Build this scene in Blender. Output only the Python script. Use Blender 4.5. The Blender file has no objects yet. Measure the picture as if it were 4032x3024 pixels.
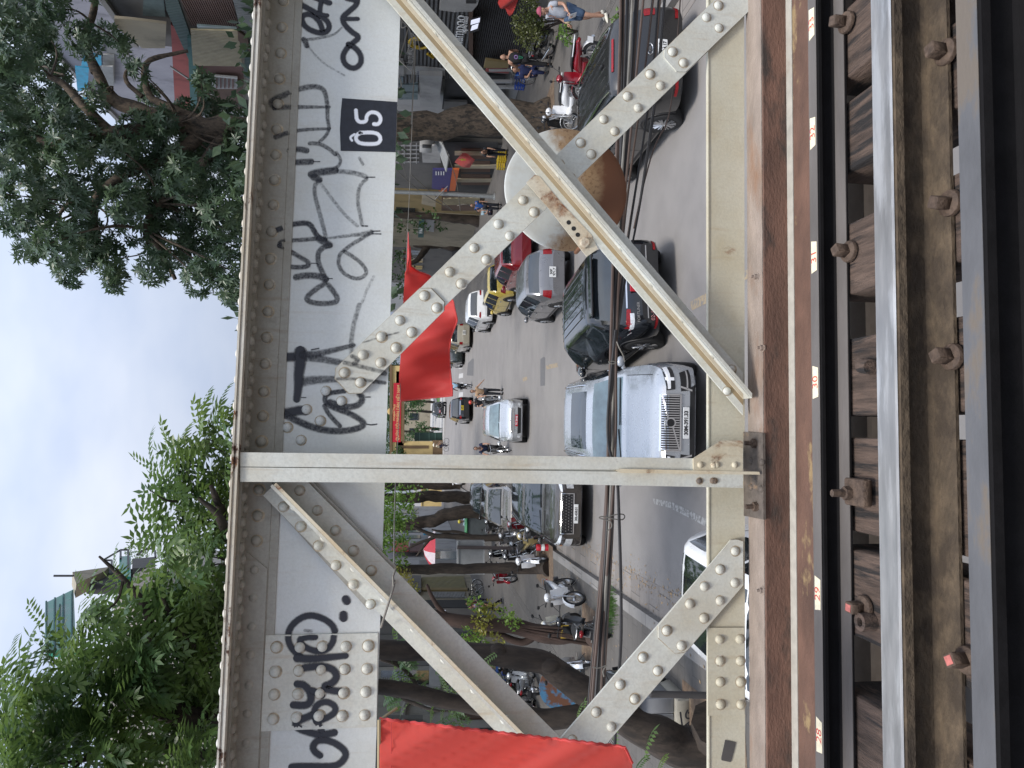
import bpy, bmesh, math, random
from math import radians, sin, cos, pi, tan, atan2, sqrt
from mathutils import Vector as V, Matrix, noise
from mathutils.bvhtree import BVHTree

random.seed(7)
scene = bpy.context.scene
COL = scene.collection

# ------------------------------------------------------------------ camera
FPX = 2900.0
ZC = 4.4
PITCH, YAW, ROLL = radians(7.78), radians(3.7), radians(1.4)
CF = V((sin(YAW)*cos(PITCH), cos(YAW)*cos(PITCH), -sin(PITCH)))
_r = V((cos(YAW), -sin(YAW), 0.0))
_u = _r.cross(CF)
CR = cos(ROLL)*_r + sin(ROLL)*_u
CU = -sin(ROLL)*_r + cos(ROLL)*_u
CC = V((0, 0, ZC))
cam = bpy.data.cameras.new('camera')
camo = bpy.data.objects.new('camera', cam)
COL.objects.link(camo)
cam.sensor_width = 36.0
cam.lens = FPX/4032*36.0
cam.clip_start = 0.05
cam.clip_end = 2000
X_, Y_, Z_ = -CU, CR, -CF          # the phone was held sideways: the picture's right is down
camo.matrix_world = Matrix(((X_.x, Y_.x, Z_.x, 0), (X_.y, Y_.y, Z_.y, 0), (X_.z, Y_.z, Z_.z, ZC), (0, 0, 0, 1)))
scene.camera = camo


def ray(px, py):
    return CF + CR*((3024-py-1512)/FPX) - CU*((px-2016)/FPX)


def PY(px, py, y):
    d = ray(px, py)
    return CC + d*(y/d.y)


def PX(px, py, x):
    d = ray(px, py)
    return CC + d*(x/d.x)


def PZ(px, py, z=0.0):
    d = ray(px, py)
    return CC + d*((z-ZC)/d.z)


# ------------------------------------------------------------------ mesh helper
class MB:
    def __init__(s):
        s.v, s.f, s.m = [], [], []
        s.mi = 0

    def add(s, vs, fs):
        b = len(s.v)
        s.v += [V(p) for p in vs]
        for f in fs:
            s.f.append([b+i for i in f])
            s.m.append(s.mi)

    def box(s, c, d, M=None):
        x, y, z = d[0]/2, d[1]/2, d[2]/2
        vs = [V((a*x, b*y, e*z)) for e in (-1, 1) for b in (-1, 1) for a in (-1, 1)]
        if M is not None:
            vs = [M @ p for p in vs]
        vs = [p+V(c) for p in vs]
        s.add(vs, [(0, 2, 3, 1), (4, 5, 7, 6), (0, 1, 5, 4), (2, 6, 7, 3), (0, 4, 6, 2), (1, 3, 7, 5)])

    def bbox(s, c, d, b=.02, M=None):
        """box with chamfered vertical and top edges"""
        x, y, z = d[0]/2, d[1]/2, d[2]/2
        def ring(k, zz):
            return [V((sx*(x-k) if q else sx*(x-k-b), sy*(y-k-b) if q else sy*(y-k), zz))
                    for sx, sy, q in ((1, -1, 0), (1, -1, 1), (1, 1, 1), (1, 1, 0), (-1, 1, 0), (-1, 1, 1), (-1, -1, 1), (-1, -1, 0))]
        vs = ring(b*.6, -z)+ring(0, -z+b)+ring(0, z-b)+ring(b*.6, z)
        if M is not None:
            vs = [M @ p for p in vs]
        vs = [p+V(c) for p in vs]
        fs = [tuple(range(7, -1, -1)), tuple(range(24, 32))]
        for r in range(3):
            for i in range(8):
                j = (i+1) % 8
                fs.append((r*8+i, r*8+j, r*8+8+j, r*8+8+i))
        s.add(vs, fs)

    def prism(s, pts, vec):
        n = len(pts)
        a = [V(p) for p in pts]
        b = [p+V(vec) for p in a]
        fs = [tuple(range(n)), tuple(range(2*n-1, n-1, -1))]
        fs += [((i+1) % n, i, n+i, n+(i+1) % n) for i in range(n)]
        s.add(a+b, fs)

    def tube(s, pts, r, n=8, cap=True):
        pts = [V(p) for p in pts]
        k = len(pts)
        rs = r if isinstance(r, (list, tuple)) else [r]*k
        vs, fs = [], []
        up = None
        for i in range(k):
            t = (pts[min(i+1, k-1)]-pts[max(i-1, 0)])
            if t.length < 1e-9:
                t = V((0, 0, 1))
            t.normalize()
            if up is None:
                up = V((0, 0, 1)) if abs(t.z) < .9 else V((1, 0, 0))
            a = t.cross(up)
            if a.length < 1e-6:
                a = t.cross(V((1, 0.1, 0)))
            a.normalize()
            b = t.cross(a).normalized()
            up = -b if b.dot(up) < 0 else b
            a = t.cross(up).normalized()
            b = up
            for j in range(n):
                w = 2*pi*j/n
                vs.append(pts[i]+(a*cos(w)+b*sin(w))*rs[i])
        for i in range(k-1):
            for j in range(n):
                q = (j+1) % n
                fs.append((i*n+j, i*n+q, i*n+n+q, i*n+n+j))
        if cap:
            fs.append(tuple(range(n-1, -1, -1)))
            fs.append(tuple(range((k-1)*n, k*n)))
        s.add(vs, fs)

    def lathe(s, prof, n=24, M=None, cap=False):
        """prof: (radius, height) pairs round local z"""
        vs, fs = [], []
        for r, h in prof:
            for j in range(n):
                w = 2*pi*j/n
                vs.append(V((r*cos(w), r*sin(w), h)))
        for i in range(len(prof)-1):
            for j in range(n):
                q = (j+1) % n
                fs.append((i*n+j, i*n+q, i*n+n+q, i*n+n+j))
        if cap:
            fs.append(tuple(range(n-1, -1, -1)))
            fs.append(tuple(range((len(prof)-1)*n, len(prof)*n)))
        if M is not None:
            vs = [M @ p for p in vs]
        s.add(vs, fs)

    def dome(s, c, r, ax=(0, -1, 0), n=12, flat=.75):
        """rivet head: a flattened half ball standing on a face whose normal is ax"""
        a = V(ax).normalized()
        M = Matrix.Translation(V(c)) @ a.to_track_quat('Z', 'Y').to_matrix().to_4x4()
        pr = [(r*cos(t), r*flat*sin(t)) for t in (0, .35, .7, 1.05, 1.35)]+[(.001, r*flat)]
        s.lathe([(r, -.002)]+pr, n, M)

    def ball(s, c, r, n=12, m=8, M=None):
        vs, fs = [], []
        for i in range(m+1):
            t = pi*i/m
            for j in range(n):
                w = 2*pi*j/n
                p = V((r[0]*sin(t)*cos(w), r[1]*sin(t)*sin(w), r[2]*cos(t)))
                if M is not None:
                    p = M @ p
                vs.append(p+V(c))
        for i in range(m):
            for j in range(n):
                q = (j+1) % n
                fs.append((i*n+j, i*n+n+j, i*n+n+q, i*n+q))
        s.add(vs, fs)

    def grid(s, P, closed=False):
        n, m = len(P), len(P[0])
        vs = [p for row in P for p in row]
        fs = []
        for i in range(n-1):
            for j in range(m if closed else m-1):
                q = (j+1) % m
                fs.append((i*m+j, i*m+q, i*m+m+q, i*m+m+j))
        s.add(vs, fs)

    def xf(s, M):
        s.v = [M @ p for p in s.v]
        return s

    def join(s, o):
        b = len(s.v)
        s.v += o.v
        s.f += [[b+i for i in f] for f in o.f]
        s.m += o.m
        return s

    def build(s, name, mat, parent=None, smooth=40, world=False, kind=None):
        me = bpy.data.meshes.new(name)
        off = parent.location if (parent is not None and world) else V((0, 0, 0))
        me.from_pydata([p-off for p in s.v], [], s.f)
        mats = list(mat) if isinstance(mat, (list, tuple)) else [mat]
        if len(mats) == 1 and any(s.m):
            mats += [MATS['rivet_stain'], MATS['root_dirt']]
        for m in mats:
            me.materials.append(m)
        if len(mats) > 1:
            me.polygons.foreach_set('material_index', s.m)
        me.update()
        if smooth:
            me.polygons.foreach_set('use_smooth', [True]*len(me.polygons))
            me.set_sharp_from_angle(angle=radians(smooth))
        o = bpy.data.objects.new(name, me)
        COL.objects.link(o)
        if parent is not None:
            o.parent = parent
        if kind:
            o['kind'] = kind
        return o


def tag(o, label, cat, group=None, kind=None):
    if label:
        o['label'] = label
    if cat:
        o['category'] = cat
    if group:
        o['group'] = group
    if kind:
        o['kind'] = kind
    return o


def thing(name, loc, label, cat, group=None, rz=0.0):
    o = bpy.data.objects.new(name, None)
    o.empty_display_size = .2
    COL.objects.link(o)
    o.location = loc
    o.rotation_euler = (0, 0, rz)
    return tag(o, label, cat, group)


def copy_tree(o, parent=None):
    c = o.copy()
    COL.objects.link(c)
    if parent is not None:
        c.parent = parent
    for ch in list(o.children):
        copy_tree(ch, c)
    return c


_font = {}


def text_mb(txt, size, M, ext=.0, width=1.0, bold=0.0):
    """lettering as mesh; the text is centred on M's origin in M's x-y plane"""
    cu = bpy.data.curves.new('t', 'FONT')
    cu.body = txt
    cu.size = size
    cu.extrude = ext
    cu.offset = bold
    cu.align_x = 'CENTER'
    cu.align_y = 'CENTER'
    cu.resolution_u = 3
    ob = bpy.data.objects.new('t', cu)
    COL.objects.link(ob)
    bpy.context.view_layer.update()
    dg = bpy.context.evaluated_depsgraph_get()
    me = ob.evaluated_get(dg).to_mesh()
    mb = MB()
    S = Matrix.Diagonal((width, 1, 1, 1))
    mb.add([M @ (S @ v.co) for v in me.vertices], [tuple(p.vertices) for p in me.polygons])
    ob.evaluated_get(dg).to_mesh_clear()
    bpy.data.objects.remove(ob)
    bpy.data.curves.remove(cu)
    return mb


# ------------------------------------------------------------------ materials
MATS = {}


def nodes_of(name):
    m = bpy.data.materials.new(name)
    m.use_nodes = True
    nt = m.node_tree
    return m, nt, nt.nodes['Principled BSDF'], nt.nodes['Material Output']


def N(nt, t, **k):
    n = nt.nodes.new(t)
    for a, b in k.items():
        if a.startswith('i_'):
            n.inputs[int(a[2:])].default_value = b
        else:
            setattr(n, a, b)
    return n


def noise_n(nt, co, scale, detail=6, rough=.6, dist=0.0):
    n = N(nt, 'ShaderNodeTexNoise')
    n.inputs['Scale'].default_value = scale
    n.inputs['Detail'].default_value = detail
    n.inputs['Roughness'].default_value = rough
    n.inputs['Distortion'].default_value = dist
    nt.links.new(co, n.inputs['Vector'])
    return n.outputs['Fac']


def ramp(nt, fac, stops):
    r = N(nt, 'ShaderNodeValToRGB')
    el = r.color_ramp.elements
    while len(el) < len(stops):
        el.new(.5)
    for e, (p, c) in zip(el, stops):
        e.position = p
        e.color = (*c, 1) if len(c) == 3 else c
    nt.links.new(fac, r.inputs['Fac'])
    return r.outputs['Color']


def mixc(nt, fac, a, b, mode='MIX'):
    m = N(nt, 'ShaderNodeMix', data_type='RGBA', blend_type=mode)
    for sck, val in ((m.inputs['Factor'], fac), (m.inputs['A'], a), (m.inputs['B'], b)):
        if isinstance(val, bpy.types.NodeSocket):
            nt.links.new(val, sck)
        elif isinstance(val, (int, float)):
            sck.default_value = val
        else:
            sck.default_value = (*val, 1)
    return m.outputs['Result']


def coords(nt, scale=(1, 1, 1), which='Object'):
    tc = N(nt, 'ShaderNodeTexCoord')
    mp = N(nt, 'ShaderNodeMapping')
    mp.inputs['Scale'].default_value = scale
    nt.links.new(tc.outputs[which], mp.inputs['Vector'])
    return mp.outputs['Vector']


def g3(v):
    return (v, v, v)


def pm(name, col, rough=.6, metal=0.0, var=.12, scale=6.0, bump=0.0, bscale=60.0, stretch=(1, 1, 1), col2=None, c2=(.5, .62), c2scale=2.5,
       coat=0.0, ior=1.5, spec=.5, sheen=0.0):
    """general procedural surface: base colour with mottling, an optional second colour in patches, fine bump"""
    if name in MATS:
        return MATS[name]
    m, nt, b, out = nodes_of(name)
    co = coords(nt, stretch)
    n1 = noise_n(nt, co, scale, 5)
    hi = tuple(min(1, c*(1+var)) for c in col)
    lo = tuple(c*(1-var) for c in col)
    c = ramp(nt, n1, [(.3, lo), (.7, hi)])
    if col2:
        n2 = noise_n(nt, co, c2scale, 8, .65)
        f = ramp(nt, n2, [(c2[0], g3(0)), (c2[1], g3(1))])
        c = mixc(nt, f, c, col2)
    nt.links.new(c, b.inputs['Base Color'])
    rr = ramp(nt, n1, [(.3, g3(max(0, rough-.06))), (.7, g3(min(1, rough+.06)))])
    nt.links.new(rr, b.inputs['Roughness'])
    b.inputs['Metallic'].default_value = metal
    b.inputs['IOR'].default_value = ior
    b.inputs['Specular IOR Level'].default_value = spec
    b.inputs['Coat Weight'].default_value = coat
    b.inputs['Coat Roughness'].default_value = .04
    if sheen:
        b.inputs['Sheen Weight'].default_value = sheen
    if bump:
        bp = N(nt, 'ShaderNodeBump')
        bp.inputs['Strength'].default_value = bump
        bp.inputs['Distance'].default_value = .01
        nt.links.new(noise_n(nt, co, bscale, 6), bp.inputs['Height'])
        nt.links.new(bp.outputs['Normal'], b.inputs['Normal'])
    MATS[name] = m
    return m


def steel_paint(name, base, warm, rust_lo=.66, rust_hi=.74, rscale=5.0, grime=.35, rustcol=(.16, .055, .02), stretch=(1, 1, 1)):
    """old pale paint: mottled, warm grime in clouds, small rust spots and streaks"""
    if name in MATS:
        return MATS[name]
    m, nt, b, out = nodes_of(name)
    co = coords(nt, stretch)
    a = noise_n(nt, co, 3.0, 8, .65)
    c = mixc(nt, ramp(nt, a, [(.42, g3(0)), (.72, g3(1))]), base, warm)
    f = noise_n(nt, co, 90, 4, .7)
    c = mixc(nt, ramp(nt, f, [(.35, g3(grime*.5)), (.6, g3(0))]), c, tuple(x*.55 for x in base))
    g = noise_n(nt, coords(nt, (1.3, 1.3, 1.3)), 9, 8, .75)
    c = mixc(nt, ramp(nt, g, [(.58, g3(0)), (.8, g3(grime))]), c, tuple(x*.6 for x in warm))
    st = noise_n(nt, coords(nt, (9, 9, .8)), 4, 6, .7)
    c = mixc(nt, ramp(nt, st, [(.56, g3(0)), (.78, g3(grime*.8))]), c, tuple(x*y for x, y in zip(warm, (.72, .55, .38))))
    r = noise_n(nt, co, rscale, 10, .72, .4)
    rf = ramp(nt, r, [(rust_lo, g3(0)), (rust_hi, g3(1))])
    r2 = noise_n(nt, co, rscale*7, 6, .7)
    rc = ramp(nt, r2, [(.3, tuple(x*.35 for x in rustcol)), (.5, rustcol), (.75, (.36, .17, .06))])
    c = mixc(nt, rf, c, rc)
    nt.links.new(c, b.inputs['Base Color'])
    nt.links.new(mixc(nt, rf, g3(.5), g3(.9)), b.inputs['Roughness'])
    bp = N(nt, 'ShaderNodeBump')
    bp.inputs['Strength'].default_value = .18
    bp.inputs['Distance'].default_value = .004
    nt.links.new(noise_n(nt, co, 120, 5), bp.inputs['Height'])
    nt.links.new(bp.outputs['Normal'], b.inputs['Normal'])
    MATS[name] = m
    return m


def leaf_mat(name, col, tip, trans=.35):
    if name in MATS:
        return MATS[name]
    m, nt, b, out = nodes_of(name)
    co = coords(nt)
    n1 = noise_n(nt, co, 1.3, 3)
    n2 = noise_n(nt, co, 14, 2)
    c = mixc(nt, ramp(nt, n1, [(.4, g3(0)), (.66, g3(1))]), col, tip)
    c = mixc(nt, ramp(nt, n2, [(.35, g3(.45)), (.6, g3(0))]), c, tuple(x*.55 for x in col))
    nt.links.new(c, b.inputs['Base Color'])
    b.inputs['Roughness'].default_value = .36
    tr = N(nt, 'ShaderNodeBsdfTranslucent')
    nt.links.new(mixc(nt, .5, c, tip), tr.inputs['Color'])
    mx = N(nt, 'ShaderNodeMixShader')
    mx.inputs[0].default_value = trans
    nt.links.new(b.outputs[0], mx.inputs[1])
    nt.links.new(tr.outputs[0], mx.inputs[2])
    nt.links.new(mx.outputs[0], out.inputs['Surface'])
    MATS[name] = m
    return m


def spray_mat(name, col):
    """spray paint: ragged, thinner towards the stroke's edge (UV.x = across, UV.y = how full the stroke is)"""
    m, nt, b, out = nodes_of(name)
    b.inputs['Base Color'].default_value = (*col, 1)
    b.inputs['Roughness'].default_value = .5
    uv = N(nt, 'ShaderNodeUVMap')
    sp = N(nt, 'ShaderNodeSeparateXYZ')
    nt.links.new(uv.outputs[0], sp.inputs[0])
    ab = N(nt, 'ShaderNodeMath', operation='ABSOLUTE')
    nt.links.new(sp.outputs[0], ab.inputs[0])
    co = coords(nt)
    nz = noise_n(nt, co, 260, 3, .7)
    nb = noise_n(nt, co, 95, 4, .75)
    ma = N(nt, 'ShaderNodeMath', operation='MULTIPLY_ADD')     # edge distance + noise
    nt.links.new(nz, ma.inputs[0])
    ma.inputs[1].default_value = .5
    nt.links.new(ab.outputs[0], ma.inputs[2])
    e2 = N(nt, 'ShaderNodeMath', operation='SUBTRACT')
    e2.inputs[0].default_value = 1.30
    nt.links.new(ma.outputs[0], e2.inputs[1])
    e3 = N(nt, 'ShaderNodeMath', operation='MULTIPLY', use_clamp=True)
    nt.links.new(e2.outputs[0], e3.inputs[0])
    e3.inputs[1].default_value = 2.0
    o1 = N(nt, 'ShaderNodeMath', operation='MULTIPLY_ADD')     # fullness with mottling
    nt.links.new(nb, o1.inputs[0])
    o1.inputs[1].default_value = 1.5
    o1.inputs[2].default_value = -.75
    o2 = N(nt, 'ShaderNodeMath', operation='ADD', use_clamp=True)
    nt.links.new(sp.outputs[1], o2.inputs[0])
    nt.links.new(o1.outputs[0], o2.inputs[1])
    fa = N(nt, 'ShaderNodeMath', operation='MULTIPLY', use_clamp=True)
    nt.links.new(e3.outputs[0], fa.inputs[0])
    nt.links.new(o2.outputs[0], fa.inputs[1])
    tr = N(nt, 'ShaderNodeBsdfTransparent')
    mx = N(nt, 'ShaderNodeMixShader')
    nt.links.new(fa.outputs[0], mx.inputs[0])
    nt.links.new(tr.outputs[0], mx.inputs[1])
    nt.links.new(b.outputs[0], mx.inputs[2])
    nt.links.new(mx.outputs[0], out.inputs['Surface'])
    return m


pm('root_dirt', (.30, .225, .13), .9, 0, .25, 5, 0, 60, (1, 1, 1), (.40, .33, .22), (.45, .75), 3)
pm('rivet_stain', (.36, .30, .215), .9, 0, .35, 60, col2=(.50, .48, .42), c2=(.5, .62), c2scale=22)
PAINT = steel_paint('pale_paint', (.60, .612, .56), (.51, .475, .375), .655, .72, 4.5, .6)
PAINT_CLEAN = steel_paint('web_paint', (.63, .655, .64), (.56, .565, .51), .76, .80, 4.0, .35)
PAINT_CREAM = steel_paint('cream_paint', (.54, .515, .41), (.47, .415, .29), .68, .75, 3.0, .5)
PAINT_DIRTY_SHADED = steel_paint('dirty_shaded_paint', (.37, .36, .315), (.26, .24, .19), .70, .76, 5.0, .7)  # grimy paint, its base also darkened as the shade below the flange
PAINT_SHADE = steel_paint('grimy_shaded_paint', (.30, .285, .245), (.22, .195, .15), .66, .74, 5.0, .8)  # darker still: shade of the flange's underside put into the colour
PAINT_RUST = steel_paint('rusty_edge_paint', (.60, .58, .52), (.48, .41, .30), .54, .59, 9.0, .6, (.07, .03, .018), stretch=(.6, 1, 1))
PAINT_WARM = steel_paint('warm_edge_paint', (.64, .58, .44), (.55, .42, .24), .60, .68, 6.0, .5)
RUST = pm('rust', (.17, .075, .035), .9, 0, .35, 14, .5, 120, col2=(.30, .15, .06), c2=(.5, .7), c2scale=6)
RUST_BROWN = pm('rust_brown', (.135, .072, .050), .85, 0, .35, 9, .5, 90, (.4, 1, 1), (.045, .034, .028), (.50, .60), 5.5)
RUST_OCHRE = pm('rust_ochre', (.125, .068, .047), .85, 0, .3, 9, .5, 90, (.5, 1, 1), (.27, .19, .095), (.53, .57), 3.6)
RUST_LIGHT = pm('rusty_flange', (.27, .22, .185), .85, 0, .25, 9, .5, 80, (.5, 1, 1), (.24, .135, .08), (.55, .75), 3.4)
RAIL_SHADED = pm('rail_shaded', (.0065, .006, .0065), .85, 0, .4, 12, .2, spec=.2)  # near black colour stands in for a train's shade on the rails
RAIL_GREY = pm('rail_grey', (.16, .145, .135), .6, .4, .2, 9, .15, 90, (.2, 1, 1))
RAIL_BROWN = pm('rail_brown', (.095, .069, .044), .9, 0, .45, 22, .9, 60, (.6, 1, 1), (.05, .036, .024), (.45, .6), 12)
RAIL_SHINE = pm('rail_polished', (.50, .485, .465), .5, 1, .16, 9, .03, 80, (.5, 3, 1), (.70, .69, .67), (.5, .62), 5)
SPIKE = pm('spike_iron', (.105, .072, .052), .7, .2, .4, 40, .6, 90, col2=(.06, .04, .03), c2=(.5, .65), c2scale=25)
WOOD = pm('sleeper_wood', (.105, .072, .055), .9, 0, .55, 6, 1.0, 30, (9, .8, 4), (.022, .019, .018), (.5, .58), 2.4)
BLACK = pm('black_rubber', (.012, .012, .013), .65, 0, .2, 20)
TYRE = pm('tyre_rubber', (.02, .02, .021), .8, 0, .2, 20)
DARKPL = pm('dark_plastic', (.02, .02, .022), .5, 0, .15, 10)
ALLOY = pm('alloy', (.55, .56, .58), .3, .9, .1, 8)
CHROME = pm('chrome', (.72, .73, .75), .12, 1, .05, 4)
GLASS = pm('car_glass', (.012, .016, .018), .04, 0, .2, 2, ior=1.75, spec=.6)
GLASS_SKYLIT = pm('car_glass_skylit', (.10, .15, .165), .05, 0, .35, 3, ior=1.8, spec=.6)  # pale base stands in for the sky reflected in the glass
LAMP = pm('lamp_glass', (.62, .64, .66), .08, .3, .3, 30)
LAMPRED = pm('lamp_red', (.22, .006, .009), .15, 0, .3, 30)
AMBER = pm('lamp_amber', (.55, .2, .02), .15, 0, .2, 30)
PLATE_W = pm('plate_white', (.72, .73, .72), .4, 0, .04, 5)
PLATE_R = pm('plate_red', (.45, .015, .03), .4, 0, .05, 5)
PLATE_Y = pm('plate_yellow', (.65, .5, .03), .4, 0, .05, 5)
INK = pm('ink_black', (.012, .012, .014), .5, 0, .05, 5)
INKW = pm('paint_white', (.75, .77, .79), .5, 0, .05, 9)
SKIN = pm('skin', (.42, .24, .165), .55, 0, .1, 8)
HAIR = pm('hair', (.012, .01, .009), .5, 0, .2, 30)
BARK = pm('bark', (.042, .032, .025), .95, 0, .5, 9, 1.0, 22, (1, 1, .35), (.020, .016, .013), (.5, .62), 5)
BARK2 = pm('bark_pale', (.095, .072, .052), .95, 0, .45, 14, 1.0, 26, (1, 1, .5), (.035, .030, .024), (.50, .60), 8)
CABLE = pm('cable_black', (.018, .017, .018), .55, 0, .25, 6)
CABLE2 = pm('cable_brown', (.075, .05, .04), .7, 0, .3, 6)
CABLE3 = pm('cable_grey', (.17, .16, .14), .7, 0, .3, 6)
# ================================================================== the bridge truss
YW = 2.80                                   # face of the girder web
truss = thing('bridge_truss', (0.2, YW, ZC-1.33),
              'pale riveted steel truss girder of the railway bridge, covered in black graffiti', 'bridge truss')


def cr(ox, oy, s, pts):
    return [(ox+p[0]/s, oy+p[1]/s) for p in pts]


def plate_pts(mb, px, y, th):
    mb.prism([PY(a, b, y) for a, b in px], (0, th, 0))


def rivets(mb, px, y, r=.0175, n=12):
    for a, b in px:
        c = PY(a, b, y)
        mb.dome(c, r*random.uniform(.96, 1.04), (0, -1, 0), n)
        mb.mi = 1                           # brown weeping ring round the head
        k = random.uniform(1.16, 1.34)
        mb.lathe([(r*k, .0002), (r*.9, .0004)], n, Matrix.Translation(c+V((0, 0, -r*.12))) @ V((0, -1, 0)).to_track_quat('Z', 'Y').to_matrix().to_4x4())
        mb.mi = 0


def lin(y, y0, a, y1, b):
    return a+(b-a)*(y-y0)/(y1-y0)


webbot = lambda y: lin(y, 70, 1575.5, 2860, 1483)
legbot = lambda y: lin(y, 0, 1161, 3000, 1021)
E0, E1 = -1500, 4500
# web plate of the top chord
m = MB()
plate_pts(m, [(lin(y, 0, 1030, 3000, 895), y) for y in (E0, E1)]+[(webbot(y), y) for y in (E1, E0)], YW, .012)
rivets(m, cr(850, 1200, 2.765, [(1195, 940), (985, 1140), (1365, 1050), (1133, 1265), (775, 1335), (923, 1475)]), YW)
m.build('web_plate', PAINT_CLEAN, truss, world=True)
# angle under the flange, with its row of rivets
YL = YW-.011
m = MB()
plate_pts(m, [(lin(y, 0, 1030, 3000, 895), y) for y in (E0, E1)]+[(legbot(y), y) for y in (E1, E0)], YL, .0105)
legx = lambda y: lin(y, 0, 1114, 2924, 970)
ys = [5, 108, 210, 311, 410, 510, 611, 709, 808, 913, 1019, 1121, 1227, 1330, 1433, 1542, 1639, 1739, 1832, 1928, 2030, 2129, 2243, 2353, 2466, 2577, 2695, 2808, 2924]
ys = [-100-103*k for k in range(10)]+ys+[3035+110*k for k in range(9)]
rivets(m, [(legx(y), y) for y in ys], YL, .0185, 14)
plate_pts(m, [(lin(2150, 0, 1040, 3000, 905), 2150), (legbot(2240)-4, 2240), (legbot(E1)-4, E1), (lin(E1, 0, 1040, 3000, 905), E1)], YL-.006, .0058)
m.build('chord_angle', PAINT_DIRTY_SHADED, truss, world=True)
# cover plates (top flange): three sheets laid on one another, rusting along the edge
YF = 2.64
flo = lambda y: lin(y, 0, 1025, 3000, 880)
m = MB()
zl0, zl1 = PY(flo(E0), E0, YF), PY(flo(E1), E1, YF)
up = PY(1000, 0, YF).z-PY(1025, 0, YF).z
for k, (a, b, dy) in enumerate(((0, .36, 0), (.37, .68, .004), (.69, 1.0, -.003))):
    za, zb = V((0, 0, up*a)), V((0, 0, up*b))
    d = V((0, dy, 0))
    m.prism([zl0+za+d, zl0+zb+d, zl0+zb+V((0, .28-dy, 0)), zl0+za+V((0, .28-dy, 0))], zl1-zl0)
for y in range(-900, 4000, 104):
    p = PY(flo(y), y, YF)
    m.dome(p+V((0, .05, up)), .021, (0, 0, 1), 12)
m.build('top_flange', PAINT_RUST, truss, world=True)
m = MB()                                    # horizontal leg of the angle, below the flange, with two rivet rows
w0, w1 = zl0+V((0, .035, -.010)), zl1+V((0, .035, -.010))
m.prism([w0, w0+V((0, 0, .0095)), w0+V((0, .093, .0095)), w0+V((0, .093, 0))], w1-w0)
for k, y in enumerate(range(-900, 4000, 52)):
    p = PY(flo(y), y, YF)
    m.dome(p+V((0, .058 if k % 2 else .088, -.010)), .019, (0, 0, -1), 10)
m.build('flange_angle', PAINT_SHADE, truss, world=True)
# lacing seen on the far side so the flange is not a lone sheet
m = MB()
w0, w1 = zl0+V((0, .153, -.010)), zl1+V((0, .153, -.010))
m.prism([w0, w0+V((0, 0, .0095)), w0+V((0, .10, .0095)), w0+V((0, .10, 0))], w1-w0)
w0, w1 = w0+V((0, 0, -.11)), w1+V((0, 0, -.11))
m.prism([w0, w0+V((0, .01, 0)), w0+V((0, .01, .11)), w0+V((0, 0, .11))], w1-w0)
m.build('far_angle', PAINT_DIRTY_SHADED, truss, world=True)

# splice plate with twenty rivets on the web, left bay
m = MB()
plate_pts(m, [(1047, 2502), (1488, 2493), (1482, 2862), (1026, 2880)], YW-.0085, .008)
for i, row in enumerate(((395, 395, 390, 388, 380), (650, 640, 628, 625, 620), (890, 885, 878, 872, 862), (1145, 1130, 1115, 1115, 1105))):
    rivets(m, cr(850, 2400, 2.66, [(x-14*i*.9, y) for x, y in zip((632, 880, 1115, 1358, 1592), row)]), YW-.0085, .0185, 14)
m.build('splice_plate', PAINT, truss, world=True)

# bottom chord
m = MB()
plate_pts(m, [(2788, E0), (2794, E1), (2936, E1), (2928, E0)], YW, .012)
m.prism([PY(2788, E0, YW)+V((0, -.004, -.001)), PY(2788, E0, YW)+V((0, .016, -.001)), PY(2788, E0, YW)+V((0, .016, .004)), PY(2788, E0, YW)+V((0, -.004, .004))],
        PY(2794, E1, YW)-PY(2788, E0, YW))
m.build('bottom_chord', PAINT_CREAM, truss, world=True)
m = MB()
plate_pts(m, [(2786, 2472), (2931, 2472), (2932, 2818), (2788, 2818)], YW-.009, .008)
rivets(m, [(x+i, y) for i, y in enumerate((2517, 2602, 2685, 2773)) for x in (2833, 2913)], YW-.009, .018, 14)
m.build('bottom_splice_plate', PAINT_CREAM, truss, world=True)
m = MB()
plate_pts(m, cr(2100, 2424, 2.765, [(2090, 1355), (2205, 1380), (2200, 1420), (2155, 1590), (2140, 1595), (2050, 1575), (2048, 1550)]), YW-.003, .0025)
m.build('tape_patch', pm('grey_tape', (.075, .07, .068), .7), truss, world=True)

# bottom flange and the rusty members along the deck's edge
XA, XB = -4.2, 4.8


def along(mb, prof, x0=XA, x1=XB):
    """profile in (Y, Z below the camera) swept along the bridge"""
    mb.prism([V((x0, y, ZC-z)) for y, z in prof], (x1-x0, 0, 0))


m = MB()
along(m, [(2.798, 1.340), (2.66, 1.335), (2.66, 1.349), (2.798, 1.354)])
for px, py in ((3013, 1370), (3012, 2325), (2990, 1090)):
    p = PZ(px-6, py, ZC-1.337)
    m.lathe([(.016, 0), (.016, .004), (.011, .004), (.011, .016), (.006, .016), (.006, .028), (.001, .028)], 6, Matrix.Translation(p))
m.build('bottom_flange', RUST_LIGHT, truss, world=True)
m = MB()
along(m, [(2.657, 1.337), (2.646, 1.337), (2.646, 1.435), (2.657, 1.435)])
along(m, [(2.655, 1.4355), (2.600, 1.4345), (2.600, 1.447), (2.655, 1.447)])
m.build('rusty_channel', RUST_BROWN, truss, world=True)
m = MB()
along(m, [(2.6455, 1.4325), (2.600, 1.4315), (2.600, 1.4343), (2.6455, 1.4343)])
m.build('channel_lip', pm('lip_paint', (.40, .38, .33), .7, 0, .15, 20, col2=(.2, .15, .11), c2=(.6, .7)), truss, world=True)
m = MB()
along(m, [(2.598, 1.434), (2.36, 1.440), (2.36, 1.450), (2.598, 1.446)])
m.build('walkway_strip', RUST_OCHRE, truss, world=True)
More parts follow.
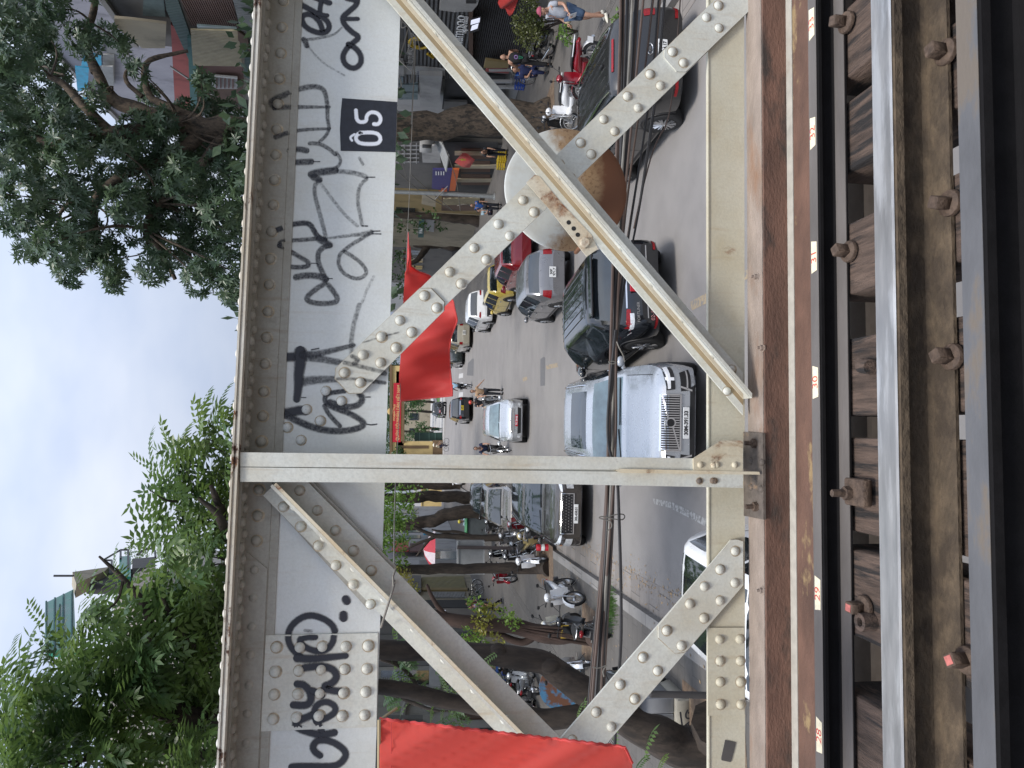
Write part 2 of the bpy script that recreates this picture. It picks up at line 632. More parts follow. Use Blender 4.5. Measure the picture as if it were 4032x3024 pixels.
m = MB()
along(m, [(2.43, 1.612), (2.80, 1.612), (2.80, 1.63), (2.43, 1.63)])
along(m, [(2.60, 1.63), (2.615, 1.63), (2.615, 2.0), (2.60, 2.0)])
along(m, [(2.50, 2.0), (2.72, 2.0), (2.72, 2.02), (2.50, 2.02)])
m.build('stringer', pm('stringer_steel', (.30, .25, .20), .85, 0, .2, 8, .3), truss, world=True)

# vertical post: two angles back to back, their flanges towards the track
YP = 2.652
m = MB()
plate_pts(m, [(946, 1781), (946, 1837), (2430, 1849), (2790, 1852), (2926, 1855), (2926, 1808), (2050, 1794)], YP, .011)
plate_pts(m, [(946, 1840), (946, 1897), (2050, 1903), (2926, 1921), (2926, 1862), (2430, 1857)], YP, .011)
plate_pts(m, [(950, 1828), (950, 1848), (2926, 1868), (2926, 1846)], YP+.012, .135)
m.build('vertical_post', PAINT, truss, world=True)
m = MB()
plate_pts(m, [(2425, 1852), (2445, 1846), (2990, 1858), (2992, 1869), (2446, 1862)], YP-.014, .025)
m.build('post_fin', PAINT_WARM, truss, world=True)
m = MB()
plate_pts(m, cr(2050, 1400, 2.765, [(1882, 1122), (2185, 925), (2420, 925), (2420, 1275), (1885, 1262)]), YP-.010, .0095)
for x, y in cr(2050, 1400, 2.765, [(1955, 1190), (2100, 1195), (2135, 1190), (2330, 1190)]):
    m.dome(PY(x, y, YP-.010), .0125, (0, -1, 0), 8)
m.build('foot_gusset', steel_paint('gusset_paint', (.58, .53, .40), (.45, .33, .18), .56, .66, 7, .6), truss, world=True)
m = MB()
rivets(m, cr(2050, 1400, 2.765, [(1945, 1365), (2090, 1362), (2110, 1364)]), YP, .012, 8)
z0 = ZC-1.331
p = [PZ(2934, 1700, z0), PZ(2935, 2030, z0), PZ(3016, 2046, z0), PZ(3013, 1706, z0)]
m.prism(p, (0, 0, .010))
bolts = []
for px, py, big in ((2975, 1745, 1), (2957, 1815, 0), (3000, 1820, 0), (2958, 1918, 0), (2998, 1925, 0), (2980, 1995, 1)):
    q = PZ(px, py, z0+.010)
    if big:
        bolts.append(MB())
        bolts[-1].lathe([(.018, 0), (.018, .016), (.009, .016), (.009, .045), (.001, .046)], 6, Matrix.Translation(q))
    else:
        m.dome(q, .014, (0, 0, 1), 10)
for b_ in bolts:
    b_.build('anchor_bolt', SPIKE, truss, world=True)
m.build('foot_bracket', pm('bracket_iron', (.12, .10, .085), .8, .2, .3, 30, .3, col2=(.35, .22, .12), c2=(.6, .75), c2scale=12), truss, world=True)


def flat_brace(name, outline, riv, y, splices, mat):
    m = MB()
    plate_pts(m, outline, y, .011)
    rivets(m, riv, y, .0175, 14)
    for poly, rv in splices:
        gx, gy = sum(p[0] for p in poly)/len(poly), sum(p[1] for p in poly)/len(poly)
        m.mi = 1                            # rust bleeding from the joint
        plate_pts(m, [(gx+(p[0]-gx)*(1+5/(abs(p[0]-gx)+abs(p[1]-gy)+1)), gy+(p[1]-gy)*(1+5/(abs(p[0]-gx)+abs(p[1]-gy)+1))) for p in poly], y-.0008, .0006)
        m.mi = 0
        plate_pts(m, poly, y-.008, .0078)
        rivets(m, rv, y-.008, .0178, 14)
    return m.build(name, mat, truss, world=True)


# diagonal flat of the right bay
YD = YW-.0125
riv = cr(2050, 0, 2.765, [(1885, 330), (2005, 455), (1405, 810), (1520, 935), (1160, 1050), (1275, 1175), (900, 1300), (1020, 1430), (650, 1555), (765, 1680)])
riv += cr(1530, 800, 3.687, [(2108, 130), (1590, 305), (1755, 475), (1238, 650), (1415, 820), (885, 1000), (1050, 1170)])
riv += cr(1980, 420, 2.633, [(205, 970), (322, 1095), (450, 710), (575, 845), (580, 595), (697, 733)])
spA = [(2810+400*.717, -400*.697), (2616, 195), (2616, 226), (2664, 280), (2702, 281), (2850+400*.717, 141-400*.697)]
rA = cr(2050, 0, 2.765, [(2150, 60), (2020, 190), (2155, 305), (1650, 565), (1770, 685)])
spB = [(1651, 1137), (1697, 1136), (1749, 1190), (1747, 1225), (1425, 1546), (1374, 1548), (1320, 1490), (1324, 1447)]
rB = cr(1530, 800, 3.687, [(517, 1345), (695, 1520)])+cr(850, 1200, 2.765, [(2000, 170), (2130, 300), (1800, 350), (1960, 470), (1600, 545), (1790, 630), (1397, 740), (1570, 845)])
flat_brace('diagonal_flat', [(2812+400*.717, -400*.697), (1652, 1137), (1336, 1440), (1334, 1480), (1380, 1530), (1415, 1530), (2379, 600), (2850+400*.717, 141-400*.697)],
           [(x, y) for x, y in riv if not (x > 2640 and y < 230)], YD-.002, [(spA, rA), (spB, rB)], PAINT)
# diagonal flat of the left bay
riv = cr(2100, 2424, 2.765, [(1190, 455), (1350, 600), (940, 750), (1100, 905), (680, 1050), (845, 1210), (418, 1355), (560, 1480)])
spC = cr(2100, 1980, 2.765, [(2150, 405), (2215, 400), (2285, 420), (2285, 900), (2212, 985), (1680, 1600), (1640, 1625), (1542, 1636), (1365, 1470), (1363, 1340)])
rC = cr(2100, 1980, 2.765, [(2195, 525), (2030, 725), (1860, 910), (1700, 1100), (2030, 1065), (2190, 870), (1855, 1255), (1450, 1390), (1610, 1555)])
flat_brace('diagonal_flat', cr(2100, 1980, 2.765, [(2150, 405), (2280, 405), (2280, 910), (2212, 985), (800, 2620), (-500, 4130), (-1070, 4130), (270, 2600), (1080, 1659), (1910, 700)]),
           riv, YD-.002, [(spC, rC)], PAINT)


def tee(name, a, b, w1, w2, stem, y, mat, edge_mat, side_rivets, chamfer=None, face=(), endx=None):
    """T-shaped brace: a flange of two legs either side of a stem that points to the track.
    a, b: photo pixels of the stem's root at both ends; w1, w2: leg widths in pixels (down-left and up-right of the root)"""
    A, B = V((a[0], a[1], 0)), V((b[0], b[1], 0))
    d = (B-A).normalized()
    n = V((d.y, -d.x, 0))
    q = lambda P_, k: (P_.x+n.x*k, P_.y+n.y*k)
    m = MB()
    if chamfer:
        pl = [q(A-d*chamfer*.2, -w1*.3), q(A+d*chamfer, -w1), q(B, -w1), q(B, w2), q(A-d*chamfer, w2)]
    elif endx:
        e_ = lambda k: q(A+d*((endx-n.x*k-A.x)/d.x), k)
        pl = [q(A, -w1), e_(-w1), e_(w2), q(A, w2)]
    else:
        pl = [q(A, -w1), q(B, -w1), q(B, w2), q(A, w2)]
    plate_pts(m, pl, y, .010)
    hw = 6
    eB = lambda k: q(B, k) if endx is None else q(A+d*((endx-n.x*k-A.x)/d.x), k)
    pts = [PY(*q(A, -hw), y), PY(*q(A, hw), y), PY(*eB(hw), y), PY(*eB(-hw), y)]
    m.prism(pts, (0, -stem, 0))
    if endx:                                # dirt caught along the root
        m.mi = 2
        m.prism([PY(*q(A, -23), y), PY(*q(A, -6), y), PY(*eB(-6), y), PY(*eB(-23), y)], (0, -.0006, 0))
        m.mi = 0
    L = (B-A).length
    dir3 = (PY(b[0], b[1], y)-PY(a[0], a[1], y)).normalized()
    nn = V((0, -1, 0)).cross(dir3).normalized()
    for t in side_rivets:
        P_ = A+d*t
        c = PY(P_.x, P_.y, y)+V((0, -stem*.5, 0))
        for sgn in (-1, 1):
            m.dome(c+nn*sgn*.0055, .0155, nn*sgn, 10)
    rivets(m, face, y, .0165, 12)
    ob = m.build(name, mat, truss, world=True)
    m = MB()                                # worn tip of the stem
    pts = [PY(*q(A, -hw-.8), y-stem), PY(*q(A, hw+.8), y-stem), PY(*eB(hw+.8), y-stem), PY(*eB(-hw-.8), y-stem)]
    m.prism(pts, (0, -.003, 0))
    m.build('stem_edge', edge_mat, ob)
    m.v = []
    return ob


# fix-up: children of a part must use the same local frame
def stem_local(ob):
    for c in ob.children:
        for v in c.data.vertices:
            v.co -= truss.location


YT = YD-.013-.0105
d1 = tee('diagonal_tee', (1200, -452), (2946, 1585), 47, 62, .078, YT, PAINT, PAINT_WARM, [k*183+62 for k in range(0, 14)], face=[(2862, 1540), (2880, 1455)], endx=2926)
stem_local(d1)
d3 = tee('diagonal_tee', (1083, 1905), (2470, 3312), 66, 97, .072, YT, PAINT, PAINT_WARM, [120+166*k for k in range(10)], chamfer=0,
         face=cr(850, 1800, 2.765, [(732, 540), (920, 755), (1113, 965), (1303, 1178), (1492, 1388), (1680, 1600), (908, 362), (1100, 580), (1300, 800), (1495, 1020), (1688, 1235)]))
stem_local(d3)
m = MB()
plate_pts(m, [(1071, 1985), (1066, 1975), (1160, 1880), (1215, 1880), (1560, 2230), (1449, 2400)], YT+.0105, .006)
m.build('backing_plate', PAINT_DIRTY_SHADED, truss, world=True)

# bent strap at the crossing, with the bolt that carries the round sign
strap = thing('round_traffic_sign', PY(2235, 745, 2.93), 'back of a round traffic sign, half pale and half rusty, behind the crossing braces', 'traffic sign')
m = MB()
YS = 2.93
cx, cy, rr = 2231, 744, 251
ctr = PY(cx, cy, YS)
rad = rr/FPX*YS*1.02
prof = [(0, 0), (rad*.5, .0), (rad*.9, .0), (rad*.97, -.0005), (rad*.99, -.0025), (rad, -.008), (rad, -.011), (rad*.98, -.010), (0, -.004)]
M = Matrix.Translation(ctr) @ V((0, -1, 0)).to_track_quat('Z', 'Y').to_matrix().to_4x4()
m.lathe(prof, 72, M)
sign_m, nt, bs, out = nodes_of('sign_back')
co = coords(nt)
n1 = noise_n(nt, co, 9, 8, .7)
n2 = noise_n(nt, co, 75, 4, .7)
sx = N(nt, 'ShaderNodeSeparateXYZ')
nt.links.new(co, sx.inputs[0])
ad = N(nt, 'ShaderNodeMath', operation='MULTIPLY_ADD')      # rust grows from the lower rim where water stands
nt.links.new(n1, ad.inputs[0])
ad.inputs[1].default_value = .34
mz = N(nt, 'ShaderNodeMath', operation='MULTIPLY_ADD')
nt.links.new(sx.outputs[2], mz.inputs[0])
mz.inputs[1].default_value = -1.55
mz.inputs[2].default_value = .05
ln = N(nt, 'ShaderNodeVectorMath', operation='LENGTH')
nt.links.new(co, ln.inputs[0])
m3 = N(nt, 'ShaderNodeMath', operation='MULTIPLY_ADD')
nt.links.new(ln.outputs['Value'], m3.inputs[0])
m3.inputs[1].default_value = .9
nt.links.new(mz.outputs[0], m3.inputs[2])
nt.links.new(m3.outputs[0], ad.inputs[2])
pale = mixc(nt, ramp(nt, n1, [(.45, g3(0)), (.7, g3(.5))]), (.55, .57, .55), (.42, .38, .3))
tanr = mixc(nt, ramp(nt, n2, [(.52, g3(0)), (.66, g3(.8))]), (.31, .205, .115), (.13, .062, .032))
c = mixc(nt, ramp(nt, ad.outputs[0], [(.30, g3(0)), (.40, g3(1))]), pale, tanr)
c = mixc(nt, ramp(nt, ad.outputs[0], [(.52, g3(0)), (.62, g3(1))]), c, (.15, .062, .03))
nt.links.new(c, bs.inputs['Base Color'])
bs.inputs['Roughness'].default_value = .75
m.build('sign_disc', sign_m, strap, world=True, smooth=30)
m = MB()
YB = YT+.012
p1 = cr(1980, 420, 2.633, [(245, 785), (330, 705), (380, 720), (610, 1000), (920, 1330), (985, 1475), (870, 1555), (475, 1050)])
plate_pts(m, p1, YB-.014, .005)
rivets(m, [], YB)
hx = cr(1980, 420, 2.633, [(845, 1415)])[0]
m.lathe([(.021, 0), (.021, .013), (.017, .016), (.001, .016)], 6, Matrix.Translation(PY(hx[0], hx[1], YB-.014)) @ V((0, -1, 0)).to_track_quat('Z', 'Y').to_matrix().to_4x4())
sb = m.build('sign_strap', steel_paint('strap_paint', (.58, .53, .42), (.40, .25, .12), .50, .60, 5, .6), strap, world=True)
m = MB()
for x, y in cr(1980, 420, 2.633, [(683, 1200), (735, 1263), (777, 1328)]):
    m.lathe([(.0, 0), (.009, 0), (.009, -.001)], 14, Matrix.Translation(PY(x, y, YB-.0148)) @ V((0, -1, 0)).to_track_quat('Z', 'Y').to_matrix().to_4x4())
m.build('strap_hole', BLACK, strap, world=True)
m = MB()
c0 = PY(hx[0], hx[1], YB)
m.tube([c0+V((0, -.01, 0)), c0+V((0, .15, 0))], .009, 8)
m.build('sign_bolt', RUST, strap, world=True)

# ------------------------------------------------------------------ graffiti and the painted number
SPRAY = spray_mat('black_spray', (.018, .020, .028))
_gk = [0]


def smooth_line(pts, it=2):
    for _ in range(it):
        o = [pts[0]]
        for a, b in zip(pts, pts[1:]):
            o.append(tuple(p*.75+q*.25 for p, q in zip(a, b)))
            o.append(tuple(p*.25+q*.75 for p, q in zip(a, b)))
        o.append(pts[-1])
        pts = o
    return pts


class Ribbons:
    def __init__(s):
        s.v, s.f, s.uv = [], [], []

    def stroke(s, pts, w, full, ydepth=None):
        _gk[0] += 1
        off = .0012+.00012*(_gk[0] % 9)
        pts = smooth_line([(*p, (w[0]+(w[1]-w[0])*i/max(1, len(pts)-1)) if isinstance(w, tuple) else w) for i, p in enumerate(pts)])
        a, b = V(pts[0][:2]), V(pts[-1][:2])
        d0 = (V(pts[1][:2])-a).normalized()
        d1 = (b-V(pts[-2][:2])).normalized()
        P_ = []
        for k in (1.0, .8, .45):             # rounded ends
            P_.append((*(a-d0*pts[0][2]*.5*k), pts[0][2]*sqrt(max(.02, 1-k*k))))
        P_ += pts
        for k in (.45, .8, 1.0):
            P_.append((*(b+d1*pts[-1][2]*.5*k), pts[-1][2]*sqrt(max(.02, 1-k*k))))
        base = len(s.v)
        n = len(P_)
        for i, (x, y, ww) in enumerate(P_):
            t = V(P_[min(i+1, n-1)][:2])-V(P_[max(i-1, 0)][:2])
            t = t.normalized() if t.length > 1e-6 else d0
            nn = V((-t.y, t.x))
            for q in (-1, -.5, 0, .5, 1):
                xx, yy = x+nn.x*ww*.64*q, y+nn.y*ww*.64*q
                yd = ydepth if ydepth else (YL-(.006 if yy > 2240 else 0) if xx < legbot(yy) else (YW-.0085 if 2500 < yy < 2864 else YW))
                s.v.append(PY(xx, yy, yd-off))
                s.uv.append((q, full if full > 1 else full*.80+.04))
        for i in range(n-1):
            for j in range(4):
                s.f.append((base+i*5+j, base+i*5+j+1, base+i*5+6+j, base+i*5+5+j))

    def build(s, name, mat, parent):
        me = bpy.data.meshes.new(name)
        me.from_pydata([p-parent.location for p in s.v], [], s.f)
        ul = me.uv_layers.new(name='UVMap')
        for lp in me.loops:
            ul.data[lp.index].uv = s.uv[lp.vertex_index]
        me.materials.append(mat)
        o = bpy.data.objects.new(name, me)
        COL.objects.link(o)
        o.parent = parent
        return o


def graf(ox, oy, sc, items, y=None, parent=truss, name='graffiti', mat=SPRAY):
    r = Ribbons()
    for pts, w, f in items:
        w = tuple(x/sc for x in w) if isinstance(w, tuple) else w/sc
        r.stroke(cr(ox, oy, sc, pts), w, f, y)
    return r.build(name, mat, parent)


graf(850, 0, 2.765, [
    ([(1160, 330), (1130, 230), (1040, 150), (950, 160), (930, 220), (980, 300), (1080, 350), (1180, 365), (1240, 310), (1220, 230), (1120, 155), (920, 45)], 55, 1.5),
    ([(1070, -30), (1240, 32)], 55, 1.5), ([(1145, 10), (1128, 150)], 50, 1.5), ([(1100, 145), (1215, 168)], 40, 1.5),
    ([(1540, -20), (1535, 50), (1440, 130), (1370, 190), (1400, 270), (1480, 350), (1570, 405), (1480, 470), (1420, 530), (1380, 600), (1390, 680), (1450, 735), (1520, 745), (1580, 690), (1580, 600), (1520, 520), (1440, 480)], 55, 1.5),
    ([(1390, 205), (1545, 205)], 42, 1.5), ([(1420, -20), (1540, 10)], 50, 1.5),
    ([(955, 425), (975, 450), (990, 500)], 52, .85), ([(1000, 430), (1130, 415), (1290, 380), (1370, 300)], (34, 20), .42), ([(1010, 510), (1100, 620), (1200, 710), (1400, 820)], 20, .22),
    ([(640, 1165), (595, 1130), (630, 1080), (720, 1045), (850, 985), (1000, 945), (1100, 940), (1180, 975), (1205, 1080), (1215, 1160), (1212, 1300), (1240, 1400), (1190, 1490), (1130, 1540)], (70, 32), .66),
    ([(640, 1170), (820, 1165), (1000, 1165), (1240, 1165)], (60, 26), .6), ([(650, 1490), (800, 1440), (950, 1410), (1240, 1400)], (55, 28), .66),
    ([(800, 1640), (900, 1620), (990, 1640)], 60, .85), ([(1020, 1560), (1120, 1560), (1220, 1610), (1300, 1680)], 42, .6)])
graf(850, 600, 2.765, [
    ([(830, 110), (930, 105), (1040, 100)], 62, .85), ([(1060, 100), (1130, 100)], 10, .9), ([(1310, 0), (1365, 80), (1340, 150), (1260, 190)], 34, .55), ([(1035, 240), (1120, 215), (1300, 195)], 74, .85),
    ([(1340, 205), (1500, 220), (1600, 250), (1640, 270)], 48, .45), ([(1640, 270), (1730, 270)], 12, .9), ([(1640, 290), (1570, 350), (1545, 450), (1545, 560), (1570, 680), (1590, 790)], 38, .42),
    ([(1060, 270), (1130, 300)], 64, .8), ([(1130, 310), (1080, 340), (1070, 430), (1100, 560), (1140, 700), (1180, 850), (1195, 930)], 44, .46),
    ([(1150, 350), (1260, 500), (1400, 680), (1540, 800)], 34, .28), ([(1560, 60), (1600, 130)], 30, .4),
    ([(600, 870), (680, 840), (800, 790), (950, 765), (1030, 780), (1070, 860), (1120, 930), (1190, 950)], 54, .95),
    ([(1220, 935), (1450, 905), (1600, 890), (1690, 870)], (22, 60), .42), ([(1690, 870), (1600, 930), (1480, 1000), (1390, 1070), (1340, 1120), (1330, 1220), (1380, 1310), (1480, 1370), (1580, 1375), (1650, 1310), (1600, 1220), (1500, 1140), (1400, 1080)], 40, .58),
    ([(1700, 858), (1785, 856)], 12, 1.), ([(1700, 886), (1795, 888)], 12, 1.), ([(1590, 800), (1650, 802)], 14, .9),
    ([(690, 1020), (700, 965), (900, 955), (1080, 940)], 44, .7), ([(690, 1010), (800, 1070), (900, 1130), (1020, 1200), (1000, 1240), (900, 1255), (760, 1240)], 48, .75), ([(1040, 1207), (1105, 1207)], 10, .9),
    ([(1240, 1010), (1150, 1040), (1105, 1110), (1120, 1230), (1170, 1320), (1200, 1420), (1100, 1480), (1000, 1560), (980, 1610), (1100, 1650), (1300, 1640), (1330, 1590), (1270, 1500), (1220, 1440)], 54, .7),
    ([(870, 1360), (960, 1340), (1100, 1340), (1200, 1380)], 66, .75), ([(1210, 1373), (1268, 1374)], 10, .9), ([(1120, 940), (1240, 1010)], 70, .85), ([(1720, 1350), (1640, 1500), (1590, 1640)], 30, .2)])
graf(850, 1200, 2.765, [
    ([(1560, 0), (1500, 200), (1480, 330), (1470, 430), (1480, 540)], 48, .4),
    ([(715, 570), (800, 570), (940, 560)], 88, 1.5), ([(920, 510), (920, 640), (900, 760), (900, 880), (880, 1030)], (125, 74), 1.4), ([(940, 545), (1100, 540), (1300, 490), (1500, 440)], (80, 42), .7),
    ([(960, 570), (1150, 590), (1350, 630), (1600, 680), (1840, 750)], (80, 50), .65), ([(920, 840), (1050, 820), (1250, 810), (1500, 810), (1840, 850)], (100, 38), .66),
    ([(735, 1180), (800, 1175), (900, 1150), (980, 1150)], 94, 1.4), ([(740, 1190), (840, 1240), (960, 1300), (1100, 1350), (1250, 1375), (1400, 1375), (1560, 1345), (1620, 1300), (1560, 1240), (1450, 1180), (1300, 1130), (1200, 1080), (1180, 1010), (1230, 960), (1400, 940)], (75, 48), .9),
    ([(1180, 1100), (1220, 1180), (1290, 1260), (1350, 1320)], 46, .8), ([(1240, 1060), (1330, 1090), (1450, 1120), (1560, 1090), (1600, 1020), (1560, 970)], 64, .9),
    ([(930, 1010), (980, 1010)], 10, 1.), ([(1630, 1005), (1680, 1005)], 12, 1), ([(1040, 490), (1120, 475)], 12, 1.2), ([(1640, 1300), (1690, 1310), (1750, 1300)], 14, 1)])
graf(850, 1200, 2.765, [([(1480, 560), (1560, 600), (1500, 640)], 46, .55), ([(1400, 630), (1600, 680), (1830, 735)], 44, .45), ([(1320, 808), (1500, 806), (1700, 830)], 32, .4), ([(1600, 410), (1800, 350), (1990, 300)], 18, .4)], y=YD-.0105)
graf(850, 2400, 2.66, [
    ([(1245, 225), (1220, 160), (1120, 90), (990, 55), (880, 90), (790, 170), (755, 250), (760, 340), (800, 420), (880, 490)], 64, 1.4),
    ([(1235, 270), (1225, 350), (1160, 430), (1050, 440), (960, 410), (900, 370), (870, 310), (950, 290), (1040, 290)], 62, 1.4), ([(850, 510), (1000, 520), (1200, 500), (1360, 485)], (84, 60), 1.4),
    ([(930, 610), (1100, 590), (1220, 620), (1270, 690), (1230, 770), (1110, 810), (1200, 850), (1310, 860)], 74, 1.4), ([(850, 780), (930, 790), (990, 870), (1000, 960), (940, 1010), (810, 1000)], 74, 1.4),
    ([(1050, 1170), (1020, 1080), (1060, 990), (1160, 960), (1250, 1010), (1250, 1080), (1160, 1140), (1060, 1170)], 64, 1.4), ([(1000, 1110), (900, 1150), (830, 1190), (850, 1240), (950, 1280), (1100, 1320), (1240, 1290)], 74, 1.4),
    ([(1050, 1160), (1110, 1270)], 62, 1.4), ([(1090, 1530), (1030, 1490), (1010, 1430), (1060, 1370), (1180, 1370), (1300, 1430), (1370, 1510), (1330, 1590), (1240, 1650), (900, 1640), (790, 1650)], 68, 1.4),
    ([(1335, 55), (1335, 90)], 84, 1.4), ([(930, 220), (1000, 225)], 30, .45), ([(1358, -110), (1370, -85)], 80, 1.4), ([(1010, 850), (1110, 900)], 70, 1.4)])

m = MB()
npoly = cr(850, 0, 2.765, [(1375, 1068), (1560, 1082), (1700, 1090), (1975, 1110), (1966, 1380), (1957, 1655), (1700, 1648), (1358, 1640), (1350, 1400), (1362, 1200)])
plate_pts(m, npoly, YW-.0024, .002)
npan = m.build('number_panel', pm('black_panel', (.014, .017, .026), .5, 0, .3, 60), truss, world=True)
NW = spray_mat('white_number', (.72, .75, .80))
r = Ribbons()
for pts, w in (([(1525, 1200), (1535, 1330), (1640, 1328), (1638, 1260), (1690, 1215), (1770, 1235), (1800, 1300), (1770, 1355), (1720, 1350)], 40),
               ([(1570, 1445), (1740, 1440), (1795, 1490), (1785, 1550), (1730, 1570), (1570, 1565), (1522, 1520), (1530, 1470), (1580, 1445)], 40),
               ([(1482, 1530), (1458, 1495), (1508, 1462)], 26)):
    r.stroke(cr(850, 0, 2.765, pts), w/2.765, 1.3, YW-.0030)
o = r.build('number', NW, truss)
o.parent = npan

# ================================================================== rails and sleepers


def rail_prof(yc, ztop, h, hw, fw, web=.014):
    """closed rail section (Y, depth below camera)"""
    zt, zb = ztop, ztop+h
    hh = h*.28
    R = [(yc-hw*.5, zt+.006), (yc-hw*.42, zt), (yc+hw*.42, zt), (yc+hw*.5, zt+.006), (yc+hw*.5, zt+hh*.75), (yc+web*.8, zt+hh*1.1), (yc+web*.5, zt+hh*1.5),
         (yc+web*.5, zb-h*.2), (yc+web*1.1, zb-h*.13), (yc+fw*.5, zb-h*.07), (yc+fw*.5, zb), (yc-fw*.5, zb), (yc-fw*.5, zb-h*.07), (yc-web*1.1, zb-h*.13), (yc-web*.5, zb-h*.2), (yc-web*.5, zt+hh*1.5), (yc-web*.8, zt+hh*1.1), (yc-hw*.5, zt+hh*.75)]
    return R[::-1]


def square_spike(mb, p, tilt=0.0, red=False, mb2=None):
    M = Matrix.Translation(p) @ Matrix.Rotation(tilt, 4, 'Z') @ Matrix.Rotation(radians(6), 4, 'X')
    mb.lathe([(.001, .010), (.022, .010), (.034, .005), (.036, 0), (.036, -.006)], 20, M)
    hb = MB()
    hb.bbox((0, 0, .030), (.033, .033, .046), .0025)
    mb.join(hb.xf(M))
    if mb2 is not None:
        t = MB()
        t.box((0, 0, .0538), (.022, .022, .001))
        mb2.join(t.xf(M))


ZR, ZB = 1.27, 1.41
# running rail
yf, yn = PZ(3453, 1500, ZC-ZR).y, PZ(3538, 1500, ZC-ZR).y
yc, hw = (yf+yn)/2, yf-yn
rr_ = thing('running_rail', (0, yc, ZC-ZB), 'running rail with a polished silver top and brown flaking web', 'rail')
m = MB()
m.prism([V((XA, y, ZC-z)) for y, z in rail_prof(yc, ZR, ZB-ZR, hw, hw*1.9)], (XB-XA, 0, 0))
m.build('rail_body', RAIL_BROWN, rr_, world=True, smooth=30)
m = MB()
m.prism([V((XA, y, ZC-z)) for y, z in [(yf-.003, ZR-.0007), (yf-.003, ZR-.0022), (yn+.012, ZR-.0026), (yn+.003, ZR-.0010)]], (XB-XA, 0, 0))
m.build('rail_head', RAIL_SHINE, rr_, world=True, smooth=0)
m = MB()
for px, py, red in ((3722, 205, 0), (3738, 800, 0), (3745, 1405, 0), (3806, 2600, 1)):
    m = MB()
    mr = MB()
    p = PZ(px, py, ZC-ZB+.012)
    p.y = min(p.y, yc-hw*.82)
    square_spike(m, p, random.uniform(-.6, .6), red, mr)
    sp = m.build('track_spike', SPIKE, rr_, world=True)
    if red:
        mr.build('paint_dab', pm('red_dab', (.42, .13, .11), .8, 0, .3, 60), sp)
        for v in sp.children[0].data.vertices:
            v.co -= rr_.location
# inner guard rail with numbers painted on it
ygf, ygn = PZ(3197, 1500, ZC-1.33).y, PZ(3231, 1500, ZC-1.33).y
ygc = (ygf+ygn)/2
gr_ = thing('guard_rail', (0, ygc, ZC-ZB), 'guard rail coloured near black as shade, with white painted marks numbered in red, beside the rusty channel', 'rail')
m = MB()
m.prism([V((XA, y, ZC-z)) for y, z in rail_prof(ygc, 1.33, ZB-1.33, ygf-ygn, .135, .012)], (XB-XA, 0, 0))
m.build('rail_body', RAIL_SHADED, gr_, world=True, smooth=30)
m = MB()
m.prism([V((XA, y, ZC-z)) for y, z in [(ygf-.002, 1.3292), (ygf-.002, 1.3278), (ygn+.002, 1.3278), (ygn+.002, 1.3292)]], (XB-XA, 0, 0))
m.prism([V((XA, y, ZC-z)) for y, z in [(ygc-.0205, 1.3985), (ygc-.0675, 1.4035), (ygc-.0675, 1.4010), (ygc-.0205, 1.3955)]][::-1], (XB-XA, 0, 0))
m.build('rail_head', RAIL_GREY, gr_, world=True, smooth=0)
MARK = pm('mark_paint', (.74, .66, .48), .6, 0, .12, 60)
REDP = pm('mark_red', (.55, .07, .05), .6)
for num, py in (('33', 110), ('32', 530), ('31', 1012), ('30', 1505), ('29', 2347), ('28', 2922)):
    px = 3199+17+(py-1500)*.028
    c = PZ(px, py, ZC-1.3262)
    m = MB()
    hw_ = .052
    m.prism([V((c.x+x, ygc+y, ZC-1.3274)) for x, y in ((-hw_+.004, -.0165), (hw_-.004, -.0165), (hw_+.004, .0165), (-hw_-.002, .0165))], (0, 0, .0008))
    pm_ = m.build('paint_mark', MARK, gr_, world=True)
    t = text_mb(num, .044, Matrix.Translation(V((c.x, ygc, ZC-1.3262))), 0, 1.05)
    o = t.build('number', REDP, pm_, 0)
    for v in o.data.vertices:
        v.co -= gr_.location
for k, (px, py) in enumerate(((3330, 88), (3341, 990), (3398, 2390))):
    m, mr = MB(), MB()
    p = PZ(px, py, ZC-ZB+.01)
    p.y = min(p.y, ygc-.075)
    square_spike(m, p, random.uniform(-.5, .5), k == 2, mr if k == 2 else None)
    sp = m.build('track_spike', SPIKE, gr_, world=True)
    if k == 2:
        mr.build('paint_dab', MATS['red_dab'], sp)
        for v in sp.children[0].data.vertices:
            v.co -= gr_.location
m = MB()                                    # clip plate with a bolt
p = PZ(3378, 1938, ZC-ZB+.02)
m.bbox(p+V((0, 0, 0)), (.085, .10, .03), .004)
m.lathe([(.022, .015), (.022, .035), (.012, .035), (.012, .075), (.001, .076)], 6, Matrix.Translation(p+V((-.005, .02, 0))))
m.build('rail_clip', SPIKE, gr_, world=True)
# rail nearest the camera
y1, y2 = PZ(3797, 1500, ZC-ZR).y, PZ(3892, 1500, ZC-ZR).y
ync = (y1+y2)/2
nr_ = thing('near_rail', (0, ync, ZC-ZB), 'dark grey rail nearest the camera with a side coloured dark as shade', 'rail')
m = MB()
m.prism([V((XA, y, ZC-z)) for y, z in rail_prof(ync, ZR, ZB-ZR, y1-y2, .12)], (XB-XA, 0, 0))
m.build('rail_body', RAIL_SHADED, nr_, world=True, smooth=30)
m = MB()
m.prism([V((XA, y, ZC-z)) for y, z in [(y1-.003, ZR-.0007), (y1-.003, ZR-.0022), (y2+.004, ZR-.0022), (y2+.004, ZR-.0007)]], (XB-XA, 0, 0))
m.build('rail_head', pm('rail_near_top', (.15, .15, .155), .55, .5, .25, 5, .1, 90, (.4, 1, 1), (.19, .16, .13), (.5, .56), 5), nr_, world=True, smooth=0)
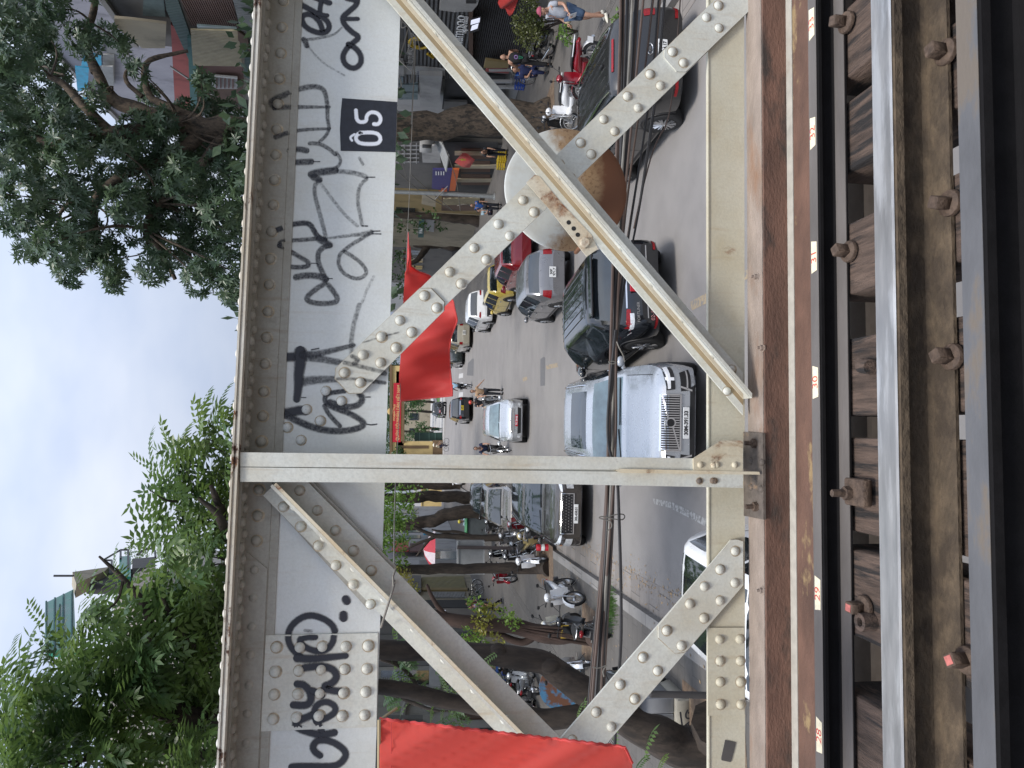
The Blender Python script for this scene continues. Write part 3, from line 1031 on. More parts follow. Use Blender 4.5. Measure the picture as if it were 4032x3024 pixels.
# sleepers
for k, (py, w, lab) in enumerate(((-330, .22, None), (100, .24, 'weathered timber sleeper below the mark 33'), (497, .235, 'brown timber sleeper below the mark 32'), (990, .235, 'smooth brown timber sleeper between the marks 32 and 30'),
                                  (1485, .25, 'split grey timber sleeper below the mark 30'), (1905, .30, 'wide dark timber sleeper under the bolted rail clip'),
                                  (2355, .27, 'dark timber sleeper with a pipe end, below the mark 29'), (2905, .24, 'cracked dark timber sleeper below the mark 28'), (3400, .24, None))):
    c = PZ(3395, py, ZC-ZB)
    m = MB()
    x0 = c.x
    m.bbox((x0+.02*(-1)**k*.3, 1.57, ZC-ZB-.105-.004*(k % 3)), (w, 1.54, .20), .005)
    if k == 6:
        m.lathe([(.028, 0), (.028, .05), (.014, .05), (.014, .02), (.001, .02)], 14, Matrix.Translation(PZ(3440, 2452, ZC-ZB)+V((0, .01, -.01))))
    if k == 4:
        m.tube([PZ(3395, 1440, ZC-ZB+.012), PZ(3430, 1445, ZC-ZB+.016)], .024, 12)
    o = m.build('timber_sleeper', WOOD)
    tag(o, lab or 'timber sleeper of the track beyond the picture edge', 'sleeper', 'sleepers of the bridge track')

# ================================================================== cables and flags
cb = thing('cable_bundle', PY(2400, 1700, 4.6), 'bundle of black and brown cables strung across the street behind the truss', 'cables')
spec = [
    (5, [(2450, -300), (2437, 350), (2415, 960), (2404, 1400), (2394, 1760), (2385, 2100), (2362, 2400), (2330, 2760), (2300, 3300)], .014, CABLE2),
    (5.02, [(2478, -300), (2462, 300), (2428, 950), (2412, 1400), (2402, 1760), (2392, 2100), (2368, 2420), (2345, 2760), (2312, 3300)], .016, CABLE),
    (5.0, [(2500, -300), (2480, 250), (2433, 900), (2416, 1350), (2412, 1760), (2399, 2100), (2380, 2400), (2352, 2760), (2320, 3300)], .013, CABLE3),
    (5.05, [(2522, -300), (2492, 230), (2440, 900), (2421, 1350), (2422, 1760), (2406, 2080), (2388, 2420), (2362, 2750), (2330, 3300)], .017, CABLE),
    (4.95, [(2560, -300), (2510, 250), (2442, 950), (2424, 1400), (2427, 1760), (2398, 2150), (2376, 2420), (2368, 2750), (2345, 3300)], .012, CABLE2),
    (5.1, [(2600, -300), (2552, 200), (2445, 930), (2418, 1380), (2398, 1700), (2380, 2050), (2358, 2350), (2322, 2750), (2290, 3300)], .010, CABLE2),
    (5.1, [(2612, -300), (2585, 130), (2555, 420), (2475, 920), (2430, 1250), (2426, 1480), (2420, 1760), (2412, 2050), (2395, 2300), (2372, 2700), (2350, 3300)], .011, CABLE),
    (5.2, [(2640, -300), (2600, 250), (2560, 560), (2508, 880), (2462, 1080), (2424, 1330)], .010, CABLE),
    (4.9, [(2424, 1300), (2398, 1560), (2390, 1700), (2402, 1790), (2430, 1850), (2438, 2050), (2446, 2330), (2446, 2560), (2426, 2750), (2410, 3300)], .014, CABLE),
    (5.15, [(2455, -300), (2448, 400), (2430, 1000), (2409, 1450), (2408, 1760), (2394, 2050), (2374, 2430), (2354, 2780), (2322, 3300)], .012, CABLE),
    (5.25, [(2700, -300), (2672, 90), (2668, 140), (2640, 470), (2580, 560), (2535, 720), (2495, 900)], .007, CABLE2)]
for k, (y, px, r, mt) in enumerate(spec):
    m = MB()
    pts = smooth_line([tuple(PY(a, b, y+.05*sin(i*1.7+k))) for i, (a, b) in enumerate(px)], 2)
    m.tube(pts, r*.78, 7)
    m.build('cable', mt, cb, world=True)
    if k < 8 or k == 9:
        m = MB()
        pts = smooth_line([tuple(PY(a+7*sin(k*2.3+i*.8), b, y+.12)) for i, (a, b) in enumerate(px)], 2)
        m.tube(pts, r*.62, 7)
        m.build('cable', [CABLE2, CABLE, CABLE][k % 3], cb, world=True)
for k, px in enumerate(([(2398, 2033), (2440, 2022), (2462, 2028), (2455, 2048), (2420, 2045), (2375, 2032), (2352, 2038), (2380, 2046), (2404, 2050), (2412, 2075), (2390, 2090)],
                        [(2396, 1424), (2405, 1434), (2428, 1430), (2420, 1422), (2396, 1424)], [(2428, 1345), (2438, 1370), (2455, 1400), (2460, 1425)],
                        [(2335, 2627), (2360, 2632), (2395, 2615), (2372, 2640), (2378, 2665)])):
    m = MB()
    m.tube(smooth_line([tuple(PY(a, b, 4.9)) for a, b in px], 2), .0042, 5)
    m.build('tie_wire', CABLE3, cb, world=True)


def cloth_mat(name, col, tcol):
    m, nt, b, out = nodes_of(name)
    co = coords(nt)
    n1 = noise_n(nt, co, 5, 4)
    c = ramp(nt, n1, [(.3, tuple(x*.9 for x in col)), (.7, col)])
    nt.links.new(c, b.inputs['Base Color'])
    b.inputs['Roughness'].default_value = .6
    b.inputs['Sheen Weight'].default_value = .3
    tr = N(nt, 'ShaderNodeBsdfTranslucent')
    tr.inputs['Color'].default_value = (*tcol, 1)
    mx = N(nt, 'ShaderNodeMixShader')
    mx.inputs[0].default_value = .5
    nt.links.new(b.outputs[0], mx.inputs[1])
    nt.links.new(tr.outputs[0], mx.inputs[2])
    nt.links.new(mx.outputs[0], out.inputs['Surface'])
    bp = N(nt, 'ShaderNodeBump')
    bp.inputs['Strength'].default_value = .12
    bp.inputs['Distance'].default_value = .003
    nt.links.new(noise_n(nt, co, 300, 2), bp.inputs['Height'])
    nt.links.new(bp.outputs['Normal'], b.inputs['Normal'])
    return m


FLAGRED = cloth_mat('flag_red', (.66, .07, .06), (.85, .13, .09))


def curve_at(pts, y):
    for (x0, y0), (x1, y1) in zip(pts, pts[1:]):
        if y0 <= y <= y1:
            t = (y-y0)/(y1-y0)
            t = t*t*(3-2*t)*.5+t*.5
            return x0+(x1-x0)*t
    return pts[0][0] if y < pts[0][1] else pts[-1][0]


def cloth(rows, thick=.0012):
    m = MB()
    m.grid(rows)
    n, k = len(rows), len(rows[0])
    m.grid([[p+V((0, thick, 0)) for p in r] for r in rows])
    return m


# flag out over the street
top = [(1606, 914), (1603, 1000), (1601, 1060), (1594, 1075), (1588, 1196), (1578, 1388), (1571, 1489), (1574, 1545), (1578, 1580)]
bot = [(1608, 914), (1616, 1000), (1617, 1050), (1640, 1070), (1695, 1093), (1750, 1140), (1786, 1200), (1800, 1272), (1774, 1350), (1769, 1400), (1771, 1453), (1777, 1520), (1781, 1556)]
rows = []
for i in range(91):
    y = 914+(1578-914)*i/90
    a, b = curve_at(top, y), curve_at(bot, y)
    row = []
    for j in range(25):
        t = j/24
        f = .11*sin(y*.017+t*2.2)*t+.04*sin(y*.038-t*3.0)*t+.008*sin(y*.10+t*5)*min(1, t*2)
        row.append(PY(a+(b-a)*t, y-(20*t if i == 90 else 20*t*i/90), 9.0+f*1.5))
    rows.append(row)
f1 = thing('red_flag', PY(1590, 1100, 9.0), 'red flag hanging from a wire over the road, behind the flat brace', 'flag')
cloth(rows).build('cloth', FLAGRED, f1, 180, world=True)
m = MB()
m.tube([tuple(p) for p in rows[-1]], .012, 6)
m.tube([tuple(r[-1]) for r in rows[8:]], .010, 6)
m.build('hem', pm('flag_hem', (.5, .05, .045), .7), f1, world=True)
m = MB()
wire = [PY(1650, -200, 15), PY(1638, 150, 13), PY(1622, 500, 11), PY(1606, 914, 9), PY(1578, 1388, 9.02), PY(1576, 1580, 9), PY(1562, 1790, 7.4), PY(1553, 2000, 5.2), PY(1551, 2200, 3.6), PY(1556, 2292, 2.66), PY(1537, 2352, 2.64), PY(1500, 2470, 2.74)]
m.tube(smooth_line([tuple(p) for p in wire], 1), .0045, 6)
m.tube([PY(1556, 2292, 2.66), PY(1549, 2310, 2.66), PY(1548, 2270, 2.66), PY(1558, 2240, 2.68)], .004, 5)
tag(m.build('flag_wire', CABLE3), 'thin wire tied to the left brace and carrying the red flag over the road', 'wire')
tw_ = thing('dry_creeper', PY(1600, 150, 3.1), 'dry pale creeper stems hanging below the top girder at the right', 'creeper')
for k, pts in enumerate(([(120, 240), (300, 400), (375, 630), (388, 850), (372, 1050), (350, 1400), (338, 1660), (332, 1800)], [(280, 430), (235, 600), (165, 830)], [(150, 870), (330, 1040), (392, 1060)],
                         [(380, 560), (362, 950), (325, 1195)], [(330, 480), (420, 560), (440, 640), (455, 730)], [(300, 420), (340, 560), (300, 690), (270, 760)], [(150, 1095), (180, 1180), (188, 1260), (150, 1275)], [(200, 290), (180, 420), (260, 380)])):
    m = MB()
    m.tube(smooth_line([tuple(PY(a, b, 3.1+.03*sin(i+k))) for i, (a, b) in enumerate(cr(1530, 0, 3.687, pts))], 2), .0024, 5)
    m.build('stem', CABLE3, tw_, world=True)
sw_ = thing('street_wires', PX(1700, 640, 13.2), 'thin slack wires strung between the lamp post and the shops on the right', 'wires')
for pts in ([(1735, 540), (1775, 640), (1800, 720), (1812, 830)], [(1560, 670), (1640, 745), (1710, 790), (1790, 832)], [(1620, 690), (1700, 760), (1785, 830)], [(1556, 440), (1570, 600), (1600, 700)], [(1800, 810), (1840, 800), (1880, 830)]):
    m = MB()
    m.tube(smooth_line([tuple(PX(a, b, 13.0)) for a, b in pts], 2), .022, 5)
    m.build('wire', CABLE3, sw_, world=True)
# flag close to the camera
rows = []
for i in range(101):
    t = i/100
    x = 1495+(2490-1495)*t
    edge = 2830+115*t if t < .97 else 2942+60*(t-.97)/.03
    row = []
    for j in range(36):
        q = j/35
        y = edge+(3750-edge)*q
        ph = (x*.55+y*1.0)
        f = .030*sin(ph*.016)*(.35+.65*t)+.014*sin(ph*.037+1)*(.3+.7*t)+.006*sin(ph*.083)
        row.append(PY(x, y+2.2*sin(x*.18)*(1-q)*(q < .02), 1.75+f))
    rows.append(row)
f2 = thing('red_flag', PY(1500, 3000, 1.75), 'red flag hanging close to the camera in front of the truss', 'flag')
cloth(rows).build('cloth', cloth_mat('flag_backlit', (.80, .13, .10), (.95, .20, .14)), f2, 180, world=True)  # lighter red: light shining through the near cloth, put into its colour
m = MB()
m.tube([tuple(r[0]) for r in rows], .0035, 5)
m.build('hem', MATS['flag_hem'], f2, world=True)
m = MB()
m.tube([tuple(r[0]+(r[1]-r[0])*.0+V((0, -.002, 0))) for r in [[PY(1541, y, 1.742), 0] for y in range(2845, 3700, 60)] for r in [[r[0], r[0]]]], .0009, 5)
m.build('seam', MATS['flag_hem'], f2, world=True)
m = MB()
m.tube([PY(1560, 2790, 1.9), PY(1493, 2835, 1.75), PY(1490, 3700, 1.75)], .004, 6)
m.build('cord', pm('cord', (.35, .28, .16), .8), f2, world=True)
# ================================================================== vehicles


def paint(name, col, metal=.0, rough=.28, var=.06):
    return pm(name, col, rough, metal, var, 3, coat=.9)


def chaikin(p, it=2):
    for _ in range(it):
        o = [p[0]]
        for a, b in zip(p, p[1:]):
            o.append((a[0]*.75+b[0]*.25, a[1]*.75+b[1]*.25))
            o.append((a[0]*.25+b[0]*.75, a[1]*.25+b[1]*.75))
        o.append(p[-1])
        p = o
    return p


def pev(p, x):
    """evaluate a polyline sorted by falling x"""
    if x >= p[0][0]:
        return p[0][1]
    for (a, u), (b, v) in zip(p, p[1:]):
        if b <= x <= a:
            return u if a == b else u+(v-u)*(a-x)/(a-b)
    return p[-1][1]


VS = .91                                    # vehicles are drawn at full size and set into the street at its scale


class Car:
    """car body lofted from a side profile; x forward, wheels on z = 0"""

    def __init__(s, L, W, H, top, belt, width, roofw, cowl, rf, rr, tail, glass, clear=.24, wb=2.7, wx=None, wr=.35, mirror=True):
        s.L, s.W, s.H = L, W, H
        s.wr = wr
        s.wx = wx or (wb/2+.08, -wb/2+.08)
        T, B = chaikin(top), chaikin(belt)
        Wd, Rw = chaikin(width), chaikin(roofw)
        x0, x1 = L/2, -L/2
        xs = sorted(set([round(x0-(x0-x1)*i/66, 4) for i in range(67)]+[cowl, rf, rr, tail]+[g for gg in glass for g in gg]), reverse=True)
        fr = [0, .03, .06, .10]
        key = [cowl, rf, rr, tail]+[g for gg in glass for g in gg]+[x0, x1]+[x0-q for q in (.012, .03, .06)]+[x1+q for q in (.012, .03, .06)]
        xs = sorted(set(key+[x for x in xs if min(abs(x-k_) for k_ in key) > .022]), reverse=True)
        P = []
        for x in xs:
            zb = clear+.10*max(0, (abs(x)-(L/2-.45))/.45)**2
            zt = pev(T, x)
            zl = min(pev(B, x), zt-.015)
            w = pev(Wd, x)
            rw = min(pev(Rw, x), w-.02)
            gh = zt-zl
            tum = min(1, gh/.25)
            row = [(0, zb), (w*.80, zb), (w*.955, zb+.035), (w*.985, zb+.16), (w, zb+(zl-zb)*.52), (w*.992, zb+(zl-zb)*.80), (w*(.958+.016*tum), zl)]
            wg = w*.965
            row += [(wg+(rw-wg)*.86, zl+gh*(.58+.28*tum)), (rw*.93+wg*.0, zt-.018*tum), (rw*.55, zt+.006), (0, zt+.012)]
            P.append([V((x, y, z)) for y, z in row]+[V((x, -y, z)) for y, z in row[-2:0:-1]])
        n = len(P[0])
        s.rings = P
        vs = [p for r in P for p in r]
        body, fw, rwn, sg = [], [], [], [[] for _ in glass]
        for i in range(len(P)-1):
            xm = (xs[i]+xs[i+1])/2
            for j in range(n):
                q = (j+1) % n
                f = (i*n+j, i*n+q, (i+1)*n+q, (i+1)*n+j)
                k = j if j < 10 else n-1-j
                dst = body
                if k in (8, 9):
                    if rf < xm < cowl:
                        dst = fw
                    elif tail < xm < rr:
                        dst = rwn
                elif k == 6:
                    for gi, g in enumerate(glass):
                        if g[1] < xm < g[0]:
                            dst = sg[gi]
                dst.append(f)
        body.append(tuple(range(n)))
        body.append(tuple(range((len(P)-1)*n+n-1, (len(P)-1)*n-1, -1)))
        s.vs, s.body, s.fw, s.rw, s.sg = vs, body, fw, rwn, sg
        s.all = [list(f) for f in body+fw+rwn+[f for g in sg for f in g]]
        s.bvh = BVHTree.FromPolygons(vs, s.all)

    def sub(s, faces):
        idx = sorted({i for f in faces for i in f})
        mp = {a: b for b, a in enumerate(idx)}
        m = MB()
        m.add([s.vs[i] for i in idx], [tuple(mp[i] for i in f) for f in faces])
        return m

    def hit(s, d, a, b):
        o = {'f': (V((9, a, b)), V((-1, 0, 0))), 'b': (V((-9, a, b)), V((1, 0, 0))), 'l': (V((a, 9, b)), V((0, -1, 0))), 'r': (V((a, -9, b)), V((0, 1, 0))), 't': (V((a, b, 9)), V((0, 0, -1)))}[d]
        h = s.bvh.ray_cast(*o)
        return (h[0], h[1], o[1]) if h[0] is not None else None

    def patch(s, d, quad, n=6, m=4, off=.008, mb=None, th=.012):
        """panel laid on the body: quad in (y,z) for f/b, (x,z) for l/r, (x,y) for t"""
        mb = mb or MB()
        G = []
        for i in range(n+1):
            row = []
            for j in range(m+1):
                u, v = i/n, j/m
                a = (V(quad[0])*(1-u)+V(quad[1])*u)*(1-v)+(V(quad[3])*(1-u)+V(quad[2])*u)*v
                h = s.hit(d, a[0], a[1])
                if h is None:
                    for k in range(1, 12):
                        c = a*(1-k*.03)
                        h = s.hit(d, c[0], c[1])
                        if h:
                            break
                if h is None:
                    return mb
                row.append(h[0]-h[2]*off)
            G.append(row)
        mb.grid(G)
        dd = s.hit(d, *(sum((V(q) for q in quad), V((0, 0)))/4))
        dr = dd[2] if dd else V((-1, 0, 0))
        ring = [G[i][0] for i in range(n+1)]+[G[n][j] for j in range(1, m+1)]+[G[i][m] for i in range(n-1, -1, -1)]+[G[0][j] for j in range(m-1, 0, -1)]
        k = len(ring)
        mb.add(ring+[p+dr*th for p in ring], [(i, (i+1) % k, k+(i+1) % k, k+i) for i in range(k)])
        return mb


_wheels = {}


def wheel_parts(r, w, spokes, rimmat):
    key = (round(r, 3), w, spokes, rimmat.name)
    if key not in _wheels:
        t = MB()
        t.lathe([(r*.66, -w/2+.01), (r*.80, -w/2), (r*.95, -w/2+.012), (r, -w/2+.04), (r, w/2-.04), (r*.95, w/2-.012), (r*.80, w/2), (r*.66, w/2-.01)], 36)
        m = MB()
        m.lathe([(r*.69, w/2-.006), (r*.66, w/2+.002), (r*.62, w/2-.01), (r*.60, w/2-.05), (r*.2, w/2-.06), (r*.001, w/2-.06)], 36)
        b = MB()
        for k in range(spokes):
            a = 2*pi*k/spokes
            for da in (-.12, .12):
                p0 = V((r*.10*cos(a), r*.10*sin(a), w/2-.020))
                p1 = V((r*.645*cos(a+da), r*.645*sin(a+da), w/2-.012))
                b.tube([p0, (p0+p1)/2+V((0, 0, .006)), p1], [r*.055, r*.045, r*.04], 5)
        b.lathe([(r*.15, w/2-.03), (r*.14, w/2-.008), (r*.001, w/2-.004)], 16)
        back = MB()
        back.lathe([(r*.60, w/2-.049), (r*.001, w/2-.055)], 24)
        _wheels[key] = (t, m, b)
    return _wheels[key]


def add_wheels(car, root, rimmat, spokes=7, w=.225):
    r = car.wr
    t, m, b = wheel_parts(r, w, spokes, rimmat)
    yw = car.W/2-.095
    for sx in (0, 1):
        for sd in (1, -1):
            M = Matrix.Translation(V((car.wx[sx], sd*yw, r))) @ Matrix.Rotation(-sd*pi/2, 4, 'X')
            tt = MB().join(t).xf(M)
            o = tt.build('wheel', TYRE, root, 30)
            rim = MB()
            rim.join(m)
            rim.mi = 1
            bb = MB()
            bb.join(b)
            bb.m = [1]*len(bb.f)
            rim.join(bb).xf(M)
            rim.build('rim', [DARKPL, rimmat], o, 30)
            a = MB()                        # arch: dark lining ring, a little proud of the side
            ring = []
            for k in range(21):
                ang = radians(-12+204*k/20)
                row = []
                for rr, dy in ((r*.98, -.05), (r*1.13, .012), (r*1.22, .010), (r*1.23, -.02)):
                    x, z = car.wx[sx]+rr*cos(ang), r+rr*sin(ang)
                    h = car.hit('l' if sd > 0 else 'r', x, max(z, .30))
                    y = h[0].y if h else sd*car.W/2*.96
                    row.append(V((x, y+sd*dy, z)))
                ring.append(row)
            a.grid(ring)
            a.lathe([(r*1.02, 0), (r*1.02, .012), (.001, .012)], 28, Matrix.Translation(V((car.wx[sx], sd*(car.W/2-.02), r))) @ Matrix.Rotation(-sd*pi/2, 4, 'X')) if False else None
            a.build('wheel_arch', car.archmat, root, 60)
            d = MB()
            ring = []
            for k in range(25):
                ang = radians(-20+220*k/24)
                row = []
                for rr in (.02, r*.6, r*1.06):
                    x, z = car.wx[sx]+rr*cos(ang), r+rr*sin(ang)
                    h = car.hit('l' if sd > 0 else 'r', x, max(z, .32))
                    y = h[0].y if h else sd*car.W/2*.95
                    row.append(V((x, y+sd*.006, z)))
                ring.append(row)
            d.grid(ring)
            d.build('wheel_well', BLACK, root, 60)


def suv_profile(L, W, H, hood=1.02, nose=.92, cowl=1.25, rf=.45, rr=-.48, tail=-.5, beltz=1.06, rise=.08, slope=.28, hoodh=.0, roofk=.70):
    """cowl, rf: distances of the windscreen foot and head from the centre; rr, tail: fractions of half length where the rear glass starts and ends"""
    h = L/2
    top = [(h, nose-.10), (h-.10, nose), (h-.30, nose+.06), (cowl+.05, hood+.06), (cowl, hood+.08), (rf, H-.06), (rf-.35, H-.005), (0-.1, H), (rr+.35, H-.02), (rr, H-.06), (tail, beltz+rise+.02), (tail-.04, beltz+rise-.06), (-h+.05, beltz-.12), (-h, beltz-.30)]
    top = [p for i, p in enumerate(top)]
    belt = [(h, nose-.14), (h-.25, nose-.02), (cowl, hood-.02), (0, beltz-.02), (tail+.2, beltz+rise-.03), (-h, beltz-.34)]
    wd = [(h, W*.33), (h-.02, W*.38), (h-.10, W*.435), (h-.35, W*.485), (h-.8, W*.5), (-h+.6, W*.5), (-h+.25, W*.48), (-h+.06, W*.45), (-h, W*.40)]
    rw = [(h, W*.30), (h-.3, W*.41), (cowl+.1, W*.43), (cowl-.2, W*.42), (rf, W*roofk*.5), (0, W*roofk*.515), (rr, W*roofk*.5), (tail, W*.43), (-h, W*.36)]
    return top, belt, wd, rw


def make_car(name, loc, heading, label, cat, L=4.7, W=1.86, H=1.7, col=None, prof={}, glass=None, wb=2.75, wr=.36, rims=None, spokes=7, group=None,
             glassmat=None, wsmat=None, front=None, rear=None, roof=None, rails=None, pano=False, cladding=None, arch=None, clear=.24, side_extra=None, sidemat=None):
    kw = dict(hood=1.0, nose=.92, cowl=1.22, rf=.42, rr=-L/2+.42, tail=-L/2+.12, beltz=1.04, rise=.07)
    kw.update(prof)
    T, B, Wd, Rw = suv_profile(L, W, H, **kw)
    cw, rf, rr, tl = kw['cowl'], kw['rf'], kw['rr'], kw['tail']
    if glass is None:
        glass = [(cw-.30, .02), (-.04, -.98), (-1.04, rr+.12)]
    car = Car(L, W, H, T, B, Wd, Rw, cw-.04, rf+.03, rr-.03, tl+.03, glass, clear, wb, None, wr)
    car.archmat = arch or DARKPL
    root = thing(name, loc, label, cat, group, heading)
    root.scale = (VS, VS, VS)
    car.root = root
    car.sub(car.body).build('body', col, root, 38)
    gm = glassmat or GLASS
    car.sub(car.fw).build('windscreen', wsmat or gm, root, 40)
    car.sub(car.rw).build('rear_window', gm, root, 40)
    for f in car.sg:
        if f:
            left = [q for q in f if car.vs[q[0]].y > 0]
            right = [q for q in f if car.vs[q[0]].y <= 0]
            for g in (left, right):
                if g:
                    car.sub(g).build('side_window', sidemat or gm, root, 40)
    add_wheels(car, root, rims or ALLOY, spokes)
    # mirrors
    for sd in (1, -1):
        m = MB()
        x = cw-.33
        h = car.hit('l' if sd > 0 else 'r', x, kw['beltz']-.02)
        y = abs(h[0].y) if h else W/2
        m.ball((x, sd*(y+.11), kw['beltz']+.07), (.065, .105, .075), 12, 7)
        m.box((x, sd*(y+.02), kw['beltz']+.02), (.05, .10, .03))
        m.build('mirror', DARKPL if cladding else col, root, 50)
    # sills, door seams and handles
    m = MB()
    for sd, d in ((1, 'l'), (-1, 'r')):
        car.patch(d, [(car.wx[1]+wr*1.2, clear+.01), (car.wx[0]-wr*1.2, clear+.01), (car.wx[0]-wr*1.2, clear+.13), (car.wx[1]+wr*1.2, clear+.13)], 10, 2, .010, m)
    m.build('sill', DARKPL, root, 40)
    m = MB()
    for sd, d in ((1, 'l'), (-1, 'r')):
        for x in (cw-.28, -.02, -1.02):
            car.patch(d, [(x-.006, clear+.15), (x+.006, clear+.15), (x+.006, kw['beltz']-.05), (x-.006, kw['beltz']-.05)], 1, 6, .003, m)
    m.build('door_seam', BLACK, root, 40)
    for sd, d in ((1, 'l'), (-1, 'r')):
        for x in (.12, -.88):
            m = MB()
            car.patch(d, [(x, kw['beltz']-.17), (x+.19, kw['beltz']-.17), (x+.19, kw['beltz']-.135), (x, kw['beltz']-.135)], 3, 1, .028, m, .03)
            m.build('door_handle', CHROME if not cladding else col, root, 40)
    m = MB()                                # bonnet shut lines and creases
    for sg in (1, -1):
        for k in range(8):
            x0_, x1_ = cw+.06+(L/2-.22-cw)*k/8, cw+.06+(L/2-.22-cw)*(k+1)/8
            ya, yb = sg*W*(.405-.02*k/8), sg*W*(.405-.02*(k+1)/8)
            car.patch('t', [(x0_, ya+.006), (x1_, yb+.006), (x1_, yb-.006), (x0_, ya-.006)], 1, 1, .003, m, .001)
    m.build('bonnet_seam', BLACK, root, 40)
    # windscreen frame and wiper
    m = MB()
    for x, y0, y1 in ((cw-.03, .55, -.05), (cw-.03, -.1, -.62)):
        h0, h1 = car.hit('t', x-.05, y0*W*.7), car.hit('t', x-.02, y1*W*.7)
        if h0 and h1:
            m.tube([h0[0]+V((0, 0, .02)), h1[0]+V((0, 0, .025))], .010, 5)
    m.build('wiper', BLACK, root, 40)
    if rails:
        for sd in (1, -1):
            m = MB()
            pts = []
            for k in range(9):
                x = rf-.25+(rr+.15-rf+.25)*k/8
                h = car.hit('t', x, sd*W*.33)
                pts.append(h[0]+V((0, 0, .03 if 0 < k < 8 else .0)))
            m.tube(pts, .020, 6)
            m.build('roof_rail', rails, root, 40)
    if pano:
        m = MB()
        car.patch('t', [(rf-.18, W*.27), (rf-.18, -W*.27), (rf-1.35, -W*.27), (rf-1.35, W*.27)], 8, 10, .004, m, .004)
        m.build('sunroof', gm, root, 40)
    if roof:
        m = MB()
        car.patch('t', [(rf-.10, W*.30), (rf-.10, -W*.30), (rr+.12, -W*.29), (rr+.12, W*.29)], 8, 12, .004, m, .004)
        m.build('roof_panel', roof, root, 40)
    return car


def plate_on(car, d, y, z, w, h, txt, mat=PLATE_W, ink=INK, off=.02, rows=None):
    hh = car.hit(d, y, z)
    if not hh:
        return
    sg = 1 if d == 'f' else -1
    x = hh[0].x+sg*off
    m = MB()
    m.bbox((0, 0, 0), (w, h, .014), .006)
    R = Matrix(((0, 0, sg, x), (sg, 0, 0, y), (0, 1, 0, z), (0, 0, 0, 1)))
    m.xf(R)
    o = m.build('number_plate', mat, car.root, 40)
    lines = rows or [txt]
    t = MB()
    for i, s_ in enumerate(lines):
        zz = 0 if len(lines) == 1 else h*(.23-.46*i)
        t.join(text_mb(s_, h*(.86 if len(lines) == 1 else .50), R @ Matrix.Translation(V((0, zz, .0085))), 0, min(1.15, w*.9/(len(s_)*h*(.86 if len(lines) == 1 else .5)*.56)), .004))
    t.build('plate_text', ink, o, 0)


def lamps(car, d, quads, mat, name, off=.010, n=6, m_=4, mirror=True, sub=None):
    for sg in ((1, -1) if mirror else (1,)):
        for q in quads:
            m = MB()
            car.patch(d, [(a*sg, b) for a, b in q], n, m_, off, m)
            m.build(name, mat, car.root, 40)


def bar_grille(car, w, z0, z1, bars, vertical=True, frame=CHROME, off=.012, back=BLACK, barmat=CHROME):
    m = MB()
    car.patch('f', [(w, z0), (-w, z0), (-w, z1), (w, z1)], 12, 4, off, m)
    g = m.build('grille', back, car.root, 40)
    m = MB()
    for k in range(bars):
        if vertical:
            y = -w+.02+(2*w-.04)*k/(bars-1)
            car.patch('f', [(y+.008, z0+.01), (y-.008, z0+.01), (y-.008, z1-.01), (y+.008, z1-.01)], 1, 4, off+.012, m)
        else:
            z = z0+.015+(z1-z0-.03)*k/(bars-1)
            car.patch('f', [(w*.98, z-.009), (-w*.98, z-.009), (-w*.98, z+.009), (w*.98, z+.009)], 12, 1, off+.012, m)
    m.build('grille_bar', barmat, g, 40)
    m = MB()
    for q in ([(w+.012, z0-.02), (-w-.012, z0-.02), (-w-.012, z0+.006), (w+.012, z0+.006)], [(w+.012, z1-.006), (-w-.012, z1-.006), (-w-.012, z1+.016), (w+.012, z1+.016)]):
        car.patch('f', q, 12, 1, off+.014, m)
    for sg in (1, -1):
        car.patch('f', [(sg*(w+.014), z0-.01), (sg*(w-.006), z0-.01), (sg*(w-.006), z1+.01), (sg*(w+.014), z1+.01)], 1, 4, off+.014, m)
    m.build('grille_frame', frame, g, 40)
    return g


S_GREY = paint('paint_silver_blue', (.43, .455, .485), .45, .27)
S_SILV = paint('paint_silver', (.52, .54, .56), .6, .30)
S_BLACK = paint('paint_black', (.006, .007, .009), 0, .12)
S_DARK = paint('paint_dark_grey', (.020, .0195, .0195), .3, .3)
S_BRONZE = paint('paint_bronze', (.055, .048, .043), .4, .2)
S_WHITE = paint('paint_white_car', (.74, .75, .76), 0, .3)
S_RED = paint('paint_red', (.22, .006, .014), .1, .2)
S_YEL = paint('paint_yellow', (.62, .46, .08), 0, .3)
S_BEIGE = paint('paint_beige', (.42, .39, .31), .3, .35)
S_GUN = paint('paint_gunmetal', (.20, .20, .21), .5, .3)
GLASS_BLUE = pm('glass_sky', (.014, .021, .027), .03, 0, .3, 2, ior=1.75, spec=.6)

# --- silver blue SUV, nose towards the bridge
c = make_car('parked_car', (.21, 12.48, 0), radians(-91.3), 'silver blue SUV with a chrome slatted grille and sunroof, facing the bridge', 'car', 4.95, 2.0, 1.62, S_GREY,
             dict(hood=1.02, nose=.93, cowl=1.12, rf=.46, rr=-1.90, tail=-2.25, beltz=1.02), wb=2.98, wr=.37, rails=CHROME, pano=True, glassmat=GLASS_BLUE, wsmat=GLASS_SKYLIT)
g = bar_grille(c, .44, .60, .90, 23)
m = MB()
h = c.hit('f', 0, .76)
M = Matrix.Translation(h[0]+V((.03, 0, 0))) @ Matrix.Rotation(pi/2, 4, 'Y')
m.lathe([(.062, 0), (.085, .004), (.085, .012), (.062, .016), (.062, 0)], 24, M)
m.build('badge', CHROME, g, 40)
m = MB()
m.lathe([(.063, .008), (.001, .010)], 20, M)
m.build('badge_disc', BLACK, g, 40)
m = MB()
for a, b in (((.43, .885), (.07, .80)), ((-.07, .72), (-.43, .61))):
    c.patch('f', [(a[0], a[1]-.012), (b[0], b[1]-.012), (b[0], b[1]+.012), (a[0], a[1]+.012)], 6, 1, .030, m)
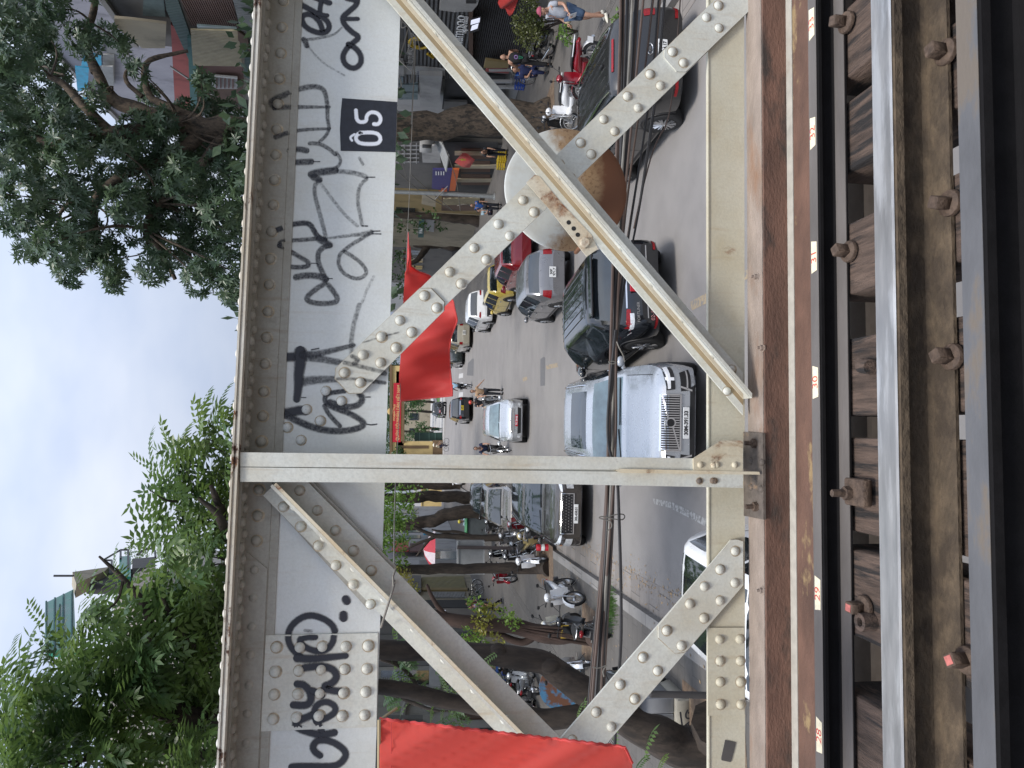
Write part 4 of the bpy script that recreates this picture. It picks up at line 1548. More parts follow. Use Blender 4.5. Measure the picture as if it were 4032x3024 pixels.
m.build('badge_bar', CHROME, g, 40)
lamps(c, 'f', [[(.90, .70), (.53, .68), (.51, .82), (.86, .86)]], DARKPL, 'headlight', .012)
lamps(c, 'f', [[(.90, .765), (.54, .755), (.53, .80), (.88, .835)], [(.72, .70), (.67, .70), (.67, .83), (.72, .84)]], pm('lamp_white', (.85, .86, .88), .1), 'headlight', .020)
lamps(c, 'f', [[(.86, .42), (.52, .42), (.50, .58), (.80, .60)]], BLACK, 'fog_lamp')
lamps(c, 'f', [[(.84, .47), (.54, .47), (.54, .495), (.84, .495)], [(.53, .40), (.50, .40), (.56, .60), (.59, .60)]], CHROME, 'fog_lamp_trim', .02)
lamps(c, 'f', [[(.62, .33), (-.62, .33), (-.56, .43), (.56, .43)]], BLACK, 'air_intake', mirror=False, n=12)
lamps(c, 'f', [[(.76, .295), (-.76, .295), (-.72, .322), (.72, .322)]], CHROME, 'skid_plate', .02, mirror=False, n=12)
plate_on(c, 'f', 0, .505, .50, .105, '30M-391.33', off=.035)
lamps(c, 'b', [[(.86, .80), (.62, .78), (.62, 1.35), (.78, 1.35)]], LAMPRED, 'tail_light')

# --- black SUV with a red plate, seen from behind
c = make_car('parked_car', (2.22, 13.75, 0), radians(98.0), 'black SUV with a ribbed roof and red number plate, rear to the bridge', 'car', 4.62, 1.88, 1.67, S_BLACK,
             dict(hood=1.02, nose=.94, cowl=1.2, rf=.5, beltz=1.03, rise=.06, rr=-1.85, tail=-2.16), wb=2.75, wr=.385, glassmat=GLASS_BLUE, spokes=6, clear=.30, sidemat=GLASS)
lamps(c, 'b', [[(.93, .90), (.52, .94), (.52, 1.0), (.90, 1.02)]], LAMPRED, 'tail_light', .014)
lamps(c, 'b', [[(.90, .86), (.60, .88), (.60, .95), (.92, .93)]], LAMP, 'tail_light', .016)
lamps(c, 'b', [[(.50, .985), (-.50, .985), (-.50, 1.01), (.50, 1.01)]], CHROME, 'chrome_strip', .016, mirror=False, n=10)
lamps(c, 'b', [[(.85, .45), (.62, .45), (.62, .49), (.85, .49)]], LAMPRED, 'reflector', .02)
lamps(c, 'b', [[(.70, .62), (-.70, .62), (-.70, .64), (.70, .64)]], CHROME, 'bumper_trim', .014, mirror=False, n=10)
plate_on(c, 'b', 0, .84, .40, .22, '', PLATE_R, INKW, .03, ['TH', '04-78'])
m = MB()
h = c.hit('b', .58, .80)
t = text_mb('FORTUNER', .075, Matrix(((0, 0, -1, h[0].x-.012), (-1, 0, 0, .58), (0, 1, 0, .80), (0, 0, 0, 1))))
t.build('model_badge', CHROME, c.root, 0)
h = c.hit('b', .62, .52)
text_mb('02-18', .10, Matrix(((0, 0, -1, h[0].x-.012), (-1, 0, 0, .62), (0, 1, 0, .54), (0, 0, 0, 1)))).build('painted_number', pm('pink_ink', (.5, .22, .22), .6), c.root, 0)
m = MB()
for k in range(7):
    y = -.48+.16*k
    pts = []
    for i in range(7):
        x = .30-2.1*i/6
        hh = c.hit('t', x, y)
        pts.append(hh[0]+V((0, 0, .001)))
    m.tube(pts, .011, 5)
m.build('roof_rib', S_BLACK, c.root, 40)
m = MB()                                    # roof spoiler
m.bbox((-1.93, 0, 1.59), (.20, 1.22, .045), .015)
m.build('spoiler', S_BLACK, c.root, 40)

# --- black hatchback at the right kerb
c = make_car('parked_car', (5.98, 12.8, 0), radians(91), 'dark grey MPV with a ribbed roof parked before motorbikes, rear to the bridge', 'car', 4.5, 1.80, 1.56, S_DARK,
             dict(hood=1.0, nose=.90, cowl=1.4, rf=.78, beltz=.98, rise=.05, rr=-1.92, tail=-2.12), wb=2.75, wr=.345, rails=CHROME, glassmat=GLASS, spokes=10)
lamps(c, 'b', [[(.88, .80), (.62, .82), (.62, .99), (.84, 1.02)]], LAMPRED, 'tail_light', .014)
lamps(c, 'b', [[(.80, .42), (.56, .42), (.56, .47), (.80, .47)]], LAMPRED, 'reflector', .02)
lamps(c, 'b', [[(.30, 1.47), (-.30, 1.47), (-.30, 1.495), (.30, 1.495)]], LAMPRED, 'brake_light', .03, mirror=False)
plate_on(c, 'b', 0, .70, .30, .165, '', PLATE_W, INK, .03, ['30G', '724.17'])
m = MB()
h = c.hit('b', 0, .90)
M = Matrix(((0, 0, -1, h[0].x-.016), (-1, 0, 0, 0), (0, 1, 0, .90), (0, 0, 0, 1)))
e = [M @ V((.10*cos(2*pi*k/24), .05*sin(2*pi*k/24), 0)) for k in range(24)]
m.tube(e+[e[0]], .007, 5, False)
m.join(text_mb('KIA', .062, M, .002))
m.build('badge', CHROME, c.root, 40)
m = MB()
for k in range(6):
    y = -.42+.168*k
    m.tube([c.hit('t', .35-2.0*i/6, y)[0]+V((0, 0, .002)) for i in range(7)], .012, 5)
m.build('roof_rib', S_DARK, c.root, 40)
m = MB()
h = c.hit('t', -1.45, 0)
m.bbox(h[0]+V((0, 0, .02)), (.16, .05, .05), .012)
m.build('aerial', BLACK, c.root, 40)

# --- dark SUV parked at the left kerb, facing
c = make_car('parked_car', (-1.82, 19.5, 0), radians(-93), 'dark bronze SUV with a hexagon grille parked by the left kerb, facing the bridge', 'car', 4.8, 1.92, 1.64, S_BRONZE,
             dict(hood=1.03, nose=.97, cowl=1.05, rf=.40, beltz=1.04), wb=2.77, wr=.37, glassmat=GLASS_BLUE, roof=GLASS_BLUE, rails=CHROME)
g = bar_grille(c, .52, .56, .88, 5, False, CHROME, .014, BLACK, DARKPL)
m = MB()
for i in range(13):
    for k in range(4):
        y, z = -.45+.075*i+(.037 if k % 2 else 0), .61+.075*k
        if abs(y) < .49:
            c.patch('f', [(y+.015, z-.008), (y-.015, z-.008), (y-.015, z+.008), (y+.015, z+.008)], 1, 1, .032, m)
m.build('grille_mesh', CHROME, g, 40)
lamps(c, 'f', [[(.92, .88), (.56, .85), (.58, .90), (.88, .97)]], LAMP, 'headlight', .014)
lamps(c, 'f', [[(.90, .58), (.66, .56), (.66, .74), (.90, .78)]], LAMP, 'headlight', .014)
lamps(c, 'f', [[(.95, .80), (.86, .79), (.86, .83), (.95, .84)]], AMBER, 'indicator', .016)
lamps(c, 'f', [[(.93, .25), (-.93, .25), (-.90, .54), (.90, .54)]], DARKPL, 'bumper', .010, mirror=False, n=14)
lamps(c, 'f', [[(.60, .31), (-.60, .31), (-.60, .34), (.60, .34)]], CHROME, 'bumper_trim', .022, mirror=False, n=10)
plate_on(c, 'f', 0, .49, .50, .11, '30L-658.51', off=.035)

# --- white hatchback under the bridge's left bay
c = make_car('moving_car', (-1.84, 6.82, 0), radians(-93), 'white hatchback with a black glass roof, half hidden by the bottom chord', 'car', 3.75, 1.66, 1.50, S_WHITE,
             dict(hood=.95, nose=.82, cowl=1.15, rf=.55, beltz=.95, rise=.06, rr=-1.52, tail=-1.76), wb=2.4, wr=.31, roof=GLASS, glass=[(.85, .0), (-.06, -.72), (-.80, -1.36)])
lamps(c, 'f', [[(.76, .66), (.46, .62), (.46, .76), (.70, .80)]], LAMP, 'headlight')
lamps(c, 'b', [[(.74, .74), (.56, .74), (.56, .92), (.70, .92)]], LAMPRED, 'tail_light')

# --- silver MPV coming up the street
c = make_car('moving_car', (.42, 29.15, 0), radians(-90.5), 'silver MPV with its windscreen to the bridge driving up the street', 'car', 4.75, 1.80, 1.58, S_SILV,
             dict(hood=1.02, nose=.90, cowl=1.35, rf=.55, beltz=1.02), wb=2.83, wr=.33, glassmat=GLASS_SKYLIT, sidemat=GLASS)
bar_grille(c, .46, .70, .80, 4, False, CHROME, .012, BLACK, CHROME)
lamps(c, 'f', [[(.84, .70), (.52, .70), (.50, .84), (.78, .90)]], LAMP, 'headlight', .014)
lamps(c, 'f', [[(.50, .38), (-.50, .38), (-.54, .52), (.54, .52)]], BLACK, 'air_intake', mirror=False, n=12)
for sg in (1, -1):
    m = MB()
    h = c.hit('f', sg*.66, .46)
    m.lathe([(.055, 0), (.055, .02), (.001, .024)], 14, Matrix.Translation(h[0]) @ Matrix.Rotation(pi/2, 4, 'Y'))
    m.build('fog_lamp', LAMP, c.root, 40)
lamps(c, 'f', [[(.80, .24), (-.80, .24), (-.82, .34), (.82, .34)]], DARKPL, 'bumper', .012, mirror=False, n=12)
plate_on(c, 'f', 0, .565, .47, .11, 'TC 34-03', PLATE_R, INKW, off=.03)
m = MB()
h = c.hit('f', 0, .80)
for k in range(3):
    a = pi/2+2*pi*k/3
    p = h[0]+V((.03, 0, .0))
    u_ = V((0, cos(a), sin(a)))
    w_ = V((0, -sin(a), cos(a)))
    m.prism([p, p+u_*.035+w_*.02, p+u_*.07, p+u_*.035-w_*.02], (.008, 0, 0))
m.build('badge', CHROME, c.root, 40)
m = MB()
for y in (-.45, -.15, .15, .45):
    m.tube([c.hit('t', .25-1.9*i/6, y)[0]+V((0, 0, .003)) for i in range(7)], .016, 5)
m.build('roof_rib', S_SILV, c.root, 40)

# --- silver hatchback beyond the black SUV
c = make_car('parked_car', (4.28, 21.4, 0), radians(93), 'silver grey hatchback between the black SUV and the red car, rear to the bridge', 'car', 3.9, 1.68, 1.50, S_GUN,
             dict(hood=.96, nose=.82, cowl=1.2, rf=.6, beltz=.98, rise=.05, rr=-1.55, tail=-1.85), wb=2.45, wr=.31, glassmat=GLASS_BLUE, glass=[(.9, .05), (-.02, -.75), (-.82, -1.4)])
lamps(c, 'b', [[(.78, .72), (.56, .72), (.56, .98), (.72, .98)]], LAMPRED, 'tail_light', .014)
plate_on(c, 'b', 0, .70, .33, .20, '', PLATE_W, INK, .03, ['30F', '971.7'])
# --- red hatchback
c = make_car('parked_car', (6.42, 27.3, 0), radians(94), 'dark red hatchback parked ahead of the yellow car, rear to the bridge', 'car', 4.0, 1.72, 1.52, S_RED,
             dict(hood=.96, nose=.82, cowl=1.15, rf=.55, beltz=.98, rise=.06, rr=-1.55, tail=-1.88), wb=2.5, wr=.33, glass=[(.86, .03), (-.03, -.80), (-.86, -1.42)])
lamps(c, 'b', [[(.80, .72), (.56, .74), (.56, .92), (.74, .98)]], LAMPRED, 'tail_light', .014)
lamps(c, 'f', [[(.76, .66), (.46, .62), (.46, .76), (.70, .80)]], LAMP, 'headlight')
# --- yellow car with a dark roof
c = make_car('parked_car', (6.15, 31.6, 0), radians(97), 'yellow car with a dark grey roof parked beyond the red car', 'car', 3.8, 1.66, 1.52, S_YEL,
             dict(hood=.96, nose=.82, cowl=1.1, rf=.5, beltz=.96, rise=.06, rr=-1.5, tail=-1.78), wb=2.45, wr=.33, roof=pm('canvas_roof', (.07, .065, .06), .8), glass=[(.82, .03), (-.03, -.75), (-.8, -1.36)])
lamps(c, 'b', [[(.76, .70), (.58, .70), (.58, .92), (.70, .92)]], LAMPRED, 'tail_light', .014)
lamps(c, 'f', [[(.76, .66), (.46, .62), (.46, .76), (.70, .80)]], LAMP, 'headlight')
# --- white SUV
c = make_car('parked_car', (6.55, 40.2, 0), radians(93), 'white SUV with a dark rear bumper further up the street, rear to the bridge', 'car', 4.6, 1.86, 1.70, S_WHITE,
             dict(hood=1.04, nose=.94, cowl=1.15, rf=.45, beltz=1.04), wb=2.7, wr=.36, cladding=1)
lamps(c, 'b', [[(.90, .95), (.50, .97), (.50, 1.04), (.88, 1.08)]], LAMPRED, 'tail_light', .014)
lamps(c, 'b', [[(.90, .28), (-.90, .28), (-.88, .62), (.88, .62)]], DARKPL, 'bumper', .010, mirror=False, n=14)
plate_on(c, 'b', 0, .80, .33, .18, '', PLATE_W, INK, .03, ['30A', '652.8'])
# --- beige van and a dark car ahead of it
c = make_car('parked_car', (6.95, 55.4, 0), radians(92), 'beige van seen from behind below the red flag', 'van', 4.7, 1.84, 1.95, S_BEIGE,
             dict(hood=1.15, nose=1.0, cowl=1.75, rf=1.2, beltz=1.10, rise=.03, rr=-2.1, tail=-2.28), wb=2.7, wr=.34, glass=[(1.35, .55), (.45, -.6), (-.7, -1.9)])
lamps(c, 'b', [[(.86, .85), (.66, .85), (.66, 1.10), (.84, 1.10)]], LAMPRED, 'tail_light', .014)
lamps(c, 'b', [[(.88, .26), (-.88, .26), (-.88, .52), (.88, .52)]], DARKPL, 'bumper', .010, mirror=False, n=14)
plate_on(c, 'b', -.1, .74, .36, .22, '', PLATE_W, INK, .03, ['29A', '180.5'])
c = make_car('parked_car', (6.35, 63, 0), radians(92), 'dark green car ahead of the beige van', 'car', 4.4, 1.8, 1.7, paint('paint_green_black', (.03, .04, .04), .2), wb=2.6, wr=.34)
# --- dark MPV and the SUV with a spare wheel near the gate
c = make_car('moving_car', (1.45, 54.2, 0), radians(94), 'black MPV with a yellow plate driving away towards the gate', 'car', 4.7, 1.84, 1.75, S_BLACK,
             dict(hood=1.04, nose=.94, cowl=1.3, rf=.6, beltz=1.06), wb=2.75, wr=.34, glassmat=GLASS_BLUE, sidemat=GLASS)
lamps(c, 'b', [[(.86, .90), (.62, .92), (.62, 1.04), (.84, 1.06)]], LAMPRED, 'tail_light', .014)
lamps(c, 'b', [[(.55, 1.02), (-.55, 1.02), (-.55, 1.06), (.55, 1.06)]], CHROME, 'chrome_strip', .016, mirror=False, n=10)
plate_on(c, 'b', 0, .86, .36, .2, '', PLATE_Y, INK, .03, ['29H', '416.2'])
c = make_car('moving_car', (2.55, 93.5, 0), radians(96), 'dark SUV with a spare wheel on its back door entering the gate', 'car', 4.6, 1.86, 1.90, paint('paint_navy', (.02, .022, .03), .2),
             dict(hood=1.12, nose=1.02, cowl=1.15, rf=.62, beltz=1.14, rise=.02, rr=-2.02, tail=-2.14), wb=2.6, wr=.38, clear=.32)
m = MB()
h = c.hit('b', -.25, .98)
M = Matrix.Translation(h[0]+V((-.14, 0, 0))) @ Matrix.Rotation(-pi/2, 4, 'Y')
m.lathe([(.36, -.13), (.38, -.04), (.38, .04), (.33, .07), (.001, .08)], 28, M)
sp = m.build('spare_wheel', TYRE, c.root, 40)
m = MB()
m.lathe([(.315, .073), (.35, .07), (.345, .08), (.315, .085)], 28, M)
m.build('spare_wheel_ring', CHROME, sp, 40)
plate_on(c, 'b', .50, .92, .36, .2, '', PLATE_R, INKW, .03, ['TH', '21-08'])
lamps(c, 'b', [[(.86, .62), (.66, .62), (.66, .72), (.86, .72)]], LAMP, 'tail_light', .014)
# --- cars behind the dark bronze SUV, left kerb, and a small white one beyond the post
c = make_car('parked_car', (-2.75, 28.2, 0), radians(-92), 'bronze grey SUV parked behind the dark bronze SUV at the left kerb', 'car', 4.6, 1.84, 1.68, paint('paint_taupe', (.17, .155, .14), .4), wb=2.7, wr=.35, glassmat=GLASS, roof=GLASS)
c = make_car('parked_car', (-3.3, 36.3, 0), radians(-92), 'dark car parked at the left kerb beyond the bronze SUVs', 'car', 4.5, 1.8, 1.5, S_DARK,
             dict(hood=.98, nose=.84, cowl=1.0, rf=.3, beltz=.98, rr=-1.5, tail=-1.95), wb=2.65, wr=.33, glassmat=GLASS_BLUE)
c = make_car('parked_car', (-3.35, 59.5, 0), radians(-97), 'small white car at the left kerb beside the post', 'car', 3.8, 1.66, 1.5, S_WHITE,
             dict(hood=.95, nose=.82, cowl=1.15, rf=.5, beltz=.96, rr=-1.5, tail=-1.76), wb=2.4, wr=.31, glass=[(.82, .0), (-.06, -.75), (-.8, -1.36)])
# ================================================================== motorbikes, bicycles, people


def loft_x(mb, st, n=14):
    """ellipse sections along x: (x, zc, half width, half height)"""
    G = []
    for x, zc, hw, hh in st:
        G.append([V((x, hw*cos(2*pi*j/n), zc+hh*sin(2*pi*j/n))) for j in range(n)])
    mb.grid(G, True)
    mb.add(G[0], [tuple(range(n))])
    mb.add(G[-1], [tuple(range(n-1, -1, -1))])


def bike_wheel(x, z, r, w, M=None, spokes=0, rimm=None):
    MX = Matrix.Translation(V((x, 0, z))) @ Matrix.Rotation(pi/2, 4, 'X')
    t = MB()
    t.lathe([(r-w*.9, -w*.35), (r-w*.3, -w*.5), (r, -w*.12), (r, w*.12), (r-w*.3, w*.5), (r-w*.9, w*.35)], 28, MX)
    m = MB()
    m.lathe([(r-w*.8, -w*.36), (r-w*1.15, -w*.3), (r-w*1.15, w*.3), (r-w*.8, w*.36)], 28, MX)
    m.lathe([(.001, -.05), (.05 if w > .05 else .022, -.045), (.05 if w > .05 else .022, .045), (.001, .05)], 12, MX)
    k = spokes or 12
    for i in range(k):
        a = 2*pi*i/k
        m.tube([MX @ V((.03*cos(a+.5), .03*sin(a+.5), (.03 if i % 2 else -.03)*(w/.08))), MX @ V(((r-w)*cos(a), (r-w)*sin(a), 0))], .0035 if k > 8 else .016, 4, False)
    return t, m


def motorbike(loc, rz, label, body, seat=BLACK, accent=None, steer=.25, lean=7, scooter=False, spokes=12, group='motorbikes parked on the pavements', name='motorbike', alloy=None, basket=False):
    root = thing(name, loc, label, 'motorbike', group, rz)
    root.scale = (.94, .94, .94)
    accent = accent or DARKPL
    LN = Matrix.Rotation(radians(lean), 4, 'X')
    r = .285 if not scooter else .25
    wb = .62
    ST = Matrix.Translation(V((wb, 0, 0))) @ Matrix.Rotation(steer, 4, 'Z') @ Matrix.Translation(V((-wb, 0, 0)))

    def put(mb, nm, mat, par=root, front=False, sm=40):
        mb.xf(LN @ ST if front else LN)
        return mb.build(nm, mat, par, sm)
    t, m = bike_wheel(-wb, r, r, .085, None, spokes)
    o = put(t, 'wheel', TYRE)
    put(m, 'rim', alloy or ALLOY, o)
    t, m = bike_wheel(wb, r, r, .075, None, spokes)
    o = put(t, 'wheel', TYRE, front=True)
    put(m, 'rim', alloy or ALLOY, o, front=True)
    m = MB()                                # rear body
    loft_x(m, [(-.86, .74, .03, .03), (-.78, .73, .09, .07), (-.55, .68, .125, .10), (-.25, .63, .135, .13), (-.02, .56, .115, .15), (.06, .50, .08, .10)])
    loft_x(m, [(-.30, .46, .10, .10), (0, .40, .12, .10), (.22, .38, .10, .10), (.34, .42, .06, .08)])
    put(m, 'body', body)
    m = MB()                                # leg shield, both wings
    for sy in (1, -1):
        G = []
        for i in range(7):
            u = i/6
            x = .30+.14*u-.05*u*u
            z = .40+.48*u
            row = []
            for j in range(5):
                q = j/4
                row.append(V((x+.10*(1-q)-.03*q, sy*(.03+(.19-.05*abs(u-.5))*q), z-.02*q)))
            G.append(row)
        m.grid(G)
        m.grid([[p-V((.02, 0, 0)) for p in rw] for rw in G])
    put(m, 'leg_shield', body)
    m = MB()
    G = []
    for i in range(9):
        a = radians(15+125*i/8)
        G.append([V((wb+(r+.03)*cos(a), y, r+(r+.03)*sin(a)+(.0 if abs(y) < .04 else -.012))) for y in (-.055, -.03, 0, .03, .055)])
    m.grid(G)
    put(m, 'front_fender', body if not scooter else accent, front=True)
    m = MB()
    for y in (-.065, .065):
        m.tube([(wb, y, r), (wb-.10, y*.9, r+.32), (wb-.17, y*.6, .80)], .020, 8)
    put(m, 'fork', ALLOY, front=True)
    m = MB()
    loft_x(m, [(-.80, .815, .07, .02), (-.62, .815, .125, .045), (-.35, .79, .125, .045), (-.1, .755, .105, .04), (.08, .70, .06, .03)])
    put(m, 'seat', seat)
    m = MB()
    m.tube([(.34, .33, .995), (.37, .26, .99), (.42, .10, .96), (.43, 0, .95), (.42, -.10, .96), (.37, -.26, .99), (.34, -.33, .995)], .014, 7)
    for y in (.28, -.28):
        m.tube([(.355, y, .993), (.335, y*1.28, .997)], .020, 8)
    put(m, 'handlebar', BLACK, front=True)
    m = MB()
    m.ball((.44, 0, .96), (.10, .13, .085), 14, 8)
    put(m, 'headlight_cowl', body, front=True)
    m = MB()
    m.ball((.50, 0, .955), (.055, .085, .06), 12, 7)
    put(m, 'headlight', LAMP, front=True)
    for sy in (1, -1):
        m = MB()
        m.tube([(.38, .2*sy, .98), (.36, .29*sy, 1.12), (.355, .33*sy, 1.17)], .007, 5)
        m.ball((.35, .345*sy, 1.19), (.018, .06, .042), 10, 6)
        put(m, 'mirror', BLACK, front=True)
    m = MB()                                # engine, swing arm, foot bar
    m.bbox((.06, 0, .30), (.34, .22, .20), .04)
    m.lathe([(.001, -.12), (.10, -.12), (.11, -.06), (.11, .06), (.10, .12), (.001, .12)], 14, Matrix.Translation(V((.0, 0, .30))) @ Matrix.Rotation(pi/2, 4, 'X'))
    for y in (.085, -.085):
        m.bbox((-.35, y, .31), (.62, .03, .06), .01)
        m.tube([(-.60, y, .30), (-.45, y, .66)], .026, 7)
    m.tube([(.02, .30, .25), (.02, -.30, .25)], .014, 6)
    m.tube([(-.02, .12, .2), (-.06, .25, .02)], .012, 6)
    put(m, 'engine', pm('engine_metal', (.16, .155, .15), .5, .6, .3, 20))
    m = MB()
    m.tube([(.15, -.10, .26), (-.1, -.15, .19), (-.35, -.16, .24), (-.42, -.165, .27)], .02, 8)
    m.tube([(-.40, -.165, .265), (-.55, -.17, .32), (-.90, -.175, .40)], [.03, .048, .042], 10)
    put(m, 'exhaust', CHROME)
    m = MB()
    m.ball((-.86, 0, .73), (.045, .085, .05), 10, 6)
    put(m, 'tail_light', LAMPRED)
    m = MB()
    G = []
    for i in range(7):
        a = radians(60+100*i/6)
        G.append([V((-wb+(r+.04)*cos(a), y, r+(r+.04)*sin(a))) for y in (-.06, 0, .06)])
    m.grid(G)
    m.box((-.93, 0, .47), (.012, .19, .14))
    put(m, 'rear_fender', accent)
    m = MB()                                # grab rail
    m.tube([(-.45, .13, .80), (-.72, .15, .83), (-.90, .08, .85), (-.92, 0, .85), (-.90, -.08, .85), (-.72, -.15, .83), (-.45, -.13, .80)], .015, 6)
    put(m, 'grab_rail', accent if accent is not DARKPL else ALLOY)
    if basket:
        m = MB()
        for k in range(5):
            z = .70+.055*k
            m.tube([(.60, .14, z), (.86, .14, z), (.86, -.14, z), (.60, -.14, z), (.60, .14, z)], .005, 4)
        put(m, 'basket', ALLOY, front=True)
    return root


def bicycle(loc, rz, label, col=None, group=None, lean=4, steer=.3, basket=True, box=None):
    root = thing('bicycle', loc, label, 'bicycle', group, rz)
    root.scale = (.94, .94, .94)
    col = col or DARKPL
    LN = Matrix.Rotation(radians(lean), 4, 'X')
    ST = Matrix.Translation(V((.52, 0, 0))) @ Matrix.Rotation(steer, 4, 'Z') @ Matrix.Translation(V((-.52, 0, 0)))
    for x, f in ((-.52, 0), (.54, 1)):
        t, m = bike_wheel(x, .33, .33, .038, None, 14)
        o = t.xf(LN @ ST if f else LN).build('wheel', TYRE, root)
        m.xf(LN @ ST if f else LN).build('rim', ALLOY, o)
    m = MB()
    m.tube([(-.52, 0, .33), (-.08, 0, .30), (.36, 0, .70), (.38, 0, .82)], .019, 7)
    m.tube([(-.08, 0, .30), (-.20, 0, .84)], .017, 7)
    m.tube([(-.17, 0, .72), (.35, 0, .66)], .017, 7)
    m.tube([(-.52, 0, .33), (-.18, 0, .74)], .011, 6)
    m.lathe([(.001, -.02), (.09, -.018), (.09, .018), (.001, .02)], 16, Matrix.Translation(V((-.08, 0, .30))) @ Matrix.Rotation(pi/2, 4, 'X'))
    m.tube([(-.08, .0, .30), (0, .07, .16), (0, .17, .16)], .010, 5)
    m.tube([(-.08, .0, .30), (-.16, -.07, .44), (-.16, -.17, .44)], .010, 5)
    m.xf(LN).build('frame', col, root)
    m = MB()
    m.tube([(.54, .0, .33), (.42, 0, .66), (.37, 0, .92)], .016, 7)
    m.tube([(.28, .27, 1.0), (.36, .16, .98), (.38, 0, .93), (.36, -.16, .98), (.28, -.27, 1.0)], .012, 6)
    m.xf(LN @ ST).build('handlebar', ALLOY, root)
    m = MB()
    m.ball((-.22, 0, .87), (.13, .075, .04), 10, 6)
    m.xf(LN).build('saddle', BLACK, root)
    m = MB()
    for a in range(8):
        w_ = radians(35+110*a/7)
    for x in (-.52, .54):
        G = [[V((x+.37*cos(radians(20+140*i/8)), y, .33+.37*sin(radians(20+140*i/8)))) for y in (-.025, 0, .025)] for i in range(9)]
        m.grid(G)
    m.tube([(-.2, .05, .72), (-.8, .06, .72), (-.8, -.06, .72), (-.2, -.05, .72)], .008, 5)
    m.xf(LN).build('mudguard', ALLOY, root)
    if basket:
        m = MB()
        for k in range(5):
            z = .68+.05*k
            g_ = .11+.008*k
            m.tube([(.56, g_, z), (.56+2*g_, g_, z), (.56+2*g_, -g_, z), (.56, -g_, z), (.56, g_, z)], .006, 4)
        for q in range(6):
            m.tube([(.58+.04*q, .11, .68), (.57+.05*q, .14, .88)], .004, 4)
            m.tube([(.58+.04*q, -.11, .68), (.57+.05*q, -.14, .88)], .004, 4)
        m.xf(LN @ ST).build('basket', DARKPL, root)
    return root


def skin(verts, edges, radii, root=0, sub=1):
    """a body grown round a skeleton"""
    me = bpy.data.meshes.new('s')
    me.from_pydata([V(v) for v in verts], edges, [])
    ob = bpy.data.objects.new('s', me)
    COL.objects.link(ob)
    ob.modifiers.new('k', 'SKIN').use_smooth_shade = True
    sv = me.skin_vertices[0].data
    for i, r in enumerate(radii):
        sv[i].radius = r if isinstance(r, tuple) else (r, r)
        sv[i].use_root = i == root
    s = ob.modifiers.new('u', 'SUBSURF')
    s.levels = sub
    s.render_levels = sub
    bpy.context.view_layer.update()
    dg = bpy.context.evaluated_depsgraph_get()
    e = ob.evaluated_get(dg)
    m2 = e.to_mesh()
    mb = MB()
    mb.add([v.co.copy() for v in m2.vertices], [tuple(p.vertices) for p in m2.polygons])
    e.to_mesh_clear()
    bpy.data.objects.remove(ob)
    bpy.data.meshes.remove(me)
    return mb


STAND = dict(pel=(0, 0, .92), spi=(0, 0, 1.10), che=(.0, 0, 1.29), nec=(-.005, 0, 1.43), hd=(.02, 0, 1.57),
             shL=(-.01, .175, 1.37), elL=(-.02, .225, 1.10), wrL=(.05, .235, .87), shR=(-.01, -.175, 1.37), elR=(-.02, -.225, 1.10), wrR=(.05, -.235, .87),
             hiL=(0, .09, .89), knL=(.03, .10, .49), anL=(-.01, .105, .09), hiR=(0, -.09, .89), knR=(.03, -.10, .49), anR=(-.01, -.105, .09))


def pose(**k):
    d = dict(STAND)
    d.update(k)
    return d


WALK = pose(knL=(.16, .09, .50), anL=(.26, .10, .12), knR=(-.04, -.09, .48), anR=(-.28, -.10, .15), elL=(-.10, .22, 1.12), wrL=(-.05, .24, .90), elR=(.06, -.22, 1.12), wrR=(.20, -.23, .95))
RIDE = pose(pel=(-.28, 0, .86), spi=(-.27, 0, 1.03), che=(-.22, 0, 1.22), nec=(-.18, 0, 1.37), hd=(-.14, 0, 1.51), shL=(-.19, .17, 1.30), shR=(-.19, -.17, 1.30), elL=(.06, .27, 1.12), elR=(.06, -.27, 1.12), wrL=(.29, .27, 1.02), wrR=(.29, -.27, 1.02),
            hiL=(-.26, .10, .84), hiR=(-.26, -.10, .84), knL=(.14, .15, .68), knR=(.14, -.15, .68), anL=(.04, .14, .30), anR=(.04, -.14, .30))
CYCL = pose(pel=(-.22, 0, .95), spi=(-.20, 0, 1.12), che=(-.13, 0, 1.30), nec=(-.08, 0, 1.44), hd=(-.03, 0, 1.58), shL=(-.10, .17, 1.38), shR=(-.10, -.17, 1.38), elL=(.08, .25, 1.16), elR=(.08, -.25, 1.16), wrL=(.26, .26, 1.03), wrR=(.26, -.26, 1.03),
            hiL=(-.2, .09, .92), hiR=(-.2, -.09, .92), knL=(.12, .11, .72), knR=(.02, -.11, .56), anL=(-.10, .13, .44), anR=(.0, -.13, .17))
SIT = pose(pel=(0, 0, .45), spi=(-.01, 0, .62), che=(0, 0, .80), nec=(.01, 0, .94), hd=(.03, 0, 1.08), shL=(0, .17, .88), shR=(0, -.17, .88), elL=(.06, .21, .64), elR=(.06, -.21, .64), wrL=(.26, .12, .60), wrR=(.26, -.12, .60),
           hiL=(.02, .09, .43), hiR=(.02, -.09, .43), knL=(.40, .12, .46), knR=(.40, -.12, .46), anL=(.38, .12, .09), anR=(.38, -.12, .09))


